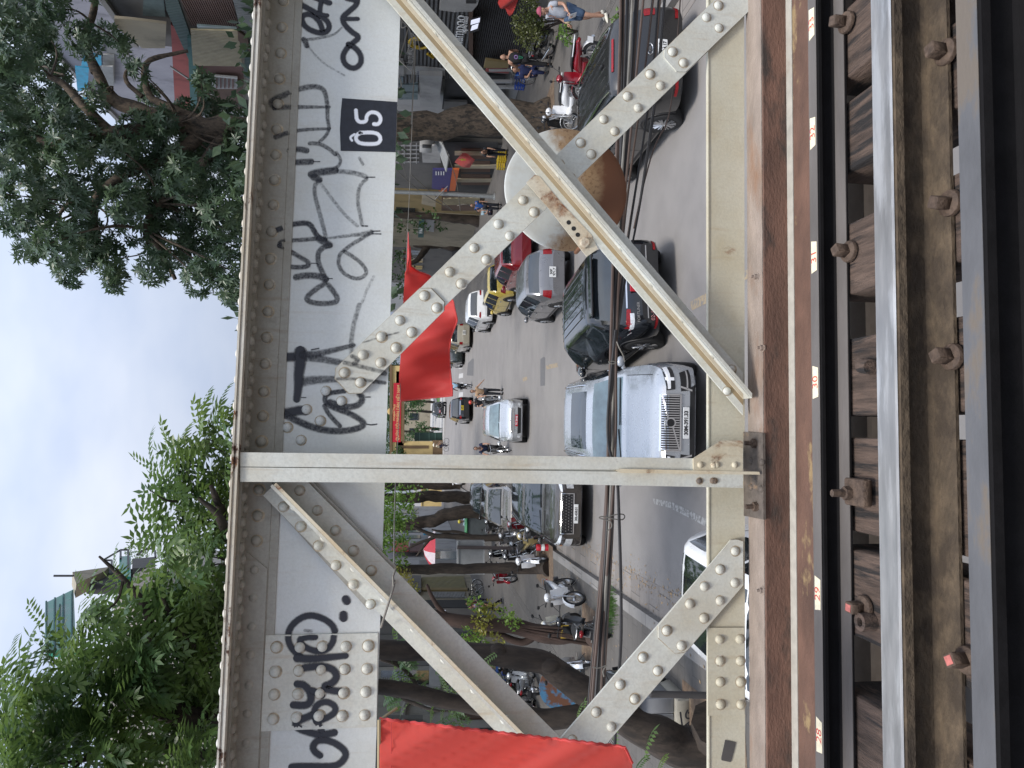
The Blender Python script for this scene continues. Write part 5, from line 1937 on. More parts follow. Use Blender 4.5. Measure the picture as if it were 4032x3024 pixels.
def person(loc, rz, label, P, shirt, legs, hair=HAIR, sleeves=True, shorts=False, shoes=BLACK, scale=1.0, bald=False, hat=None, group=None, helmet=None, fat=1.0, skin_mat=SKIN):
    root = thing('person', loc, label, 'person', group, rz)
    root.scale = (.95, .95, .95)
    g = {k: V(v)*scale for k, v in P.items()}
    s = scale
    names = ['pel', 'spi', 'che', 'nec', 'shL', 'elL', 'wrL', 'shR', 'elR', 'wrR', 'hiL', 'knL', 'anL', 'hiR', 'knR', 'anR']
    ed = [(0, 1), (1, 2), (2, 3), (2, 4), (4, 5), (5, 6), (2, 7), (7, 8), (8, 9), (0, 10), (10, 11), (11, 12), (0, 13), (13, 14), (14, 15)]
    rad = [.115, .105, .115, .05, .055, .042, .028, .055, .042, .028, .085, .06, .042, .085, .06, .042]
    b = skin([g[n] for n in names], ed, [r*s*(fat if i < 3 else 1) for i, r in enumerate(rad)])
    hd = g['hd']
    up = (hd-g['nec']).normalized()
    b.tube([g['nec']-up*.03*s, hd-up*.03*s], [.055*s, .05*s], 10)
    Q = up.to_track_quat('Z', 'Y').to_matrix().to_4x4()
    b.ball(hd, (.092*s, .075*s, .115*s), 16, 12)
    b.ball(hd+V((.088, 0, -.015))*s, (.022*s, .014*s, .022*s), 8, 6)           # nose
    b.ball(hd+V((.045, 0, -.085))*s, (.035*s, .04*s, .03*s), 8, 6)            # chin
    for sy in (1, -1):
        b.ball(hd+V((-.005, .078*sy, -.01))*s, (.018*s, .010*s, .03*s), 8, 6)  # ears
    for w_, e in (('wrL', 'elL'), ('wrR', 'elR')):
        d = (g[w_]-g[e]).normalized()
        sd = d.cross(V((1, 0, 0)))
        sd = sd.normalized() if sd.length > .2 else V((0, 1, 0))
        fwd = sd.cross(d).normalized()
        b.ball(g[w_]+d*.045*s, (.030*s, .026*s, .05*s), 8, 6, d.to_track_quat('Z', 'Y').to_matrix())
        for k in range(4):
            f0 = g[w_]+d*.075*s+fwd*(.030-.019*k)*s
            ln = (.070, .078, .072, .056)[k]*s
            f1 = f0+d*ln*.5
            f2 = f1+(d*.8+sd*(-.6 if w_ == 'wrL' else .6)).normalized()*ln*.5
            b.tube([f0, f1, f2], [.0095*s, .009*s, .007*s], 6)
        t0 = g[w_]+d*.025*s+fwd*.028*s
        b.tube([t0, t0+(d*.6+fwd*.8).normalized()*.035*s, t0+(d*.95+fwd*.35).normalized()*.065*s], [.011*s, .010*s, .008*s], 6)
    b.build('body', skin_mat, root, 80)
    # shirt
    k = .62
    mid = lambda a, c, t: g[a]+(g[c]-g[a])*t
    vs = [g['pel']+V((0, 0, -.02*s)), g['spi'], g['che'], mid('che', 'nec', .55), g['shL'], mid('shL', 'elL', k), g['shR'], mid('shR', 'elR', k)]
    if sleeves:
        sh = skin(vs, [(0, 1), (1, 2), (2, 3), (2, 4), (4, 5), (2, 6), (6, 7)], [r*s*(fat if i < 3 else 1) for i, r in enumerate((.140, .128, .142, .062, .076, .068, .076, .068))])
    else:
        sh = skin(vs[:4]+[g['shL']+(g['che']-g['shL'])*.22, g['shR']+(g['che']-g['shR'])*.22], [(0, 1), (1, 2), (2, 3), (2, 4), (2, 5)], [r*s*(fat if i < 3 else 1.1) for i, r in enumerate((.145, .138, .158, .066, .085, .085))])
    sh.build('shirt', shirt, root, 80)
    e = .95 if not shorts else .0
    kn = lambda a, c: mid(a, c, e)
    if shorts:
        vs = [g['pel'], g['hiL'], mid('hiL', 'knL', .9), g['hiR'], mid('hiR', 'knR', .9)]
        tr = skin(vs, [(0, 1), (1, 2), (0, 3), (3, 4)], [r*s for r in (.135, .11, .095, .11, .095)])
    else:
        vs = [g['pel'], g['hiL'], g['knL'], kn('knL', 'anL'), g['hiR'], g['knR'], kn('knR', 'anR')]
        tr = skin(vs, [(0, 1), (1, 2), (2, 3), (0, 4), (4, 5), (5, 6)], [r*s for r in (.135, .102, .078, .062, .102, .078, .062)])
    tr.build('trousers' if not shorts else 'shorts', legs, root, 80)
    for a in ('anL', 'anR'):
        m = MB()
        c = g[a]
        loft_x(m, [(-.07, .0, .02, .025), (-.05, .0, .040, .045), (.05, -.008, .046, .042), (.13, -.022, .043, .030), (.19, -.030, .025, .018)])
        m.xf(Matrix.Translation(c+V((0, 0, -.035*s))) @ Matrix.Scale(s, 4))
        m.build('shoe', shoes, root, 80)
    m = MB()
    for sy in (1, -1):
        m.ball(hd+V((.080, .030*sy, .018))*s, (.010*s, .014*s, .007*s), 8, 5)
    m.box(hd+V((.084, 0, -.058))*s, (.01*s, .04*s, .007*s))
    m.build('eyes_and_mouth', HAIR, root)
    if helmet:
        m = MB()
        m.ball(hd+V((-.01, 0, .035))*s, (.125*s, .112*s, .115*s), 16, 10)
        m.v = [V((p.x, p.y, max(p.z, hd.z+.01*s))) for p in m.v]
        m.build('helmet', helmet, root, 80)
    elif hat == 'cap':
        m = MB()
        m.ball(hd+V((-.008, 0, .035))*s, (.103*s, .086*s, .09*s), 16, 10)
        m.v = [V((p.x, p.y, max(p.z, hd.z+.028*s))) for p in m.v]
        m.prism([hd+V((.085*cos(a)+.055, .07*sin(a), .032))*s for a in [pi*2*i/14 for i in range(14)]], (0, 0, .010))
        m.build('cap', pm('cap_pink', (.30, .06, .10), .8), root, 80)
    elif hat == 'cone':
        m = MB()
        m.lathe([(.23*s, 0), (.225*s, .006), (.001, .16*s), (.001, .15*s), (.22*s, 0)], 24, Matrix.Translation(hd+V((0, 0, .05*s))))
        m.build('conical_hat', pm('straw_white', (.62, .58, .48), .8), root, 80)
    elif not bald:
        m = MB()
        m.ball(hd+V((-.018, 0, .018))*s, (.098*s, .083*s, .112*s), 16, 12)
        m.v = [p if (p.x < hd.x+.02*s or p.z > hd.z+.055*s) else V((hd.x+.02*s, p.y*1.0, p.z)) for p in m.v]
        m.build('hair', hair, root, 80)
    return root


CL = lambda n, c: pm('cloth_'+n, c, .9, 0, .15, 9, .25, 40)
# ---- left pavement
motorbike((-3.88, 18.15, .13), radians(-97), 'silver and white motorbike with a long black seat, nearest the kerb by the tree roots', S_WHITE, accent=S_GUN, steer=-.3)
p = PZ(2290, 2436)
motorbike((p.x-.15, p.y+.1, .13), radians(-60), 'cream scooter with two raised mirrors standing against the rooted trunk', paint('cream_scooter', (.62, .58, .47)), accent=DARKPL, steer=.2, scooter=True)
motorbike((-4.30, 15.9, .13), radians(95), 'black motorbike with a dark seat leaning in front of the rooted trunk', S_BLACK, steer=.2)
p = PZ(2350, 2610)
motorbike((p.x-.1, p.y+.3, .13), radians(-70), 'silver and black motorbike between the rooted trunk and the forked trunk', S_SILV, accent=DARKPL, steer=-.2)
motorbike((-4.15, 12.5, .13), radians(-80), 'dark motorbike whose front wheel shows under the left flat brace', S_BLACK, steer=.2, spokes=6)
for k, (px, py, rz, bm, lab) in enumerate(((2120, 2795, 80, S_GUN, 'grey scooter parked by the shopfront behind the forked trunk'), (2120, 2690, 84, S_SILV, 'silver scooter beside the blue plastic stools'), (2095, 2745, 86, S_DARK, 'dark scooter between the grey and silver ones by the shopfront'), (2075, 2660, 82, S_BLACK, 'black scooter closest to the blue plastic stools'),
                                         (2185, 2080, -70, S_BLACK, 'black motorbike standing beside the hood of the bronze SUV'), (2150, 2120, -62, paint('bike_gold', (.35, .28, .12)), 'gold and black motorbike behind the signpost'),
                                         (2100, 2055, -75, S_RED, 'red and yellow motorbike behind the bronze SUV'), (2145, 2200, -80, S_WHITE, 'white fronted motorbike between the signpost and the straight trunk'),
                                         (2050, 2225, -85, S_DARK, 'dark motorbike behind the straight trunk'), (2030, 2260, -95, S_RED, 'red tailed motorbike left of the straight trunk'),
                                         (2110, 2140, -66, S_BLACK, 'black motorbike squeezed behind the gold one'), (2060, 2110, -70, S_GUN, 'grey motorbike in the middle of the packed row'), (2010, 2170, -75, S_BLACK, 'black motorbike at the back of the packed row by the grey board'),
                                         (1990, 2060, -65, S_DARK, 'dark motorbike by the wheelie bin'), (2080, 2175, -80, S_BLACK, 'black motorbike below the grey board'))):
    p = PZ(px, py, .13)
    motorbike((p.x, p.y, .13), radians(rz), lab, bm, steer=.2*(-1)**k, alloy=ALLOY)
b1 = bicycle(PZ(1900, 2300, .13)+V((-.5, 0, 0)), radians(170), 'dark bicycle leaning by the yellow shutter', None, 'bicycles by the yellow shutter')
b2 = bicycle(PZ(1908, 2318, .13)+V((-.6, .3, 0)), radians(182), 'bicycle with a front basket nearer the walking man', pm('bike_green', (.05, .10, .07), .5), 'bicycles by the yellow shutter')
p = PZ(1985, 2385, .13)
person((p.x, p.y, .13), radians(-160), 'man in a lilac shirt and black trousers walking past the shops on the left pavement', WALK, CL('lilac', (.20, .17, .26)), CL('black', (.012, .012, .014)))
p = PZ(1915, 2355, .13)
person((p.x-.3, p.y, .13), radians(-60), 'person in a maroon top sitting low by the bicycles', SIT, CL('maroon', (.16, .03, .04)), CL('navy2', (.02, .02, .04)))
p = PZ(2075, 2560, .13)
person((p.x-1.2, p.y+2, .13), radians(-30), 'person in blue sitting on a stool behind the rooted trunk', SIT, CL('blue2', (.03, .08, .25)), CL('black', (.012, .012, .014)))
# ---- right pavement
p = PZ(2392, 62, .13)
cap = person((p.x, p.y, .13), radians(-168), 'man in a pink cap, grey shirt and denim shorts walking with a tan bag', pose(
    hd=(.05, 0, 1.555), knL=(.12, .09, .50), anL=(.10, .10, .10), knR=(.02, -.09, .49), anR=(-.16, -.10, .12), elL=(.0, .25, 1.10), wrL=(.22, .22, .98), elR=(-.05, -.24, 1.10), wrR=(.10, -.25, .90)),
    CL('grey_tee', (.34, .36, .40)), CL('denim', (.06, .10, .17)), hat='cap', shorts=True, shoes=pm('shoe_cream', (.6, .57, .48), .7), scale=1.04, fat=1.12)
m = MB()
m.ball((.05, -.19, .95), (.11, .05, .10), 12, 8)
m.tube([(.04, -.16, 1.03), (.0, .05, 1.33), (-.02, .12, 1.42), (-.12, .05, 1.30), (-.10, -.12, 1.05)], .016, 6)
m.build('shoulder_bag', pm('bag_tan', (.45, .37, .22), .8), cap, 60)
m = MB()
M = Matrix.Translation(V((.30, .22, .92))) @ Matrix.Rotation(.5, 4, 'Y')
m.box((0, 0, 0), (.004, .15, .20), None)
m.xf(M)
m.build('paper_sheet', INKW, cap)
p = PZ(2185, 222, .13)
bm_ = person((p.x+.1, p.y+.5, .13), radians(75), 'bald man in a black tank top with a flower print, behind a motorbike', pose(elL=(.12, .24, 1.13), wrL=(.30, .16, 1.04), elR=(.10, -.25, 1.12), wrR=(.30, -.2, 1.05)), CL('tank', (.014, .014, .016)), CL('tank', (.014, .014, .016)), bald=True, sleeves=False, fat=1.2, scale=1.06)
m = MB()
for k in range(9):
    a = 2*pi*k/9
    m.ball((-.148, .055*cos(a), 1.26+.055*sin(a)), (.006, .018, .018), 6, 4)
m.build('flower_print', pm('print_violet', (.35, .22, .50), .8), bm_)
m = MB()
for k in range(5):
    m.box((-.150, -.0, 1.16-.03*k), (.006, .10-.012*k, .016))
m.build('stripe_print', pm('print_green', (.03, .30, .16), .8), bm_)
motorbike((p.x+.35, p.y-.6, .13), radians(-75), 'black motorbike with a brown fork beside the bald man', S_BLACK, steer=-.4, lean=5)
person((p.x+.2, p.y+1.5, .13), radians(-100), 'woman in navy blue sitting beside the bald man', SIT, CL('navy', (.012, .02, .075)), CL('navy', (.012, .02, .075)), scale=1.05)
motorbike((8.55, 16.6, .13), radians(110), 'red scooter with a white tail rail behind the dark grey MPV, nearest the capped man', S_RED, accent=S_WHITE, steer=.2)
motorbike((8.35, 18.0, .13), radians(112), 'white and red scooter with a white tail rail, furthest behind the dark grey MPV', S_WHITE, accent=S_WHITE, steer=.35)
motorbike((8.35, 19.6, .13), radians(-60), 'black motorbike with raised mirrors ahead of the dark grey MPV', S_DARK, steer=.2)
motorbike((8.6, 12.6, .13), radians(70), 'black motorbike cut off by the right edge of the picture', S_BLACK, steer=.4)
bicycle((13.0, 25.6, .13), radians(95), 'bicycle with thin wheels standing on the right pavement before the blue crates', pm('bike_blue', (.03, .12, .35), .5), None, 3, .1)
p = PZ(2000, 625, .13)
person((p.x+.3, p.y, .13), radians(-120), 'person in dark clothes bending over the flower pots by the yellow stools', pose(spi=(.06, 0, 1.07), che=(.20, 0, 1.18), nec=(.32, 0, 1.24), hd=(.42, 0, 1.30), shL=(.24, .17, 1.22), shR=(.24, -.17, 1.22), elL=(.34, .2, .97), elR=(.34, -.2, .97), wrL=(.44, .18, .78), wrR=(.44, -.18, .78)), CL('dark', (.02, .022, .03)), CL('dark', (.02, .022, .03)))
p = PZ(1975, 830, .13)
person((p.x+.2, p.y, .13), radians(-120), 'person in a bright blue jacket near the grey lamp post', pose(), CL('blue', (.015, .07, .25)), CL('dark', (.02, .022, .03)))
person((p.x+.4, p.y+1.6, .13), radians(-60), 'person in pale blue sitting beyond the blue jacket', SIT, CL('paleblue', (.30, .42, .5)), CL('navy2', (.02, .02, .04)))
# ---- on the road
p = PZ(2008, 1768)
bicycle((p.x, p.y+.1, 0), radians(-96), 'black bicycle ridden towards the bridge', DARKPL, None, 0, 0, True)
person((p.x, p.y+.1, 0), radians(-96), 'cyclist in a black and blue vest riding towards the bridge beside the silver MPV', CYCL, CL('cyclist', (.012, .022, .06)), CL('black', (.012, .012, .014)), fat=1.1)
p = PZ(1975, 1590)
mb_ = motorbike((p.x+.1, p.y+.4, 0), radians(-75), 'black and white motorbike behind the silver MPV', S_BLACK, None, S_WHITE, 0, 0, group=None)
person((p.x+.1, p.y+.4, 0), radians(-75), 'rider in a red helmet beside the silver MPV', RIDE, CL('blackjacket', (.02, .022, .03)), CL('grey', (.10, .10, .11)), helmet=pm('helmet_red', (.55, .06, .04), .25))
person((p.x+.55, p.y-.5, 0), radians(-70), 'woman in a tan top with an outstretched arm beside the red helmet', pose(elL=(.08, .34, 1.22), wrL=(.16, .50, 1.05), elR=(.05, -.30, 1.15), wrR=(.2, -.32, .98)), CL('tan', (.36, .24, .15)), CL('dark', (.02, .022, .03)))
p = PZ(1858, 1522)
bicycle((p.x, p.y, 0), radians(96), 'three wheeled pedal bike seen from behind below the red flag', DARKPL, None, 0, .2, True)
person((p.x, p.y, 0), radians(96), 'rider in a light blue shirt just below the red flag corner', CYCL, CL('lightblue', (.28, .45, .60)), CL('dark', (.02, .022, .03)), scale=1.1)
p = PZ(1768, 1752)
bicycle((p.x, p.y, 0), radians(-20), 'bicycle of the rider in a pale hat near the gate', DARKPL, None, 0, .1, False)
person((p.x, p.y, 0), radians(-20), 'rider in a pale conical hat and cream shirt near the gate column', CYCL, CL('creamshirt', (.60, .55, .42)), CL('navy2', (.02, .02, .04)), hat='cone', scale=1.1)
p = PZ(1742, 1690)
person((p.x, p.y, 0), radians(-110), 'guard in a dark green uniform standing at the gate', STAND, CL('green', (.02, .06, .035)), CL('green', (.02, .06, .035)), hat=None, scale=1.15)
p = PZ(1905, 1985, .13)
motorbike((-5.0, 40.5, .13), radians(-100), 'motorbike of the rider in a yellow helmet', S_DARK)
person((-5.0, 40.5, .13), radians(-100), 'rider in a yellow helmet between the trunks on the left', RIDE, CL('paleblue', (.30, .42, .5)), CL('dark', (.02, .022, .03)), helmet=pm('helmet_yellow', (.65, .55, .05), .3))
# ================================================================== ground
ROAD = pm('asphalt', (.20, .188, .18), .85, 0, .12, 1.2, .6, 160, col2=(.235, .223, .21), c2=(.45, .7), c2scale=.35)


def sheet(name, pts, mat, z, kind='structure'):
    m = MB()
    m.add([(x, y, z) for x, y in pts], [tuple(range(len(pts)))])
    return m.build(name, mat, kind=kind)


sheet('road', [(-400, -60), (400, -60), (400, 700), (-400, 700)], ROAD, 0)


def tile_mat(name, col, sx, sy, mortar, var=.12):
    m, nt, b, out = nodes_of(name)
    co = coords(nt)
    br = N(nt, 'ShaderNodeTexBrick')
    br.offset = .5
    br.inputs['Scale'].default_value = 1
    br.inputs['Brick Width'].default_value = sx
    br.inputs['Row Height'].default_value = sy
    br.inputs['Mortar Size'].default_value = .008
    br.inputs['Color1'].default_value = (*[c*(1+var) for c in col], 1)
    br.inputs['Color2'].default_value = (*[c*(1-var) for c in col], 1)
    br.inputs['Mortar'].default_value = (*mortar, 1)
    nt.links.new(co, br.inputs['Vector'])
    n1 = noise_n(nt, co, 1.6, 8, .7)
    c = mixc(nt, ramp(nt, n1, [(.4, g3(0)), (.75, g3(.6))]), br.outputs['Color'], tuple(x*.55 for x in col))
    nt.links.new(c, b.inputs['Base Color'])
    b.inputs['Roughness'].default_value = .85
    bp = N(nt, 'ShaderNodeBump')
    bp.inputs['Strength'].default_value = .4
    bp.inputs['Distance'].default_value = .01
    nt.links.new(noise_n(nt, co, 60, 5), bp.inputs['Height'])
    nt.links.new(bp.outputs['Normal'], b.inputs['Normal'])
    return m


TILE = tile_mat('paving', (.108, .10, .092), .60, .30, (.075, .069, .064), .06)
KERB = tile_mat('kerb_stone', (.23, .22, .21), 1.0, 1.0, (.08, .075, .07))
GUTTER = tile_mat('gutter_slab', (.22, .20, .185), .62, .55, (.07, .065, .06))
kL = lambda y: -2.83-.031*y
kR = lambda y: 7.42+.002*y
Y0, Y1 = -6, 90


def slab(name, xs0, xs1, z, mat, y0=Y0, y1=Y1, n=8):
    m = MB()
    for i in range(n):
        a, b = y0+(y1-y0)*i/n, y0+(y1-y0)*(i+1)/n
        m.prism([(xs0(a), a, -.02), (xs1(a), a, -.02), (xs1(b), b, -.02), (xs0(b), b, -.02)], (0, 0, z+.02))
    return m.build(name, mat, kind='structure')


slab('pavement', lambda y: -18, lambda y: kL(y)-.22, .130, TILE)
slab('kerb', lambda y: kL(y)-.219, lambda y: kL(y), .134, KERB)
slab('gutter', lambda y: kL(y)+.001, lambda y: kL(y)+.55, .006, GUTTER)
slab('pavement', lambda y: kR(y)+.22, lambda y: 24, .130, TILE)
slab('kerb', lambda y: kR(y), lambda y: kR(y)+.219, .134, KERB)
slab('gutter', lambda y: kR(y)-.45, lambda y: kR(y)-.001, .006, GUTTER)
TACT = pm('tactile_paving', (.15, .14, .13), .85, 0, .2, 5)
for side, x0 in ((-1, -6.3), (1, 9.55)):
    m = MB()
    for k in range(5):
        x = x0+side*.062*k
        m.box((x-side*0, 35, .137), (.03, 110, .012))
    m.build('tactile_strip', TACT, kind='structure')
# soil strip round the tree feet
SOIL = pm('soil', (.13, .09, .062), .95, 0, .35, 9, .9, 40, col2=(.20, .15, .10), c2=(.5, .65), c2scale=6)
for x, y, w, h in ((-4.15, 22.9, .75, 1.5), (-4.75, 17.1, .7, .8), (-4.6, 10.0, .9, 1.2), (10.3, 23.2, 1.0, 1.0)):
    sheet('soil_patch', [(x-w, y-h), (x+w, y-h*.8), (x+w*.9, y+h), (x-w*.9, y+h)], SOIL, .1345)
# worn road markings and repairs
WORN = pm('worn_white', (.34, .335, .32), .85, 0, .12, 14, .3, 80, col2=(.18, .172, .165), c2=(.46, .56), c2scale=11)
WORNY = pm('worn_yellow', (.30, .235, .15), .85, 0, .12, 14, .3, 80, col2=(.175, .165, .155), c2=(.47, .58), c2scale=9)
pz = lambda *q: [tuple(PZ(a, b)[:2]) for a, b in q]
sheet('road_marking', pz((2570, 1962), (2578, 1985), (2640, 2000), (2770, 2068), (2950, 2160), (2950, 2128), (2780, 2042), (2650, 1978)), WORN, .004)
sheet('road_marking', pz((2726, 1222), (2717, 1190), (2790, 1150), (2980, 1040), (2980, 1075), (2790, 1190)), WORNY, .004)
sheet('road_marking', pz((2152, 1455), (2150, 1440), (2195, 1428), (2198, 1445)), WORNY, .004)
sheet('road_marking', pz((2060, 1503), (2058, 1488), (2074, 1482), (2078, 1495)), WORNY, .004)
sheet('road_patch', pz((2128, 1520), (2128, 1415), (2140, 1405), (2147, 1408), (2146, 1518)), pm('patch_asphalt', (.12, .118, .12), .9, 0, .2, 9), .0045)
sheet('road_patch', pz((1838, 1478), (1843, 1430), (1860, 1412), (1866, 1412), (1864, 1480)), MATS['patch_asphalt'], .0045)
for a in range(6):
    y = 1398+37*a
    sheet('road_marking', pz((1808, y), (1806, y+18), (1823, y+15), (1824, y-3)), pm('crossing_white', (.42, .41, .40), .8, 0, .15, 3), .004)
# fallen leaves and litter by the left gutter
LITTER = pm('dry_leaf', (.30, .21, .12), .9, 0, .5, 40)
m = MB()
rnd = random.Random(3)
for k in range(900):
    y = rnd.uniform(9, 24)
    x = kL(y)+(rnd.gauss(.50, .12) if rnd.random() < .62 else rnd.uniform(.0, .9) if rnd.random() < .6 else rnd.uniform(-1.4, 0))
    z = .010 if x > kL(y) else .139
    s = rnd.uniform(.012, .036)
    a = rnd.uniform(0, 6.3)
    u_, v_ = V((cos(a), sin(a), rnd.uniform(-.3, .3)))*s, V((-sin(a), cos(a), rnd.uniform(-.3, .3)))*s*.55
    p = V((x, y, z+.004))
    m.add([p-u_, p-v_, p+u_, p+v_], [(0, 1, 2, 3)])
m.build('fallen_leaves', LITTER, kind='stuff', smooth=0)
m = MB()
c = PZ(2405, 2380, .13)
for k in range(900):
    p = V((c.x+rnd.gauss(0, .2), c.y+rnd.gauss(0, .22), .134))
    h = rnd.uniform(.05, .22)
    a = rnd.uniform(0, 6.3)
    d = V((cos(a), sin(a), 0))
    m.add([p-d*.006, p+d*.006, p+V((-d.y, d.x, 0))*rnd.uniform(-.08, .08)+V((0, 0, h))], [(0, 1, 2)])
m.build('grass', leaf_mat('grass_green', (.05, .13, .03), (.12, .22, .05)), kind='stuff', smooth=0)

# ================================================================== trees
LEAF_NEAR = leaf_mat('leaf_near', (.066, .138, .052), (.165, .245, .058), .4)
LEAF_DARK = leaf_mat('leaf_whorl', (.062, .108, .066), (.10, .15, .07), .34)
LEAF_FAR = leaf_mat('leaf_far', (.035, .085, .03), (.075, .14, .035), .3)
LEAF_LIGHT = leaf_mat('leaf_light', (.09, .19, .03), (.22, .34, .06), .4)
LEAF_YEL = leaf_mat('leaf_yellowing', (.16, .20, .03), (.36, .30, .07), .4)


def leaf(mb, b, d, n, L, w):
    """one leaf: base b, direction d, side n; folded along the midrib"""
    up = n.cross(d)
    mid = b+d*(L*.45)
    mb.add([b, mid+n*w-up*(w*.25), b+d*L-up*(L*.12), mid-n*w-up*(w*.25)], [(0, 1, 2), (0, 2, 3)])


def rv(r):
    while True:
        v = V((r.uniform(-1, 1), r.uniform(-1, 1), r.uniform(-1, 1)))
        if .02 < v.length < 1:
            return v


def whorl(mb, c, ax, L, r, k=7):
    a = ax.cross(V((.3, .2, 1)))
    a = a.normalized() if a.length > .01 else V((1, 0, 0))
    b = ax.cross(a)
    o = r.uniform(0, 6.3)
    for i in range(k):
        t = o+2*pi*i/k+r.uniform(-.2, .2)
        d = (a*cos(t)+b*sin(t)+ax*r.uniform(.05, .55)).normalized()
        leaf(mb, c, d, d.cross(ax).normalized(), L*r.uniform(.75, 1.1), L*.15)


def frond(mb, c, d, L, r, pairs=6, lw=.34):
    side = d.cross(V((0, 0, 1)))
    side = side.normalized() if side.length > .05 else V((1, 0, 0))
    side = (side+rv(r)*.5).normalized()
    ll = L*lw
    p = V(c)
    dd = V(d)
    for i in range(pairs):
        p = p+dd*(L/pairs)
        dd = (dd+V((0, 0, -.10))).normalized()
        for s in (1, -1):
            q = (side*s+dd*.55+V((0, 0, -.22))).normalized()
            nn = q.cross(side.cross(dd)).normalized()
            leaf(mb, p, q, nn, ll*r.uniform(.85, 1.1)*(1-.25*abs(i/pairs-.45)), ll*.17)
    leaf(mb, p, dd, side, ll, ll*.17)


def crown(mb, clumps, kind, dens, L, r, droop=0.0, wood=None, origin=None):
    """clumps: (centre, radius). leaves through the volume, thicker towards the shell"""
    for c, R in clumps:
        n = int(dens*R*R)
        for _ in range(n):
            v = rv(r)
            v = v.normalized()*(v.length**.45)
            p = c+V((v.x*R, v.y*R, v.z*R*.85))
            ax = (v.normalized()*.8+V((0, 0, .35-droop))+rv(r)*.6).normalized()
            if kind == 'whorl':
                whorl(mb, p, ax, L, r)
            elif kind == 'frond':
                frond(mb, p-ax*L*.4, ax, L, r)
            else:
                for k in range(4):
                    d = (ax+rv(r)*.9).normalized()
                    s_ = d.cross(rv(r)).normalized()
                    leaf(mb, p+rv(r)*L, d, s_, L*r.uniform(.7, 1.2), L*.28)


def limb(mb, pts, rad, n=9, jit=.0):
    pts = [(*p, q) for p, q in zip([tuple(V(p)) for p in pts], rad)]
    s_ = smooth_line(pts, 2)
    out, rr = [], []
    for i, q in enumerate(s_):
        p = V(q[:3])
        out.append(p+V((noise.noise(p*1.7), noise.noise(p*1.7+V((9, 0, 0))), 0))*q[3]*.35)
        rr.append(q[3]*(1+.16*noise.noise(p*3.1+V((0, 5, 0)))))
    mb.tube(out, rr, n)


def tree(name, base, label, trunk, leaves, leafmat, bark=BARK, group=None, extra=None):
    root = thing(name, base, label, 'tree', group)
    if trunk is not None:
        trunk.build('trunk', bark, root, 60, world=True)
    if leaves is not None:
        leaves.build('crown', leafmat, root, 0, world=True)
    if extra:
        for nm, mb, mt in extra:
            mb.build(nm, mt, root, 40, world=True)
    return root


K = 4032/2212


def clumps_px(lst, y, jit, r, sc=1.0):
    out = []
    for a, b, q in lst:
        yy = y+r.uniform(-jit, jit)
        out.append((PY(a*K, b*K, yy), q*K/FPX*yy*sc))
    return out


# the big tree on the right pavement
r = random.Random(11)
lst = [(300, 300, 60), (380, 330, 60), (450, 300, 55), (490, 360, 50), (330, 400, 65), (420, 430, 65), (480, 460, 55), (300, 480, 55), (370, 520, 60), (450, 540, 60), (490, 580, 45), (330, 575, 40), (430, 600, 40), (500, 630, 36),
       (60, 40, 55), (30, 120, 50), (100, 160, 55), (50, 230, 55), (140, 230, 45), (90, 300, 60), (40, 340, 55), (150, 330, 50), (110, 400, 55), (50, 420, 50), (180, 420, 50), (80, 490, 50), (130, 530, 52), (60, 545, 28), (190, 520, 55), (150, 590, 32), (230, 560, 45), (250, 605, 30),
       (200, 300, 40), (240, 395, 42), (210, 210, 30), (180, 90, 40), (232, 70, 24), (322, 205, 26), (400, 250, 38), (455, 225, 26), (350, 262, 34), (20, 480, 26), (0, 40, 45), (0, 250, 60), (10, 330, 40), (-40, 130, 60), (-50, 400, 60), (520, 300, 40), (505, 250, 34), (480, 290, 40), (440, 180, 26), (300, 150, 24), (270, 100, 26), (0, 150, 50), (90, 90, 45), (150, 280, 46), (540, 400, 50), (540, 500, 50), (560, 560, 45), (120, 20, 36), (100, -60, 50), (200, -40, 40), (420, 345, 50), (350, 440, 50), (270, 440, 45), (260, 330, 42), (400, 385, 50)]
cl = clumps_px(lst, 23.5, 2.6, r, .96)
lv = MB()
crown(lv, cl, 'whorl', 205, .25, r, .15)
t = MB()
B = V((10.45, 23.5, .1))
q = lambda a, b, y=23.5: PY(a, b, y)
limb(t, [B, q(2000, 468), q(1750, 490), q(1560, 505), q(1300, 520), q(1100, 515), q(900, 505), q(760, 505), q(640, 480)], [.62, .50, .46, .44, .40, .38, .36, .34, .30])
limb(t, [q(700, 490), q(600, 450), q(480, 415), q(430, 385), q(375, 270), q(330, 180)], [.30, .26, .22, .18, .14, .10])
limb(t, [q(375, 290), q(330, 150), q(360, 80), q(375, 0), q(380, -100)], [.13, .12, .11, .10, .08])
limb(t, [q(700, 495), q(560, 520), q(420, 530), q(320, 525), q(240, 560), q(170, 610), q(110, 650)], [.28, .24, .22, .20, .17, .13, .10])
limb(t, [q(430, 520), q(330, 420), q(250, 330), q(190, 300)], [.18, .14, .11, .08])
limb(t, [q(240, 560), q(150, 560), q(60, 450), q(0, 430)], [.12, .10, .08, .06])
limb(t, [q(800, 510), q(720, 600), q(520, 660), q(420, 740), q(360, 800), q(370, 900), q(380, 980)], [.24, .20, .17, .15, .14, .12, .07])
limb(t, [q(900, 510), q(760, 700), q(620, 810), q(560, 900), q(640, 1000), q(690, 1100)], [.20, .16, .13, .11, .09, .06])
limb(t, [q(860, 505), q(640, 410), q(580, 380), q(560, 250), q(640, 220), q(740, 200)], [.16, .13, .11, .09, .07, .05])
limb(t, [q(560, 380), q(480, 310), q(520, 250)], [.08, .06, .04])
limb(t, [q(420, 740), q(250, 800), q(220, 900)], [.08, .06, .04])
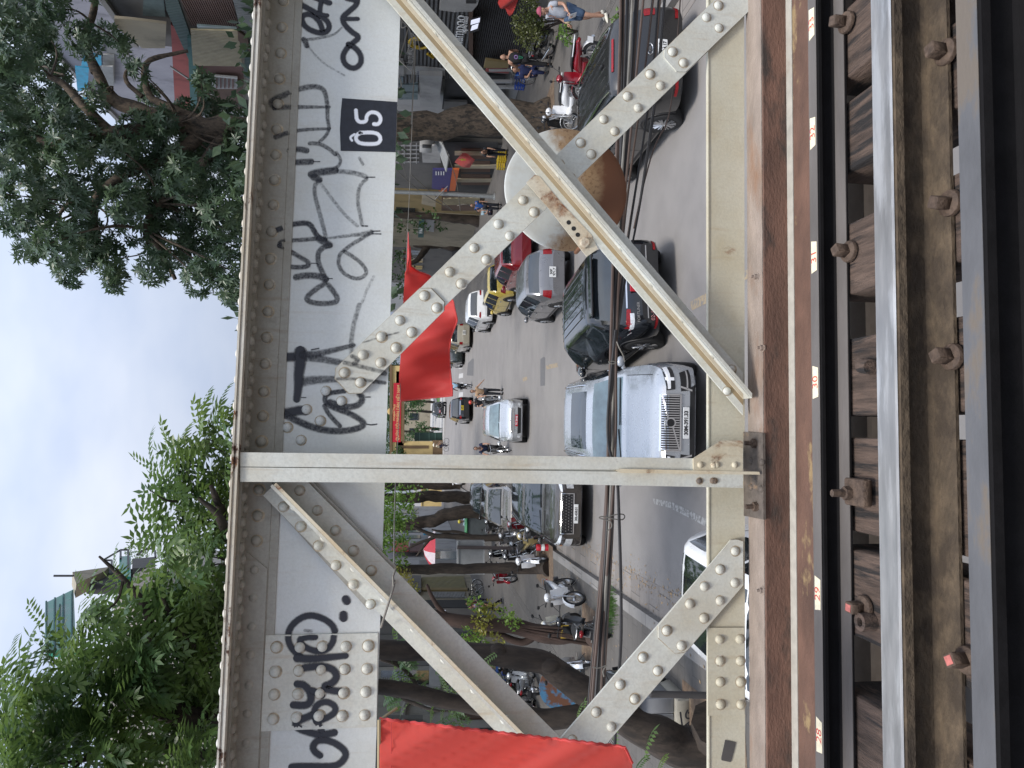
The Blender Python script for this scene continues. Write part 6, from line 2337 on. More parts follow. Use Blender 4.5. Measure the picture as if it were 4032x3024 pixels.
for k in range(60):
    c, R = r.choice(cl)
    tgt = min([q(430, 385), q(320, 525), q(700, 490), q(370, 800), q(560, 900), q(240, 560), q(375, 100), q(200, 300), q(60, 450), q(110, 640), q(620, 800)], key=lambda t_: (t_-c).length)
    e = c+rv(r)*R*.6
    mdl = tgt.lerp(e, .5)+rv(r)*.5+V((0, 0, -.2))
    limb(t, [tgt, mdl, e], [.04, .03, .01], 5)
crown(lv, [(PY(a*K, b*K, 24+r.uniform(-4, 8)), r.uniform(1.1, 1.6)) for a in (590, 650, 710, 770) for b in (60, 180, 300, 420, 540, 660)], 'simple', 16, .42, r)
tree('big_tree', tuple(B), 'big tree with whorled dark leaves and forking branches on the right pavement', t, lv, LEAF_DARK, BARK2)

# the forked tree in front on the left pavement, its crown close to the camera
r = random.Random(5)
lst = [(445, 955, 42), (390, 985, 36), (470, 1035, 42), (405, 1075, 52), (470, 1130, 48), (380, 1150, 46), (352, 1215, 34), (450, 1215, 56), (290, 1295, 42), (370, 1305, 56), (460, 1325, 55), (185, 1335, 42), (230, 1405, 56), (320, 1400, 58), (420, 1425, 56), (125, 1430, 44), (62, 1490, 42), (170, 1515, 56), (270, 1515, 58), (370, 1530, 58), (450, 1530, 48), (30, 1585, 40), (120, 1610, 58), (230, 1620, 58), (340, 1630, 58), (430, 1622, 48), (60, 1680, 60), (180, 1720, 60), (320, 1730, 60), (440, 1720, 50), (500, 1150, 40), (500, 1300, 40), (500, 1420, 40), (490, 1560, 40), (20, 1500, 44), (10, 1640, 60), (90, 1560, 50), (250, 1470, 50), (400, 1480, 50), (400, 1370, 50), (330, 1330, 46), (340, 1050, 20), (480, 905, 20), (500, 960, 26)]
cl = clumps_px(lst, 8.6, 1.0, r, .93)
lv = MB()
crown(lv, cl, 'frond', 540, .43, r, .25)
for a, b, da, db in ((345, 1015, -60, -20), (330, 1010, -30, -70), (440, 905, -10, -60), (470, 900, 0, -70), (60, 1420, -10, -60), (30, 1430, -20, -50), (105, 1350, -55, -35), (490, 900, 10, -60), (250, 1235, -20, -50), (200, 1295, -50, -40)):
    p0, p1 = PY(a*K, b*K, 8.5), PY((a+da)*K, (b+db)*K, 8.4)
    frond(lv, p0, (p1-p0).normalized(), (p1-p0).length*1.0, r, 7)
t = MB()
Bs = PZ(2960, 2990, .13)
y4 = 10.2
q = lambda a, b, y=10.2: PY(a, b, y)
limb(t, [V((Bs.x, 10.0, .05)), q(2820, 2975), q(2700, 2950), q(2600, 2905), q(2520, 2860), q(2440, 2800), q(2370, 2755)], [.42, .34, .30, .27, .24, .24, .24])
limb(t, [q(2420, 2790), q(2300, 2725), q(2200, 2660), q(2140, 2600), q(2050, 2590), q(1900, 2580), q(1800, 2565), q(1640, 2555), q(1300, 2560), q(1000, 2570), q(760, 2600)], [.22, .20, .165, .165, .15, .155, .14, .13, .12, .10, .07])
limb(t, [q(2400, 2780), q(2330, 2790), q(2250, 2815), q(2160, 2842), q(2060, 2835), q(1960, 2800), q(1800, 2760), q(1500, 2700), q(1100, 2680), q(800, 2700)], [.17, .16, .15, .15, .13, .12, .11, .10, .09, .06])
t.ball(q(2165, 2622, 10.12), (.11, .09, .14), 10, 8)
t.ball(q(1960, 2560, 10.12), (.10, .09, .11), 10, 8)
q = lambda a, b, y=8.7: PY(a, b, y)
limb(t, [q(1000, 2570, 10), q(860, 2860, 9), q(640, 2820), q(560, 2780), q(440, 2710), q(340, 2640)], [.11, .10, .08, .07, .05, .03])
limb(t, [q(900, 2840, 9.2), q(640, 2790), q(600, 2600), q(590, 2400), q(480, 2270), q(390, 2190)], [.09, .07, .06, .045, .03, .012])
limb(t, [q(860, 2620, 9.2), q(760, 2560), q(690, 2480), q(640, 2350)], [.07, .05, .04, .02])
limb(t, [q(860, 2980, 9), q(720, 2960), q(600, 2940), q(420, 2930)], [.07, .06, .05, .02])
limb(t, [q(880, 2030, 9), q(850, 1960), q(830, 1910)], [.05, .04, .02])
limb(t, [q(1000, 2250, 9.4), q(900, 2120), q(860, 2020), q(780, 1960)], [.07, .06, .045, .02])
for a, b, y_ in ((1560, 2640, 11.5), (1600, 2700, 11.6), (1640, 2740, 11.5), (1530, 2770, 11.4), (1760, 2800, 10.8), (1800, 2780, 10.7), (1740, 2640, 11), (1560, 2560, 11.5), (1700, 2870, 10.6)):
    crown(lv, [(PY(a, b, y_), .16)], 'frond', 420, .30, r, .5)
limb(t, [PY(1500, 2590, 11.4), PY(1580, 2620, 11.5), PY(1640, 2690, 11.6), PY(1660, 2760, 11.5)], [.05, .04, .03, .012], 6)
limb(t, [PY(1500, 2700, 11.4), PY(1560, 2740, 11.4), PY(1700, 2800, 11), PY(1780, 2800, 10.8)], [.04, .035, .025, .01], 6)
for k in range(40):
    c, R = r.choice(cl)
    e = c+rv(r)*R
    s_ = c+V((r.uniform(-.3, .3), r.uniform(.1, .6), -R*1.2))
    limb(t, [s_, s_.lerp(e, .5)+rv(r)*.1, e], [.018, .012, .005], 5)
tree('forked_tree', (Bs.x, 10.0, .1), 'forked tree with feathery bright leaves on the left pavement, closest to the bridge', t, lv, LEAF_NEAR)
# a fern frond and twigs at its foot
fern = thing('fern', tuple(PY(2540, 2960, 8.6)), 'green fern fronds growing low beside the forked trunk', 'fern')
for a, b, da, db in ((2535, 3010, -5, -120), (2500, 3040, 25, -60), (2590, 3040, 10, -60), (2450, 2990, -60, -80), (2270, 2860, -10, -70), (2310, 2840, -30, -60), (1960, 2570, -60, 30), (1950, 2640, 30, 70), (1900, 2600, 30, 30)):
    p0, p1 = PY(a, b, 8.6), PY(a+da, b+db, 8.6)
    lv = MB()
    frond(lv, p0, (p1-p0).normalized(), (p1-p0).length*1.15, r, 8, .30)
    lv.build('frond', LEAF_NEAR, fern, 0, world=True)


# rooted trunk with the yellow letters
r = random.Random(9)
t = MB()
y3 = 16.6
q = lambda a, b, y=16.6: PY(a, b, y)
B = PZ(2365, 2500, .1)
limb(t, [B, q(2310, 2500), q(2200, 2500), q(2110, 2492), q(2040, 2475), q(1950, 2465), q(1860, 2450), q(1720, 2430), q(1640, 2400), q(1500, 2390)], [.30, .235, .22, .20, .17, .16, .15, .14, .10, .08])
limb(t, [q(2110, 2500), q(2070, 2532), q(2010, 2520), q(1960, 2495), q(1880, 2500), q(1790, 2530), q(1720, 2540)], [.10, .08, .08, .07, .06, .05, .04])
limb(t, [q(1860, 2452), q(1800, 2440), q(1740, 2415), q(1700, 2350), q(1680, 2300)], [.08, .07, .06, .05, .03])
for k in range(7):
    o = -30+10*k
    limb(t, [q(2340, 2500+o*1.3, 16.35), q(2220, 2500+o*.9+12*sin(k), 16.33), q(2120, 2492+o*.5-10*cos(k), 16.38), q(2020, 2472+o*.4, 16.4)], [.05, .03, .028, .02], 6)
lv = MB()
ly = MB()
for a, b, R_ in ((1890, 2440, 40), (1930, 2400, 30), (1870, 2380, 25), (1990, 2420, 28), (1850, 2500, 28), (1890, 2520, 30), (2030, 2455, 22), (1955, 2520, 22)):
    crown(ly if r.random() < .5 else lv, [(q(a, b, 16.2), R_/FPX*16.2)], 'simple', 900, .085, r)
crown(lv, clumps_px([(800, 1160, 45), (760, 1220, 45), (820, 1250, 40), (700, 1300, 60)], 16.6, 1, r), 'simple', 120, .12, r)
fm = text_mb('FM', .26, Matrix(((1, 0, 0, q(2225, 2487, 16.33).x), (0, 0, -1, q(2225, 2487, 16.33).y), (0, 1, 0, q(2225, 2487, 16.33).z), (0, 0, 0, 1))), .012)
crown(lv, [(V((r.uniform(-8.5, -3), r.uniform(15, 22), r.uniform(6.4, 8.0))), r.uniform(.9, 1.3)) for k in range(14)], 'simple', 18, .34, r)
tree('rooted_tree', tuple(B), 'gnarled trunk wrapped in roots with yellow letters painted on it, left pavement', t, lv, LEAF_LIGHT, pm('bark_root', (.050, .031, .024), .95, 0, .4, 9, 1.0, 22, (1, 1, .35)), None,
     [('yellowing_leaves', ly, LEAF_YEL), ('painted_letters', fm, pm('yellow_paint', (.45, .30, .04), .7))])
# straight trunk by the kerb
r = random.Random(21)
t = MB()
q = lambda a, b, y=22.9: PY(a, b, y)
B = PZ(2165, 2238, .1)
limb(t, [B, q(2130, 2238), q(2000, 2236), q(1800, 2240), q(1620, 2240), q(1400, 2245), q(1250, 2260)], [.26, .18, .165, .165, .15, .13, .10])
lv, ly = MB(), MB()
crown(lv, [(q(a, b, 22.5+r.uniform(-.6, .6)), R_/FPX*22.5) for a, b, R_ in ((1540, 1930, 60), (1560, 2010, 60), (1540, 2090, 60), (1545, 2170, 55), (1610, 1960, 40), (1600, 2040, 40), (1570, 2230, 40), (1480, 2000, 70), (1480, 2150, 70), (1400, 2250, 80), (1640, 1930, 25), (1590, 2140, 30))], 'simple', 260, .12, r)
crown(ly, [(q(a, b, 22.0), R_/FPX*22) for a, b, R_ in ((1590, 2290, 38), (1560, 2260, 30), (1620, 2320, 24))], 'simple', 420, .11, r)
crown(lv, [(V((r.uniform(-9, -1.5), r.uniform(22, 32), r.uniform(6.9, 8.6))), r.uniform(1.0, 1.5)) for k in range(18)], 'simple', 16, .36, r)
tree('straight_tree', tuple(B), 'straight slim trunk with a lump of soil round its foot by the left kerb', t, lv, LEAF_LIGHT, BARK, None, [('yellowing_leaves', ly, LEAF_YEL)])
# trees further along the left pavement
for k, (path, rad, cls, y, lab) in enumerate((
        ([(1920, 2022), (1860, 2012), (1760, 2028), (1700, 2050), (1640, 2062), (1560, 2075), (1350, 2080)], [.42, .36, .36, .32, .30, .28, .2], [(1480, 2060, 70), (1400, 1980, 80), (1520, 2040, 40)], 38, 'thick leaning trunk with burls behind the row of motorbikes'),
        ([(1975, 2118), (1900, 2118), (1840, 2115), (1760, 2108), (1715, 2112), (1660, 2090), (1600, 2060)], [.15, .13, .12, .10, .09, .07, .05], [(1570, 2050, 35)], 27.5, 'thin crooked trunk with bare forks beside the signpost'),
        ([(1790, 1958), (1740, 1958), (1680, 1952), (1630, 1960), (1560, 1960), (1350, 1960)], [.40, .34, .34, .32, .28, .2], [(1480, 1930, 60), (1400, 1900, 80)], 46, 'dark trunk on the left pavement beside the yellow helmet'),
        ([(1790, 1905), (1700, 1908), (1640, 1912), (1500, 1915)], [.5, .42, .4, .3], [(1450, 1890, 60), (1540, 1900, 28)], 62, 'dark trunk just left of the post beyond the parked cars'))):
    rr_ = random.Random(40+k)
    t, lv = MB(), MB()
    q = lambda a, b, y=y: PY(a, b, y)
    pts = [q(a, b) for a, b in path]
    pts[0].z = max(.08, min(pts[0].z, .3))
    limb(t, [V((pts[0].x, y, .05))]+pts[1:], rad)
    if k == 1:
        limb(t, [q(1715, 2112), q(1690, 2125), q(1640, 2140), q(1590, 2170)], [.07, .06, .05, .03])
        limb(t, [q(1690, 2125), q(1670, 2150), q(1640, 2190)], [.06, .05, .03])
        limb(t, [q(1870, 2114), q(1800, 2090), q(1740, 2095), q(1700, 2085)], [.06, .05, .05, .03])
    crown(lv, [(q(a, b, y+rr_.uniform(-1, 1)), R_/FPX*y) for a, b, R_ in cls], 'simple', 60 if y > 30 else 260, .22 if y > 30 else .13, rr_)
    if k in (0, 2, 3):
        crown(lv, [(V((rr_.uniform(-10, -2), y+rr_.uniform(-6, 6), y*.03+rr_.uniform(6.6, 8.4))), rr_.uniform(1.3, 1.8)) for _ in range(14)], 'simple', 11, .42, rr_)
    tree('street_tree', (pts[0].x, y, .1), lab, t, lv, LEAF_LIGHT if k < 2 else LEAF_FAR, BARK, 'street trees on the left pavement')
# trees further along the right pavement
for k, (path, rad, cls, y, dens, lab) in enumerate((
        ([(1860, 960), (1800, 962), (1740, 955), (1680, 958), (1620, 945), (1570, 930), (1400, 900)], [.62, .52, .50, .46, .5, .4, .3], [(1560, 960, 55), (1590, 1010, 35), (1500, 900, 80), (1400, 1000, 100), (1560, 1060, 40), (1600, 1080, 26)], 58, 26, 'dark forked tree trunk behind the twisted end of the red flag'),
        ([(1830, 1010), (1760, 1000), (1700, 1012), (1650, 1030), (1630, 1050)], [.2, .18, .16, .13, .1], [(1600, 1110, 40), (1580, 1150, 34), (1620, 1040, 24)], 66, 24, 'dark tree beyond the forked trunk behind the flag'),
        ([(1900, 870), (1860, 866), (1780, 855), (1700, 850), (1600, 845), (1400, 840)], [.4, .34, .3, .28, .25, .2], [(1640, 855, 38), (1690, 870, 40), (1740, 880, 26), (1600, 900, 30), (1660, 910, 26), (1480, 850, 80)], 49, 36, 'small shady tree with light leaves before the cream wall'),
        ([(1790, 1300), (1700, 1310), (1600, 1310)], [.5, .4, .3], [(1600, 1270, 50), (1640, 1230, 34), (1580, 1350, 45), (1540, 1300, 60), (1650, 1180, 36), (1700, 1240, 34)], 92, 12, 'bushy tree near the gate on the right, beside the flag'))):
    rr_ = random.Random(60+k)
    t, lv = MB(), MB()
    q = lambda a, b, y=y: PY(a, b, y)
    pts = [q(a, b) for a, b in path]
    limb(t, [V((pts[0].x, y, .05))]+pts[1:], rad)
    if k == 0:
        limb(t, [q(1690, 960), q(1660, 1000), q(1640, 1030), q(1600, 1040)], [.3, .25, .2, .12])
    crown(lv, [(q(a, b, y+rr_.uniform(-2, 2)), R_/FPX*y) for a, b, R_ in cls], 'simple', dens, .26, rr_)
    if k < 3:
        crown(lv, [(V((rr_.uniform(8, 14), y+rr_.uniform(-7, 7), y*.03+rr_.uniform(6.6, 8.6))), rr_.uniform(1.4, 1.9)) for _ in range(16)], 'simple', 10, .45, rr_)
    tree('street_tree', (pts[0].x, y, .1), lab, t, lv, LEAF_FAR, BARK, 'street trees on the right pavement')
# trees beyond the gate
for k, (px, py, R_, y) in enumerate(((1560, 1620, 90, 128), (1600, 1500, 60, 122), (1640, 1560, 60, 124), (1600, 1750, 60, 118), (1545, 1790, 70, 104), (1500, 1440, 110, 130), (1560, 1850, 60, 110), (1660, 1690, 36, 113), (1500, 1700, 120, 140), (1520, 1580, 100, 138), (1660, 1470, 40, 118), (1575, 1800, 40, 99))):
    rr_ = random.Random(80+k)
    t, lv = MB(), MB()
    c = PY(px, py, y)
    R = R_/FPX*y
    limb(t, [V((c.x, y, .0)), V((c.x+.2, y, max(.5, c.z*.6))), c], [.25, .2, .12], 7)
    crown(lv, [(c+V((rr_.uniform(-.5, .5)*R, rr_.uniform(-.5, .5)*R, rr_.uniform(-.35, .35)*R)), R*rr_.uniform(.45, .65)) for _ in range(7)], 'simple', 24, .34, rr_)
    tree('park_tree', (c.x, y, 0), ['round dark tree beyond the red gate sign', 'dark tree beyond the gate beside the flag'][k % 2], t, lv, LEAF_FAR, BARK, 'trees in the park beyond the gate')
# shrub and planter on the right pavement, beside the bald man
rr_ = random.Random(99)
for lab, lst, y, mt in (('shrub with drooping olive leaves beside the man in the cap', [(2080, 60, 60), (2060, 100, 50), (2090, 150, 45), (2100, 90, 45), (2050, 140, 30), (2120, 120, 36)], 20.5, leaf_mat('leaf_olive', (.055, .075, .022), (.13, .14, .04), .3)),
                        ('low green plant in a brown trough on the right pavement', [(2222, 130, 26), (2225, 155, 24), (2228, 110, 20)], 19.0, LEAF_LIGHT),
                        ('pale green plant at the kerb beside the dark grey MPV', [(2440, 60, 30), (2450, 90, 26), (2470, 40, 26), (2500, 20, 26)], 14.6, LEAF_LIGHT)):
    lv, t = MB(), MB()
    cl = [(PY(a, b, y+rr_.uniform(-.25, .25)), R_/FPX*y) for a, b, R_ in lst]
    crown(lv, cl, 'simple', 760, .085, rr_, .7)
    b0 = V((cl[0][0].x, y, .13))
    for c, R in cl:
        limb(t, [b0, b0.lerp(c, .6)+V((0, 0, .1)), c], [.025, .018, .008], 5)
    root = tree('shrub', tuple(b0), lab, None, None, None)
    root['category'] = 'plant'
    t.build('stem', BARK, root, 60, world=True)
    lv.build('foliage', mt, root, 0, world=True)
# ================================================================== buildings and street furniture
CONC = lambda n, c, c2=None: pm('wall_'+n, c, .9, 0, .10, 1.5, .3, 60, (1, 1, .6), c2 or tuple(x*.55 for x in c), (.52, .75), 1.1)
W_LILAC = CONC('lilac', (.30, .295, .33))
W_GREY = CONC('grey', (.12, .117, .113))
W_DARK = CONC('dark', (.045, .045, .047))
W_CREAM = CONC('cream', (.30, .265, .20))
W_WHITE = CONC('white', (.33, .33, .33))
W_YEL = CONC('yellow', (.25, .19, .09))
W_BROWN = CONC('brown', (.10, .065, .05))
W_PINK = CONC('pink', (.27, .075, .07))
W_TEAL = CONC('teal', (.05, .12, .12))
W_MAROON = CONC('maroon', (.13, .075, .07))
W_STONE = CONC('stone', (.26, .25, .23), (.07, .065, .06))
WIN = pm('window_glass', (.02, .028, .032), .06, 0, .4, 1.5, ior=1.8)
WIN_L = pm('window_pale', (.16, .21, .22), .08, 0, .3, 1.5, ior=1.7)
WOODD = pm('door_wood', (.075, .04, .026), .6, 0, .3, 6, .2, 40, (1, 1, .2))
TARP = pm('tarp_blue', (.02, .26, .42), .5, 0, .3, 3)
GREENGL = pm('glass_green', (.015, .24, .15), .3, 0, .3, .8, ior=1.4)


def corr_mat(name, col, pitch, axis='y'):
    """corrugated sheet: ribs as real bump"""
    m, nt, b, out = nodes_of(name)
    co = coords(nt)
    wv = N(nt, 'ShaderNodeTexWave', bands_direction=axis.upper())
    wv.inputs['Scale'].default_value = 1/pitch/3.14*1.57
    nt.links.new(co, wv.inputs['Vector'])
    n1 = noise_n(nt, co, 2.2, 8, .7)
    c = mixc(nt, ramp(nt, n1, [(.42, g3(0)), (.75, g3(.7))]), col, tuple(x*.5 for x in col))
    nt.links.new(c, b.inputs['Base Color'])
    b.inputs['Roughness'].default_value = .6
    bp = N(nt, 'ShaderNodeBump')
    bp.inputs['Strength'].default_value = .9
    bp.inputs['Distance'].default_value = .06
    nt.links.new(wv.outputs['Fac'], bp.inputs['Height'])
    nt.links.new(bp.outputs['Normal'], b.inputs['Normal'])
    return m


CORR_PALE = corr_mat('corrugated_pale', (.36, .31, .20), .16)
CORR_GREY = corr_mat('corrugated_grey', (.33, .34, .34), .16)
CORR_GREEN = corr_mat('corrugated_green', (.05, .10, .095), .16)
CORR_BROWN = corr_mat('roller_brown', (.14, .085, .075), .12, 'z')
RIB_DARK = corr_mat('ribbed_dark', (.06, .062, .066), .24, 'z')
SHUT_DARK = corr_mat('shutter_dark', (.02, .017, .017), .12, 'z')
SHUT_YEL = corr_mat('shutter_yellow', (.22, .19, .06), .12, 'z')
SHUT_GREY = corr_mat('shutter_grey', (.25, .25, .245), .14, 'z')


def fx(parent, name, mat, quad, x, d, out=0.0, sgn=1):
    """panel on a wall in the plane X = x; quad in photo pixels; d: depth behind, out: how far it stands proud of the wall"""
    m = MB()
    m.prism([PX(a, b, x-out*sgn) for a, b in quad], (d*sgn, 0, 0))
    return m.build(name, mat, parent, 30, world=True)


def rect(a, b, c, d):
    return [(a, b), (c, b), (c, d), (a, d)]


def block(name, x0, x1, y0, y1, h, mat, label, cat='building', group=None):
    """a house block; its walls reach from the ground to h"""
    root = thing(name, ((x0+x1)/2, y0, 0), label, cat, group)
    m = MB()
    m.box(((x0+x1)/2, (y0+y1)/2, h/2), (x1-x0, y1-y0, h))
    m.build('wall', mat, root, 0, world=True)
    m = MB()
    m.box(((x0+x1)/2, (y0+y1)/2, h+.10), (x1-x0+.3, y1-y0-.02, .2))
    m.build('roof', CONC('roofgrey', (.24, .235, .23)), root, 0, world=True)
    return root


def yz(parent, name, mat, x, y0, y1, z0, z1, out=.06, d=.1, sgn=1):
    m = MB()
    m.bbox((x+sgn*(d/2-out), (y0+y1)/2, (z0+z1)/2), (d, abs(y1-y0), abs(z1-z0)), min(.012, d*.2))
    return m.build(name, mat, parent, 30, world=True)


def window(parent, x, y0, y1, z0, z1, fr=None, gl=None, sgn=1, bars=2):
    o = yz(parent, 'window', fr or W_GREY, x, y0, y1, z0, z1, .05, .08, sgn)
    n = bars
    for k in range(n):
        a, b = y0+(y1-y0)*k/n, y0+(y1-y0)*(k+1)/n
        p = yz(o, 'pane', gl or WIN, x, a+.06, b-.06, z0+.07, z1-.07, .055, .02, sgn)
        for v in p.data.vertices:
            v.co -= parent.location
    return o


XR = 14.5
# ---- right row
b1 = block('shop_house', XR, 23, 19, 28.9, 15.0, W_GREY, 'narrow house with a dark ribbed shop sign and a brown shutter on the right')
fx(b1, 'sign_board', RIB_DARK, [(1588, 330), (1590, 10), (1855, -20), (1850, 300)], XR, .1, .16)
o = fx(b1, 'shutter', SHUT_DARK, [(1858, 300), (1858, -60), (2085, -60), (2085, 235)], XR, .08, .05)
fx(b1, 'beam', W_BROWN, [(1845, 320), (1845, -40), (1862, -40), (1862, 320)], XR, .1, .2)
fx(b1, 'canopy_panel', W_WHITE, [(1730, 40), (1740, -60), (1905, -60), (1880, 20), (1858, 46), (1790, 48)], XR, .1, .5)
fx(b1, 'pilaster', W_WHITE, [(1545, 300), (1545, 240), (1592, 250), (1592, 300)], XR, .2, .25)
scr = fx(b1, 'lit_poster', pm('poster_dark', (.02, .02, .025), .3), [(1849, 132), (1853, 78), (1893, 68), (1886, 120)], XR, .05, .3)
em, nt, bs, out = nodes_of('lit_screen')
bs.inputs['Emission Color'].default_value = (.75, .80, 1, 1)
bs.inputs['Emission Strength'].default_value = .75
bs.inputs['Base Color'].default_value = (.5, .5, .55, 1)
for qd in ([(1853, 98), (1855, 82), (1890, 72), (1888, 88)], [(1853, 122), (1858, 104), (1884, 94), (1880, 112)]):
    o2 = fx(scr, 'lit_screen', em, qd, XR, .02, .32)
    for v in o2.data.vertices:
        v.co -= b1.location


def wall_text(parent, txt, px, py, x, size, mat, width=1.0, sgn=1, out=.18, bold=.0, par2=None):
    p = PX(px, py, x)
    # reads along -Y on the right row (seen from the street)
    M = Matrix(((0, 0, -sgn, x-sgn*out), (-sgn, 0, 0, p.y), (0, 1, 0, p.z), (0, 0, 0, 1)))
    t = text_mb(txt, size, M, .006, width, bold)
    o = t.build('lettering', mat, par2 or parent, 0)
    for v in o.data.vertices:
        v.co -= parent.location
    return o


wall_text(b1, 'shampoo', 1806, 110, XR, .62, INKW, 1.0)
wall_text(b1, 'Tel: 0903 030303', 1834, 80, XR, .20, INKW, .8)
wall_text(b1, 'GỘI ĐẦU DƯỠNG SINH', 1618, 205, XR, .30, pm('letter_grey', (.40, .40, .40), .6), .75)
m = MB()
c = PX(1650, 170, XR-.2)
m.tube([c+V((0, .36*cos(2*pi*k/28), .36*sin(2*pi*k/28))) for k in range(29)], .05, 6, False)
m.tube([c+V((0, .25*cos(2*pi*k/20), .25*sin(2*pi*k/20))) for k in range(14)], .04, 6)
m.tube([PX(1683, 212, XR-.2), PX(1706, 228, XR-.2), PX(1712, 222, XR-.2), PX(1700, 210, XR-.2)], .05, 6)
m.build('yellow_emblem', pm('emblem_yellow', (.48, .33, .02), .5), b1, world=True)
fx(b1, 'lamp_box', DARKPL, rect(1835, 2, 1876, 14), XR, .2, .65)
fx(b1, 'awning', CORR_GREEN, [(640, -60), (655, 40), (745, 240), (768, 235), (770, 200), (680, -60)], XR, .12, .6)
fx(b1, 'roller_wall', CORR_BROWN, [(690, -60), (752, 100), (940, 118), (905, -60)], XR, .1, .12)
fx(b1, 'white_roof', CORR_GREY, [(902, -60), (960, 170), (990, 200), (1040, 200), (1010, -60)], XR, .1, .9)
fx(b1, 'window', WIN_L, [(562, 62), (566, -40), (640, -40), (652, 66)], XR, .06, .04)
fx(b1, 'balcony', W_CREAM, [(450, 72), (450, 100), (560, 190), (650, 190), (655, 95), (520, 78)], XR, .1, .5)
fx(b1, 'balcony_edge', W_WHITE, [(430, 105), (452, 100), (545, 300), (535, 320), (500, 240)], XR, .1, .7)
b2 = block('shop_house', XR+.2, 24, 29.0, 33.6, 13.2, W_WHITE, 'house with pale panelled front and grey boxes between the dark sign and the big trunk')
fx(b2, 'panel_strip', W_WHITE, [(1568, 292), (1570, 256), (1752, 272), (1752, 298)], XR, .1, .2)
wall_text(b2, 'ALU', 1652, 272, XR, .26, pm('letter_slate', (.10, .11, .15), .6), 1, 1, .23)
for a in (0, 1, 2):
    fx(b2, 'window', WIN_L, rect(1570, 302+32*a, 1645, 328+32*a), XR, .06, .05)
fx(b2, 'shutter_box', W_WHITE, [(1650, 296), (1655, 420), (1725, 424), (1742, 300)], XR, .5, .4)
fx(b2, 'doorway', W_DARK, [(1755, 300), (1740, 430), (1990, 440), (1990, 300)], XR, .05, .04)
fx(b2, 'shelf_sign', W_YEL, [(1905, 268), (1912, 236), (2006, 250), (2000, 268)], XR, .1, .3)
fx(b2, 'red_shelf', W_PINK, [(1912, 282), (1920, 266), (2010, 272), (2002, 290)], XR, .1, .25)
for a, c in ((276, W_WHITE), (322, W_WHITE), (345, W_WHITE)):
    fx(b2, 'shelf_rail', c, rect(1925, a, 2065, a+6), XR, .1, .3)
b3 = block('shop_house', XR+.3, 25, 33.8, 36.2, 12.6, W_GREY, 'narrow grey house behind the trunk of the big tree')
fx(b3, 'notice_panel', W_GREY, [(1750, 400), (1746, 446), (1838, 448), (1840, 402)], XR, .1, .3)
fx(b3, 'doorway', W_DARK, [(1700, 430), (1700, 540), (1990, 545), (1990, 430)], XR+.3, .06, .05)
fx(b3, 'roof_corr', CORR_GREY, [(900, 440), (905, 480), (960, 490), (960, 440)], XR, .1, .3)
b4 = block('shop_house', XR, 25, 36.3, 44.0, 11.8, W_GREY, 'shop house with a grey awning, wooden doors and a purple and orange sign')
fx(b4, 'doorway', W_DARK, [(1745, 560), (1745, 770), (1960, 775), (1960, 560)], XR, .05, .04)
for a in range(3):
    fx(b4, 'wooden_door', WOODD, rect(1815, 585+52*a, 1930, 625+52*a), XR, .05, .07)
for a in (600, 652, 706):
    fx(b4, 'column', W_CREAM, rect(1790, a, 1968, a+12), XR, .2, .12)
for a in range(5):
    fx(b4, 'grille_bar', W_WHITE, rect(1560, 572+16*a, 1650, 576+16*a), XR, .02, .10)
for a in range(4):
    fx(b4, 'grille_bar', W_WHITE, rect(1566+24*a, 565, 1569+24*a, 645), XR, .02, .12)
fx(b4, 'wall_panel', W_WHITE, [(1660, 585), (1664, 640), (1736, 642), (1728, 570)], XR, .1, .2)
m = MB()
p = [PX(1715, 535, XR), PX(1728, 533, XR), PX(1771, 608, XR-1.2), PX(1762, 680, XR-1.2)]
m.prism([PX(1712, 540, XR), PX(1728, 534, XR-.1), PX(1770, 612, XR-1.3), PX(1759, 678, XR-1.3)], (0, 0, .05))
m.build('awning', CORR_GREY, b4, world=True)
m = MB()
m.bbox(PX(1677, 562, XR-.35), (.7, .85, .60), .03)
ac = m.build('air_conditioner', W_WHITE, b4, world=True)
m = MB()
m.bbox(PX(1680, 576, XR-.72), (.03, .42, .42), .01)
o = m.build('fan_grille', DARKPL, ac)
for v in o.data.vertices:
    v.co -= b4.location
sg = fx(b4, 'sign_board', pm('sign_purple', (.045, .04, .16), .5), [(1704, 668), (1700, 742), (1768, 752), (1780, 668)], XR, .1, .5)
fx(b4, 'sign_board', pm('sign_orange', (.50, .11, .03), .5), [(1781, 668), (1769, 752), (1792, 752), (1808, 668)], XR, .1, .5)
wall_text(b4, 'Bán', 1745, 716, XR, .70, pm('sign_orange', (.5, .11, .03)), 1, 1, .56, .01)
for a in range(4):
    fx(b4, 'sign_text_line', INKW, rect(1715+10*a, 676, 1719+10*a, 690), XR, .01, .515)
b5 = block('shop_house', XR, 25, 44.1, 48.6, 11.0, W_YEL, 'low yellow brown shop house beyond the purple sign')
fx(b5, 'doorway', W_BROWN, [(1740, 765), (1738, 830), (1900, 830), (1905, 765)], XR, .05, .05)
fx(b5, 'shutter', CORR_PALE, [(1745, 782), (1742, 808), (1890, 806), (1890, 780)], XR, .05, .1)
fx(b5, 'awning', W_CREAM, [(1665, 762), (1660, 803), (1715, 816), (1715, 762)], XR, .1, .5)
b6 = block('shop_house', XR, 25, 48.7, 58.5, 10.4, W_CREAM, 'cream walled house hung with plants on the right')
fx(b6, 'window', WIN, [(1560, 818), (1562, 850), (1632, 858), (1635, 822)], XR, .05, .05)
fx(b6, 'wall_panel', W_WHITE, [(1666, 858), (1662, 905), (1708, 914), (1712, 868)], XR, .1, .1)
fx(b6, 'letter_strip', W_TEAL, [(1650, 865), (1646, 935), (1668, 935), (1670, 866)], XR, .1, .25)
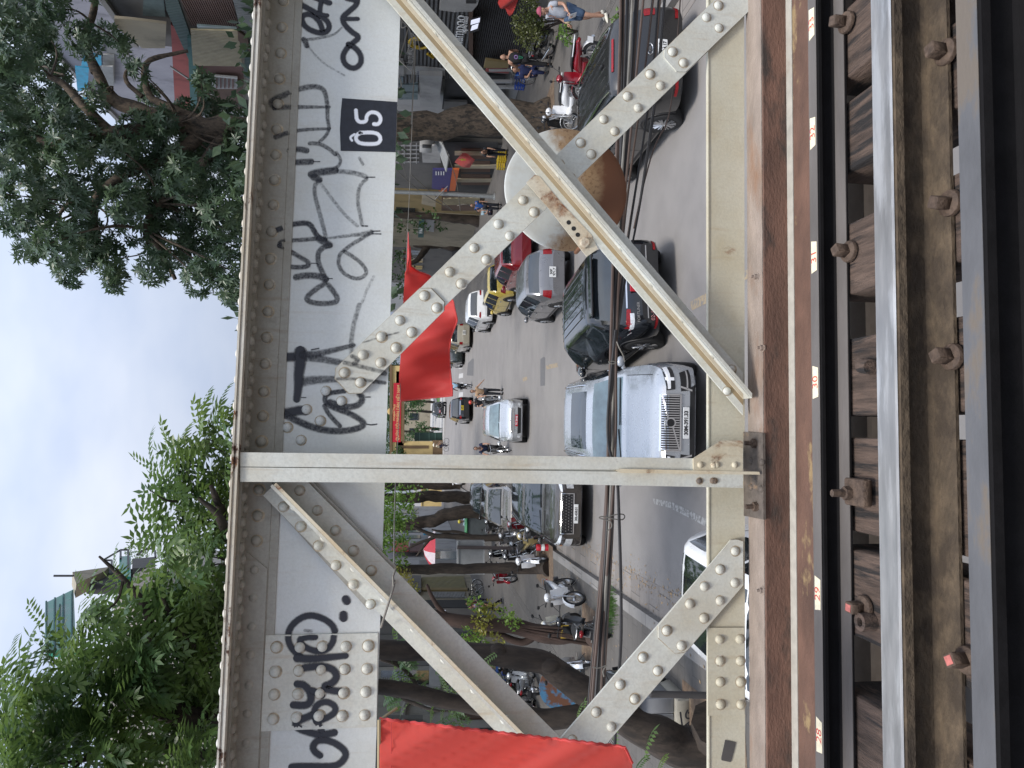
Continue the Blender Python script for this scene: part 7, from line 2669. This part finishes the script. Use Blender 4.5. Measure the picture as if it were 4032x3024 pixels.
wall_text(b6, 'LẨU NGOÀI', 1658, 892, XR, .36, INKW, .8, 1, .3)
b7 = block('shop_house', XR+.2, 25, 58.7, 74, 9.5, W_GREY, 'long grey house partly hidden by the forked tree on the right')
for a in range(5):
    window(b7, XR+.2, 60+2.8*a, 61.6+2.8*a, 3.6, 5.4)
fx(b7, 'doorway', W_DARK, rect(1780, 940, 1880, 1010), XR+.2, .05, .05)
b8 = block('shop_house', XR+.2, 25, 74.2, 93, 9.0, W_WHITE, 'white house near the gate on the right')
for a in range(5):
    window(b8, XR+.2, 76+3.2*a, 77.8+3.2*a, 3.4, 5.6)
yz(b8, 'sign_board', pm('sign_blue', (.02, .10, .35), .5), XR+.2, 80, 84, 2.6, 3.3, .3, .2)
# the tall lilac house above the awnings
bt = block('tall_house', XR+2.2, 30, 30, 42, 20.5, W_LILAC, 'tall lilac grey house with blue tarpaulins behind the big tree')
XT = XR+2.2
for qd in ([(355, 142), (355, 205), (410, 205), (410, 142)], [(355, 215), (355, 262), (400, 262), (400, 215)]):
    o = fx(bt, 'window', W_WHITE, qd, XT, .06, .05)
    a, b, c_, d = qd[0][0]+6, qd[0][1]+5, qd[1][0], qd[2][0]
    o2 = fx(o, 'pane', WIN_L, rect(qd[0][0]+6, qd[0][1]+5, qd[2][0]-6, qd[1][1]-5), XT, .02, .07)
    for v in o2.data.vertices:
        v.co -= bt.location
fx(bt, 'shutter', CORR_GREY, rect(420, 145, 465, 210), XT, .05, .06)
fx(bt, 'shutter', CORR_GREY, rect(405, 215, 450, 330), XT, .05, .06)
fx(bt, 'tarpaulin', TARP, [(330, 205), (320, 262), (400, 258), (398, 220), (360, 210)], XT, .05, .7)
fx(bt, 'tarpaulin', TARP, [(295, 262), (305, 360), (345, 352), (350, 268)], XT, .05, .7)
fx(bt, 'tarpaulin', TARP, [(325, 380), (325, 440), (345, 440), (345, 380)], XT, .05, .5)
fx(bt, 'railing', CORR_GREY, [(400, 262), (402, 345), (448, 340), (445, 262)], XT, .05, .4)
fx(bt, 'balcony_beam', W_TEAL, [(738, 150), (750, 420), (778, 470), (770, 150)], XR, .15, .7)
fx(bt, 'red_parapet', W_PINK, [(672, 95), (690, 440), (752, 440), (738, 150)], XR, .1, .5)
fx(bt, 'balcony_back', W_MAROON, [(760, 255), (765, 300), (960, 320), (955, 262)], XR, .08, .2)
fx(bt, 'awning', CORR_PALE, [(750, 118), (760, 258), (955, 262), (938, 122)], XR, .06, .9)
fx(bt, 'awning_glazing', WIN_L, [(775, 100), (780, 122), (930, 126), (932, 112)], XR, .06, .85)
fx(bt, 'dark_balcony', W_BROWN, [(772, 290), (775, 420), (870, 480), (950, 470), (960, 320)], XR, .08, .25)
fx(bt, 'clothes', W_WHITE, [(830, 305), (835, 350), (935, 350), (935, 310)], XR, .05, .45)
for k in range(5):
    fx(bt, 'clothes', W_MAROON, rect(850+16*k, 308, 856+16*k, 348), XR, .02, .50)
for qd in ([(670, 262), (675, 270), (940, 445), (935, 440)], [(815, 295), (810, 300), (935, 312), (935, 305)]):
    fx(bt, 'awning_pole', W_WHITE, qd, XR, .05, 1.0)
fx(bt, 'green_roof', CORR_GREEN, [(965, 190), (960, 300), (1000, 320), (1000, 200)], XR, .1, .8)
fx(bt, 'cage_sign', W_BROWN, [(935, 122), (938, 160), (985, 205), (975, 150)], XR, .1, 1.0)

# ---- left row
XL = -9.8
c1 = block('old_house', -20, XL, 22, 31.5, 9.0, W_STONE, 'old weathered stone house with an arch and glazed windows on the left')
fx(c1, 'window', WIN_L, rect(1510, 2690, 1580, 2740), XL, .06, .05, -1)
fx(c1, 'window', WIN, rect(1500, 2640, 1690, 2690), XL, .06, .05, -1)
for a in range(2):
    fx(c1, 'window_beam', SHUT_GREY, rect(1500, 2668+34*a, 1640, 2676+34*a), XL, .1, .1, -1)
m = MB()
ap = [PX(1660, 2770, XL+.12), PX(1620, 2752, XL+.12), PX(1585, 2790, XL+.12), PX(1600, 2830, XL+.12)]
m.tube(smooth_line([tuple(PX(a, b, XL+.1)) for a, b in ((1700, 2800), (1680, 2768), (1640, 2750), (1600, 2760), (1585, 2810), (1590, 2880))], 2), .10, 8)
m.build('arch', W_STONE, c1, world=True)
window(c1, XL, 23.2, 24.8, 1.0, 2.6, None, WIN, -1)
yz(c1, 'door', WOODD, XL, 25.6, 27.2, .14, 2.5, .06, .08, -1)
yz(c1, 'door', SHUT_GREY, XL, 28.2, 30.8, .14, 2.7, .06, .08, -1)
fx(c1, 'cornice', W_GREY, rect(1520, 2815, 1665, 2830), XL, .2, .2, -1)
c2 = block('shop_house', -20, XL, 31.6, 36.4, 8.6, W_GREY, 'shop with blue plastic stools before it on the left pavement')
fx(c2, 'doorway', W_DARK, [(1740, 2500), (1740, 2690), (2020, 2690), (2010, 2480)], XL, .06, .05, -1)
fx(c2, 'shop_sign', W_WHITE, rect(1690, 2560, 1735, 2700), XL, .1, .3, -1)
yz(c2, 'counter', W_CREAM, XL, 32.2, 33.6, .13, 1.0, .7, .6, -1)
c3 = block('shop_house', -20, XL, 36.5, 43.4, 9.4, W_GREY, 'grey house with a lit sign on the left')
fx(c3, 'shop_wall', CONC('taupe', (.20, .18, .16)), rect(1620, 2395, 1880, 2470), XL, .06, .04, -1)
fx(c3, 'doorway', W_DARK, rect(1660, 2362, 1860, 2392), XL, .06, .05, -1)
ls = fx(c3, 'lit_sign', em, [(1672, 2408), (1676, 2446), (1758, 2440), (1754, 2402)], XL, .1, .3, -1)
o2 = fx(ls, 'sign_picture', pm('sign_orange2', (.35, .12, .06), .6), [(1696, 2412), (1700, 2440), (1735, 2436), (1732, 2410)], XL, .02, .33, -1)
for v in o2.data.vertices:
    v.co -= c3.location
c4 = block('shop_house', -20, XL, 43.5, 52.5, 9.0, W_CREAM, 'house with a yellow roller shutter on the left')
fx(c4, 'shutter', SHUT_YEL, [(1660, 2272), (1662, 2318), (1838, 2318), (1825, 2268)], XL, .06, .05, -1)
fx(c4, 'shutter_frame', W_YEL, rect(1655, 2314, 1842, 2322), XL, .1, .1, -1)
fx(c4, 'fascia', W_GREY, rect(1620, 2265, 1658, 2330), XL, .1, .2, -1)
fx(c4, 'cabinet_door', SHUT_GREY, rect(1700, 2330, 1830, 2352), XL, .06, .06, -1)
c5 = block('shop_house', -20, XL, 52.6, 66, 8.6, W_WHITE, 'pale house with grey doors between the trunks on the left')
fx(c5, 'door', SHUT_GREY, rect(1650, 2205, 1800, 2240), XL, .06, .05, -1)
fx(c5, 'door', WIN_L, rect(1690, 2170, 1800, 2200), XL, .06, .05, -1)
yz(c5, 'red_banner', pm('banner_red', (.42, .05, .05), .6), XL, 58, 63, 4.3, 5.6, .5, .1, -1)
yz(c5, 'dark_banner', W_MAROON, XL, 58, 62, 3.1, 4.2, .45, .1, -1)
c6 = block('shop_house', -20, XL, 66.2, 96, 8.2, W_WHITE, 'long white house with blue signs at the far left')
for a in range(7):
    window(c6, XL, 67.5+4*a, 69.5+4*a, 3.2, 5.2, None, WIN_L, -1)
yz(c6, 'blue_sign', MATS['sign_blue'], XL, 72, 78, 5.3, 6.6, .5, .1, -1)
yz(c6, 'blue_sign', TARP, XL, 67, 70, 2.6, 3.0, .5, .1, -1)
# the tower above the left crown
tw = block('tower', -30, -10.2, 36, 66, 12.5, CONC('tower', (.40, .37, .34)), 'tall block with green glazing and roof frames behind the left crown')
XW = -10.2
m = MB()
m.box((-20, 57, 17.2), (19, 18, 9.3))
m.box((-20, 42, 14.3), (19, 11.9, 3.4))
m.build('upper_wall', MATS['wall_tower'], tw, 0, world=True)
fx(tw, 'green_glazing', GREENGL, [(182, 2560), (182, 2372), (290, 2320), (300, 2560)], XW, .3, .4, -1)
m = MB()
for a in range(4):
    m.tube([PX(182+34*a, 2560, XW+.45), PX(182+34*a, 2368-14*a, XW+.45)], .05, 5)
m.tube([PX(236, 2380, XW+.45), PX(232, 2480, XW+.45)], .05, 5)
m.build('glazing_bar', W_TEAL, tw, world=True)
fx(tw, 'roof_gable', W_CREAM, [(285, 2252), (430, 2232), (410, 2250), (340, 2280), (300, 2300)], XW, .8, .9, -1)
fx(tw, 'dark_loft', W_DARK, [(340, 2275), (430, 2238), (520, 2240), (520, 2300), (345, 2300)], XW, .6, .5, -1)
fx(tw, 'side_wall', CONC('tan', (.46, .40, .34)), [(525, 2262), (612, 2222), (615, 2300), (515, 2330)], XW, .4, 1.0, -1)
fx(tw, 'tank', W_GREY, [(522, 2200), (610, 2192), (612, 2232), (524, 2238)], XW, 1.2, 1.0, -1)
fx(tw, 'green_box', GREENGL, rect(470, 2190, 515, 2270), XW, .6, .8, -1)
m = MB()
for a, b in (((405, 2206), (440, 2206)), ((405, 2206), (475, 2165)), ((475, 2165), (505, 2165)), ((505, 2165), (505, 2240)), ((440, 2206), (440, 2238)), ((475, 2165), (475, 2200)), ((212, 2267), (290, 2267))):
    m.tube([PX(*a, XW+.9), PX(*b, XW+.9)], .07, 5)
m.build('roof_frame', DARKPL, tw, world=True)
m = MB()
m.tube(smooth_line([tuple(PX(a, b, XW+.8)) for a, b in ((540, 2185), (570, 2162), (610, 2160), (612, 2195))], 2), .08, 5)
m.build('roof_arch', DARKPL, tw, world=True)
rr_ = random.Random(4)
lv = MB()
crown(lv, [(PX(a, b, -9.6), .7) for a, b in ((530, 2150), (560, 2160), (520, 2180), (590, 2150), (600, 2120))], 'simple', 70, .2, rr_)
tag(lv.build('roof_plants', LEAF_NEAR, None, 0), 'leafy plants along the roof edge of the tall block', 'plants', None, 'stuff')

# ---- the gate at the end of the street
YG = 100
gt = thing('gate', (1.7, YG, 0), 'yellow gate with a long red sign lettered in gold at the end of the street', 'gate')


def gy(name, mat, qd, d=.6, out=0.0, par=gt):
    m = MB()
    m.prism([PY(a, b, YG-out) for a, b in qd], (0, d, 0))
    return m.build(name, mat, par, 30, world=True)


YELW = CONC('gate_yellow', (.60, .45, .20), (.45, .33, .15))
GB = CONC('gate_brown', (.17, .11, .06))
gy('column', YELW, rect(1560, 1738, 1742, 1790), 2.0)
gy('column_panel', GB, rect(1570, 1754, 1688, 1766), .1, .05)
gy('column_base', GB, rect(1704, 1734, 1744, 1794), 2.3, .1)
gy('column', YELW, rect(1560, 1462, 1742, 1512), 2.0)
gy('beam', YELW, [(1540, 1800), (1540, 1440), (1590, 1440), (1590, 1800)], 1.6)
gy('cornice', GB, [(1534, 1805), (1534, 1435), (1543, 1435), (1543, 1805)], 2.0, .2)
gy('cornice', GB, [(1584, 1745), (1584, 1500), (1592, 1500), (1592, 1745)], 2.0, .15)
sgn_ = gy('red_sign', pm('sign_red', (.48, .012, .03), .5), [(1545, 1741), (1550, 1508), (1581, 1508), (1577, 1741)], .1, .15)
GOLD = pm('gold_letters', (.72, .52, .22), .5)
for txt, px, py, size, wd in (('DOANH TRẠI', 1553, 1624, .34, 1.05), ('QUÂN ĐỘI NHÂN DÂN VIỆT NAM', 1568, 1625, .60, .80)):
    p = PY(px, py, YG-.17)
    t = text_mb(txt, size, Matrix(((1, 0, 0, p.x), (0, 0, -1, p.y), (0, 1, 0, p.z), (0, 0, 0, 1))) @ Matrix.Rotation(0, 4, 'Z'), .01, wd, .006)
    o = t.build('gold_lettering', GOLD, sgn_, 0)
    for v in o.data.vertices:
        v.co -= gt.location
m = MB()
p = PY(1538, 1620, YG)
m.lathe([(.001, -.1), (.42, -.1), (.45, 0), (.42, .1), (.001, .1)], 20, Matrix.Translation(p) @ Matrix.Rotation(pi/2, 4, 'X'))
m.build('round_emblem', GOLD, gt, world=True)
gp = thing('gate_leaf', (-1.6, YG+1.2, 0), 'dark green iron gate leaf standing open beside the guard', 'gate leaf')
m = MB()
m.prism([PY(a, b, YG+1.2) for a, b in rect(1632, 1703, 1742, 1736)], (0, .15, 0))
m.build('panel', pm('iron_green', (.015, .045, .035), .5), gp, world=True)
m = MB()
for a in (1650, 1688, 1712):
    m.prism([PY(x, y, YG+1.15) for x, y in rect(a, 1703, a+4, 1736)], (0, .04, 0))
m.build('rail', pm('iron_green2', (.05, .10, .085), .5), gp, world=True)
# wall either side of the gate, lawn and a low building in the park
for x0, x1, lab in ((-40, -4.0, 'cream boundary wall left of the gate'), (9, 46, 'cream boundary wall right of the gate')):
    m = MB()
    m.box(((x0+x1)/2, YG+.6, 1.3), (x1-x0, .5, 2.6))
    m.box(((x0+x1)/2, YG+.6, 2.68), (x1-x0, .7, .16))
    tag(m.build('boundary_wall', YELW, None, 0), lab, 'wall')
sheet('lawn', [(3.6, 118), (7.5, 104), (30, 104), (30, 150), (9, 150)], pm('lawn_green', (.06, .13, .03), .9, 0, .2, 3), .02)
sheet('lawn', [(-30, 104), (-5, 104), (-1.5, 150), (-30, 150)], MATS['lawn_green'], .02)
sheet('park_road', [(-4, 97), (8, 97), (3.2, 118), (7.8, 165), (-6, 165), (-2.5, 118)], pm('pale_concrete', (.36, .35, .335), .85, 0, .1, .6), .006)
pk = block('park_building', -9, 12, 168, 182, 7, W_CREAM, 'cream building far behind the gate')
for a in range(6):
    m = MB()
    m.box((-7.3+3.4*a, 167.96, 3.6), (1.6, .1, 2.0))
    m.build('window', WIN, pk, 0, world=True)

# ---- street furniture
lp = thing('lamp_post', (12.75, 39.2, .13), 'grey lamp post with a small white plate on the right pavement', 'lamp post')
m = MB()
pt, pb = PY(1200, 752, 39.2), V((12.75, 39.2, .13))
m.tube([pb, PY(1800, 765, 39.2), PY(1560, 756, 39.2), pt], [.13, .115, .10, .08], 12)
m.lathe([(.2, 0), (.2, .05), (.13, .08), (.001, .08)], 16, Matrix.Translation(pb))
m.build('post', pm('galvanised', (.30, .32, .33), .5, .4, .12, 8), lp, world=True)
m = MB()
m.tube([PY(1715, 783, 39.0), PY(1763, 733, 39.0)], .03, 6)
m.build('cross_arm', W_WHITE, lp, world=True)
pl = fxp = MB()
c = PY(1975, 772, 38.9)
pl.bbox(c, (.34, .02, .28), .006)
o = pl.build('number_plate', PLATE_W, lp, world=True)
t = text_mb('RUA 070', .11, Matrix(((1, 0, 0, c.x), (0, 0, -1, c.y-.013), (0, 1, 0, c.z+.05), (0, 0, 0, 1))), .002, .7)
o2 = t.build('plate_text', INK, o, 0)
for v in o2.data.vertices:
    v.co -= lp.location
sp = thing('sign_post', (-3.8, 23.9, .13), 'grey board on a slim brown post between the motorbikes and the straight trunk', 'sign')
m = MB()
m.tube([V((-3.8, 23.9, .1)), PY(1800, 2155, 23.9)], .055, 8)
m.build('post', pm('post_brown', (.09, .07, .065), .6), sp, world=True)
m = MB()
m.prism([PY(a, b, 23.98) for a, b in rect(1800, 2130, 1908, 2262)], (0, .25, 0))
o = m.build('board', pm('board_grey', (.26, .265, .265), .6, 0, .15, 3), sp, world=True)
m = MB()
for qd in (rect(1800, 2130, 1806, 2262), rect(1902, 2130, 1908, 2262)):
    m.prism([PY(a, b, 23.95) for a, b in qd], (0, .03, 0))
o2 = m.build('board_frame', pm('board_frame', (.36, .365, .36), .6), o)
for v in o2.data.vertices:
    v.co -= sp.location
bn = thing('wheelie_bin', (-5.05, 39.5, .13), 'grey wheelie bin with a green lid behind the motorbikes', 'bin')
m = MB()
c = V((-5.05, 39.5, .13))
m.prism([c+V((-.42, -.4, .1)), c+V((.42, -.4, .1)), c+V((.52, -.5, 1.15)), c+V((-.52, -.5, 1.15))], (0, .9, 0))
m.build('bin_body', pm('bin_grey', (.12, .14, .15), .6), bn, world=True)
m = MB()
m.bbox(c+V((0, 0, 1.2)), (1.12, 1.1, .10), .03)
m.build('bin_lid', pm('bin_green', (.03, .22, .08), .5), bn, world=True)
m = MB()
for s_ in (-1, 1):
    m.lathe([(.001, -.04), (.1, -.04), (.1, .04), (.001, .04)], 12, Matrix.Translation(c+V((.4*s_, .4, .1))) @ Matrix.Rotation(pi/2, 4, 'Y'))
m.build('bin_wheel', TYRE, bn, world=True)
um = thing('parasol', tuple(PZ(1850, 2160, .13)), 'red and white parasol opened among the motorbikes on the left', 'parasol')
uc = PY(1688, 2165, 36)
um.location = (uc.x, 36, .13)
for j in range(8):
    m = MB()
    P0 = uc+V((0, 0, .25))
    a0, a1 = 2*pi*j/8, 2*pi*(j+1)/8
    A = [P0+V((t_*.95*cos(a), t_*.95*sin(a), -.48*t_*t_-.05*t_)) for t_ in (.34, .67, 1) for a in (a0, (a0+a1)/2, a1)]
    m.add([P0]+A, [(0, 1, 2), (0, 2, 3), (1, 4, 5, 2), (2, 5, 6, 3), (4, 7, 8, 5), (5, 8, 9, 6)])
    m.build('canopy_panel', [pm('parasol_red', (.45, .04, .06), .7), pm('parasol_white', (.55, .48, .52), .7)][j % 2], um, 40, world=True)
m = MB()
m.tube([V((uc.x, 36, .13)), uc+V((0, 0, .3))], .02, 6)
m.build('parasol_pole', ALLOY, um, world=True)
bo = thing('marker_post', tuple(PZ(2158, 2155, .13)), 'short red and white marker post at the kerb', 'bollard')
c = PZ(2158, 2155, .13)
for k in range(3):
    m = MB()
    m.lathe([(.11, .0), (.10, .11), (.09, .12), (.001, .12)], 14, Matrix.Translation(V((0, 0, .12*k))))
    m.build('band', [PLATE_R, PLATE_W][k % 2], bo)
# electric cabinets on a concrete plinth by the forked trunk
cbx = thing('electric_cabinet', (-4.2, 11.3, .13), 'grey electric cabinets on a concrete plinth sprayed with black graffiti', 'cabinet')
p0, p1 = PY(2785, 2880, 10.9), PY(2665, 2755, 10.9)
zc = p1.z
m = MB()
m.bbox(((p0.x+p1.x)/2, 11.35, (zc+.10)/2), (abs(p1.x-p0.x), .9, zc-.10), .02)
o = m.build('plinth', CONC('plinth', (.34, .32, .27)), cbx, world=True)
r_ = Ribbons()
for pts in ([(1600, 1055), (1620, 1200), (1625, 1225), (1680, 1170), (1740, 1140)], [(1680, 1030), (1655, 1080), (1670, 1125), (1740, 1110), (1790, 1050), (1740, 1020), (1690, 1060)], [(1690, 1190), (1670, 1230), (1710, 1240), (1740, 1190), (1700, 1180)], [(1640, 1245), (1700, 1240), (1750, 1250)]):
    r_.stroke(cr(2100, 2424, 2.765, pts), 17/2.765, 1.2, 10.9)
g_ = r_.build('graffiti', SPRAY, cbx)
w2 = abs(p1.x-p0.x)/2
zt = PY(2515, 2800, 11.0).z
for k in range(2):
    m = MB()
    xc = p0.x+w2*(.5+k)
    m.bbox((xc, 11.36, (zc+zt)/2+.01), (w2-.012, .72, zt-zc), .012)
    o = m.build('cabinet_door', pm('cabinet_grey', (.27, .28, .30), .5, 0, .08, 3), cbx, world=True)
m = MB()
m.bbox((p0.x+w2, 11.34, zt+.03), (2*w2+.06, .82, .05), .012)
m.build('cabinet_roof', MATS['cabinet_grey'], cbx, world=True)
np_ = thing('round_board', tuple(PZ(2290, 2720, .13)), 'round blue board with rusty patches behind the forked trunk', 'sign')
c = PY(2208, 2705, 17.5)
m = MB()
m.lathe([(.001, -.02), (.52, -.02), (.52, .02), (.001, .02)], 36, Matrix.Translation(c) @ Matrix.Rotation(pi/2, 4, 'X'))
np_.location = (c.x, 17.5, .13)
m.build('board', pm('mural_blue', (.05, .16, .28), .7, 0, .2, 6, .2, 40, (1, 1, 1), (.12, .05, .025), (.46, .54), 2.6), np_, world=True)
m = MB()
m.tube([V((c.x, 17.55, .13)), c+V((0, .05, 0))], .03, 8)
m.build('board_post', DARKPL, np_, world=True)
dp = MB()
dp.tube([PZ(2960, 2742, .1), PY(2560, 2733, PZ(2960, 2742, .1).y)], .042, 10)
tag(dp.build('dark_pole', pm('pole_dark', (.05, .046, .045), .6)), 'dark grey pole beside the electric cabinets', 'pole')
# stools, crates, a flag with a star, red banners
st0 = thing('plastic_stool', (0, 0, 0), 'blue plastic stool', 'stool', 'blue plastic stools before the shop')
BLUEP = pm('stool_blue', (.015, .06, .32), .5)
m = MB()
m.bbox((0, 0, .44), (.32, .32, .035), .02)
m.build('seat', BLUEP, st0)
for a in (-1, 1):
    for b in (-1, 1):
        m = MB()
        m.tube([(a*.17, b*.17, 0), (a*.12, b*.12, .43)], .022, 6)
        m.build('leg', BLUEP, st0)
m = MB()
for k in range(4):
    a = pi/2*k
    m.tube([Matrix.Rotation(a, 3, 'Z') @ V((.15, -.15, .2)), Matrix.Rotation(a, 3, 'Z') @ V((.15, .15, .2))], .014, 5)
m.build('stretcher', BLUEP, st0)
for k, (px, py, lab) in enumerate(((2022, 2640, 'blue plastic stool nearest the lying wall below the forked trunk'), (2030, 2690, 'blue plastic stool beside the silver scooter seat'), (2036, 2725, 'blue plastic stool furthest left of the row'), (2020, 2570, 'blue plastic stool beside the rooted trunk'), (1935, 2430, 'blue plastic stool by the walking man'))):
    o = st0 if k == 0 else copy_tree(st0)
    p = PZ(px, py, .13)
    o.location = (p.x, p.y, .13)
    o.rotation_euler = (0, 0, .3*k)
    o['label'] = lab
for k, (px, py, mt, lab) in enumerate(((2085, 300, BLUEP, 'blue plastic crate behind the bicycle on the right pavement'), (2075, 345, BLUEP, 'blue plastic crate under the bicycle saddle'), (2000, 640, pm('crate_yellow', (.5, .36, .02), .5), 'yellow plastic stool by the flower pots'), (1995, 668, MATS['crate_yellow'], 'yellow plastic stool nearer the round sign'))):
    p = PZ(px, py, .13)
    t = thing('plastic_crate', (p.x+.5, p.y+.6, .13), lab, 'crate', 'crates and stools on the right pavement')
    m = MB()
    for z in (.05, .16, .27, .38):
        m.tube([(.24, .17, z), (-.24, .17, z), (-.24, -.17, z), (.24, -.17, z), (.24, .17, z)], .028, 5)
    m.box((0, 0, .03), (.44, .30, .02))
    for a in (-1, 1):
        for b in (-1, 1):
            m.tube([(a*.23, b*.16, 0), (a*.23, b*.16, .4)], .025, 5)
    m.build('crate_body', mt, t)
ft = thing('wall_flag', tuple(PX(1830, 635, 14.0)), 'small red flag with a yellow star by the shop doors', 'flag')
G = []
for i in range(9):
    row = []
    for j in range(7):
        u_, v_ = i/8, j/6
        a = (1-u_)*((1-v_)*V((1822, 602))+v_*V((1790, 643)))+u_*((1-v_)*V((1870, 624))+v_*V((1850, 663)))
        p = PX(a[0], a[1], 14.0)
        row.append(p+V((.06*sin(u_*5+v_*2), 0, 0)))
    G.append(row)
m = MB()
m.grid(G)
m.grid([[p+V((.006, 0, 0)) for p in rw] for rw in G])
m.build('cloth', FLAGRED, ft, 180, world=True)
m = MB()
c = PX(1822, 629, 13.88)
pts = []
for k in range(10):
    a = pi/2+pi*k/5
    q_ = .22 if k % 2 == 0 else .09
    pts.append(c+V((0, -q_*cos(a), q_*sin(a))))
m.prism(pts, (.01, 0, 0))
m.build('star', pm('star_yellow', (.65, .48, .04), .5), ft, world=True)
fr = thing('red_banner', tuple(PX(2010, 20, 13.0)), 'red flag hanging from the shopfront above the man in the cap', 'flag')
G = [[PX((1965+(2028-1965)*v_) + (50-60*v_)*u_*0 + 14*u_, 20+40*u_*v_-30*(1-u_)*v_+10*v_, 13.6)+V((.08*sin(4*u_+3*v_), 0, 0)) for v_ in [j/8 for j in range(9)]] for u_ in [i/8 for i in range(9)]]
G = [[PX(a, b, 13.6)+V((.07*sin(.09*a+.12*b), 0, 0)) for a, b in [((1-v_)*(1960+20*u_)+v_*(2010+36*u_), (1-v_)*(16-40*u_)+v_*(60-64*u_)) for v_ in [j/8 for j in range(9)]]] for u_ in [i/8 for i in range(9)]]
m = MB()
m.grid(G)
m.grid([[p+V((.006, 0, 0)) for p in rw] for rw in G])
m.build('cloth', FLAGRED, fr, 180, world=True)
# ================================================================== light
w = bpy.data.worlds.new('World')
scene.world = w
w.use_nodes = True
nt = w.node_tree
bg = nt.nodes['Background']
SUN_EL, SUN_AZ = radians(66), radians(200)          # azimuth clockwise from +Y: behind the camera, a little left
sky = nt.nodes.new('ShaderNodeTexSky')
sky.sky_type = 'NISHITA'
sky.sun_disc = False
sky.sun_elevation = SUN_EL
sky.sun_rotation = SUN_AZ
sky.air_density = 1.3
sky.dust_density = 4.0
tc = nt.nodes.new('ShaderNodeTexCoord')
mp = nt.nodes.new('ShaderNodeMapping')
mp.inputs['Scale'].default_value = (1.2, 1.2, 2.6)
nt.links.new(tc.outputs['Generated'], mp.inputs['Vector'])
nz = nt.nodes.new('ShaderNodeTexNoise')
nz.inputs['Scale'].default_value = 1.6
nz.inputs['Detail'].default_value = 5
nz.inputs['Roughness'].default_value = .5
nt.links.new(mp.outputs[0], nz.inputs['Vector'])
cr_ = nt.nodes.new('ShaderNodeValToRGB')
cr_.color_ramp.elements[0].position = .38
cr_.color_ramp.elements[0].color = (4.9, 5.9, 8.1, 1)
cr_.color_ramp.elements[1].position = .64
cr_.color_ramp.elements[1].color = (8.2, 8.7, 9.8, 1)
nt.links.new(nz.outputs['Fac'], cr_.inputs['Fac'])
mx = nt.nodes.new('ShaderNodeMix')
mx.data_type = 'RGBA'
mx.inputs['Factor'].default_value = .85             # thin overcast veil over the blue
nt.links.new(sky.outputs[0], mx.inputs['A'])
nt.links.new(cr_.outputs[0], mx.inputs['B'])
# overcast: brighter overhead than towards the horizon
sep = nt.nodes.new('ShaderNodeSeparateXYZ')
nt.links.new(tc.outputs['Generated'], sep.inputs[0])
mr = nt.nodes.new('ShaderNodeMapRange')
mr.inputs['From Min'].default_value = 0
mr.inputs['From Max'].default_value = 1
mr.inputs['To Min'].default_value = .62
mr.inputs['To Max'].default_value = 2.2
nt.links.new(sep.outputs[2], mr.inputs['Value'])
sc_ = nt.nodes.new('ShaderNodeVectorMath')
sc_.operation = 'SCALE'
nt.links.new(mx.outputs['Result'], sc_.inputs[0])
nt.links.new(mr.outputs[0], sc_.inputs['Scale'])
nt.links.new(sc_.outputs[0], bg.inputs['Color'])
bg.inputs['Strength'].default_value = .088
sun = bpy.data.lights.new('sun', 'SUN')
sun.energy = 2.8
sun.angle = radians(14)
sun.color = (1, .95, .88)
so = bpy.data.objects.new('sun', sun)
COL.objects.link(so)
d = V((sin(SUN_AZ)*cos(SUN_EL), cos(SUN_AZ)*cos(SUN_EL), sin(SUN_EL)))
so.rotation_euler = d.to_track_quat('Z', 'Y').to_euler()
vs = scene.view_settings
scene.display_settings.display_device = 'sRGB'
vs.view_transform = 'Standard'
vs.look = 'None'
vs.exposure = 0.2
vs.gamma = 1.0
scene.cycles.max_bounces = 6
scene.cycles.diffuse_bounces = 3
scene.cycles.glossy_bounces = 3
scene.cycles.transmission_bounces = 3
scene.cycles.transparent_max_bounces = 12
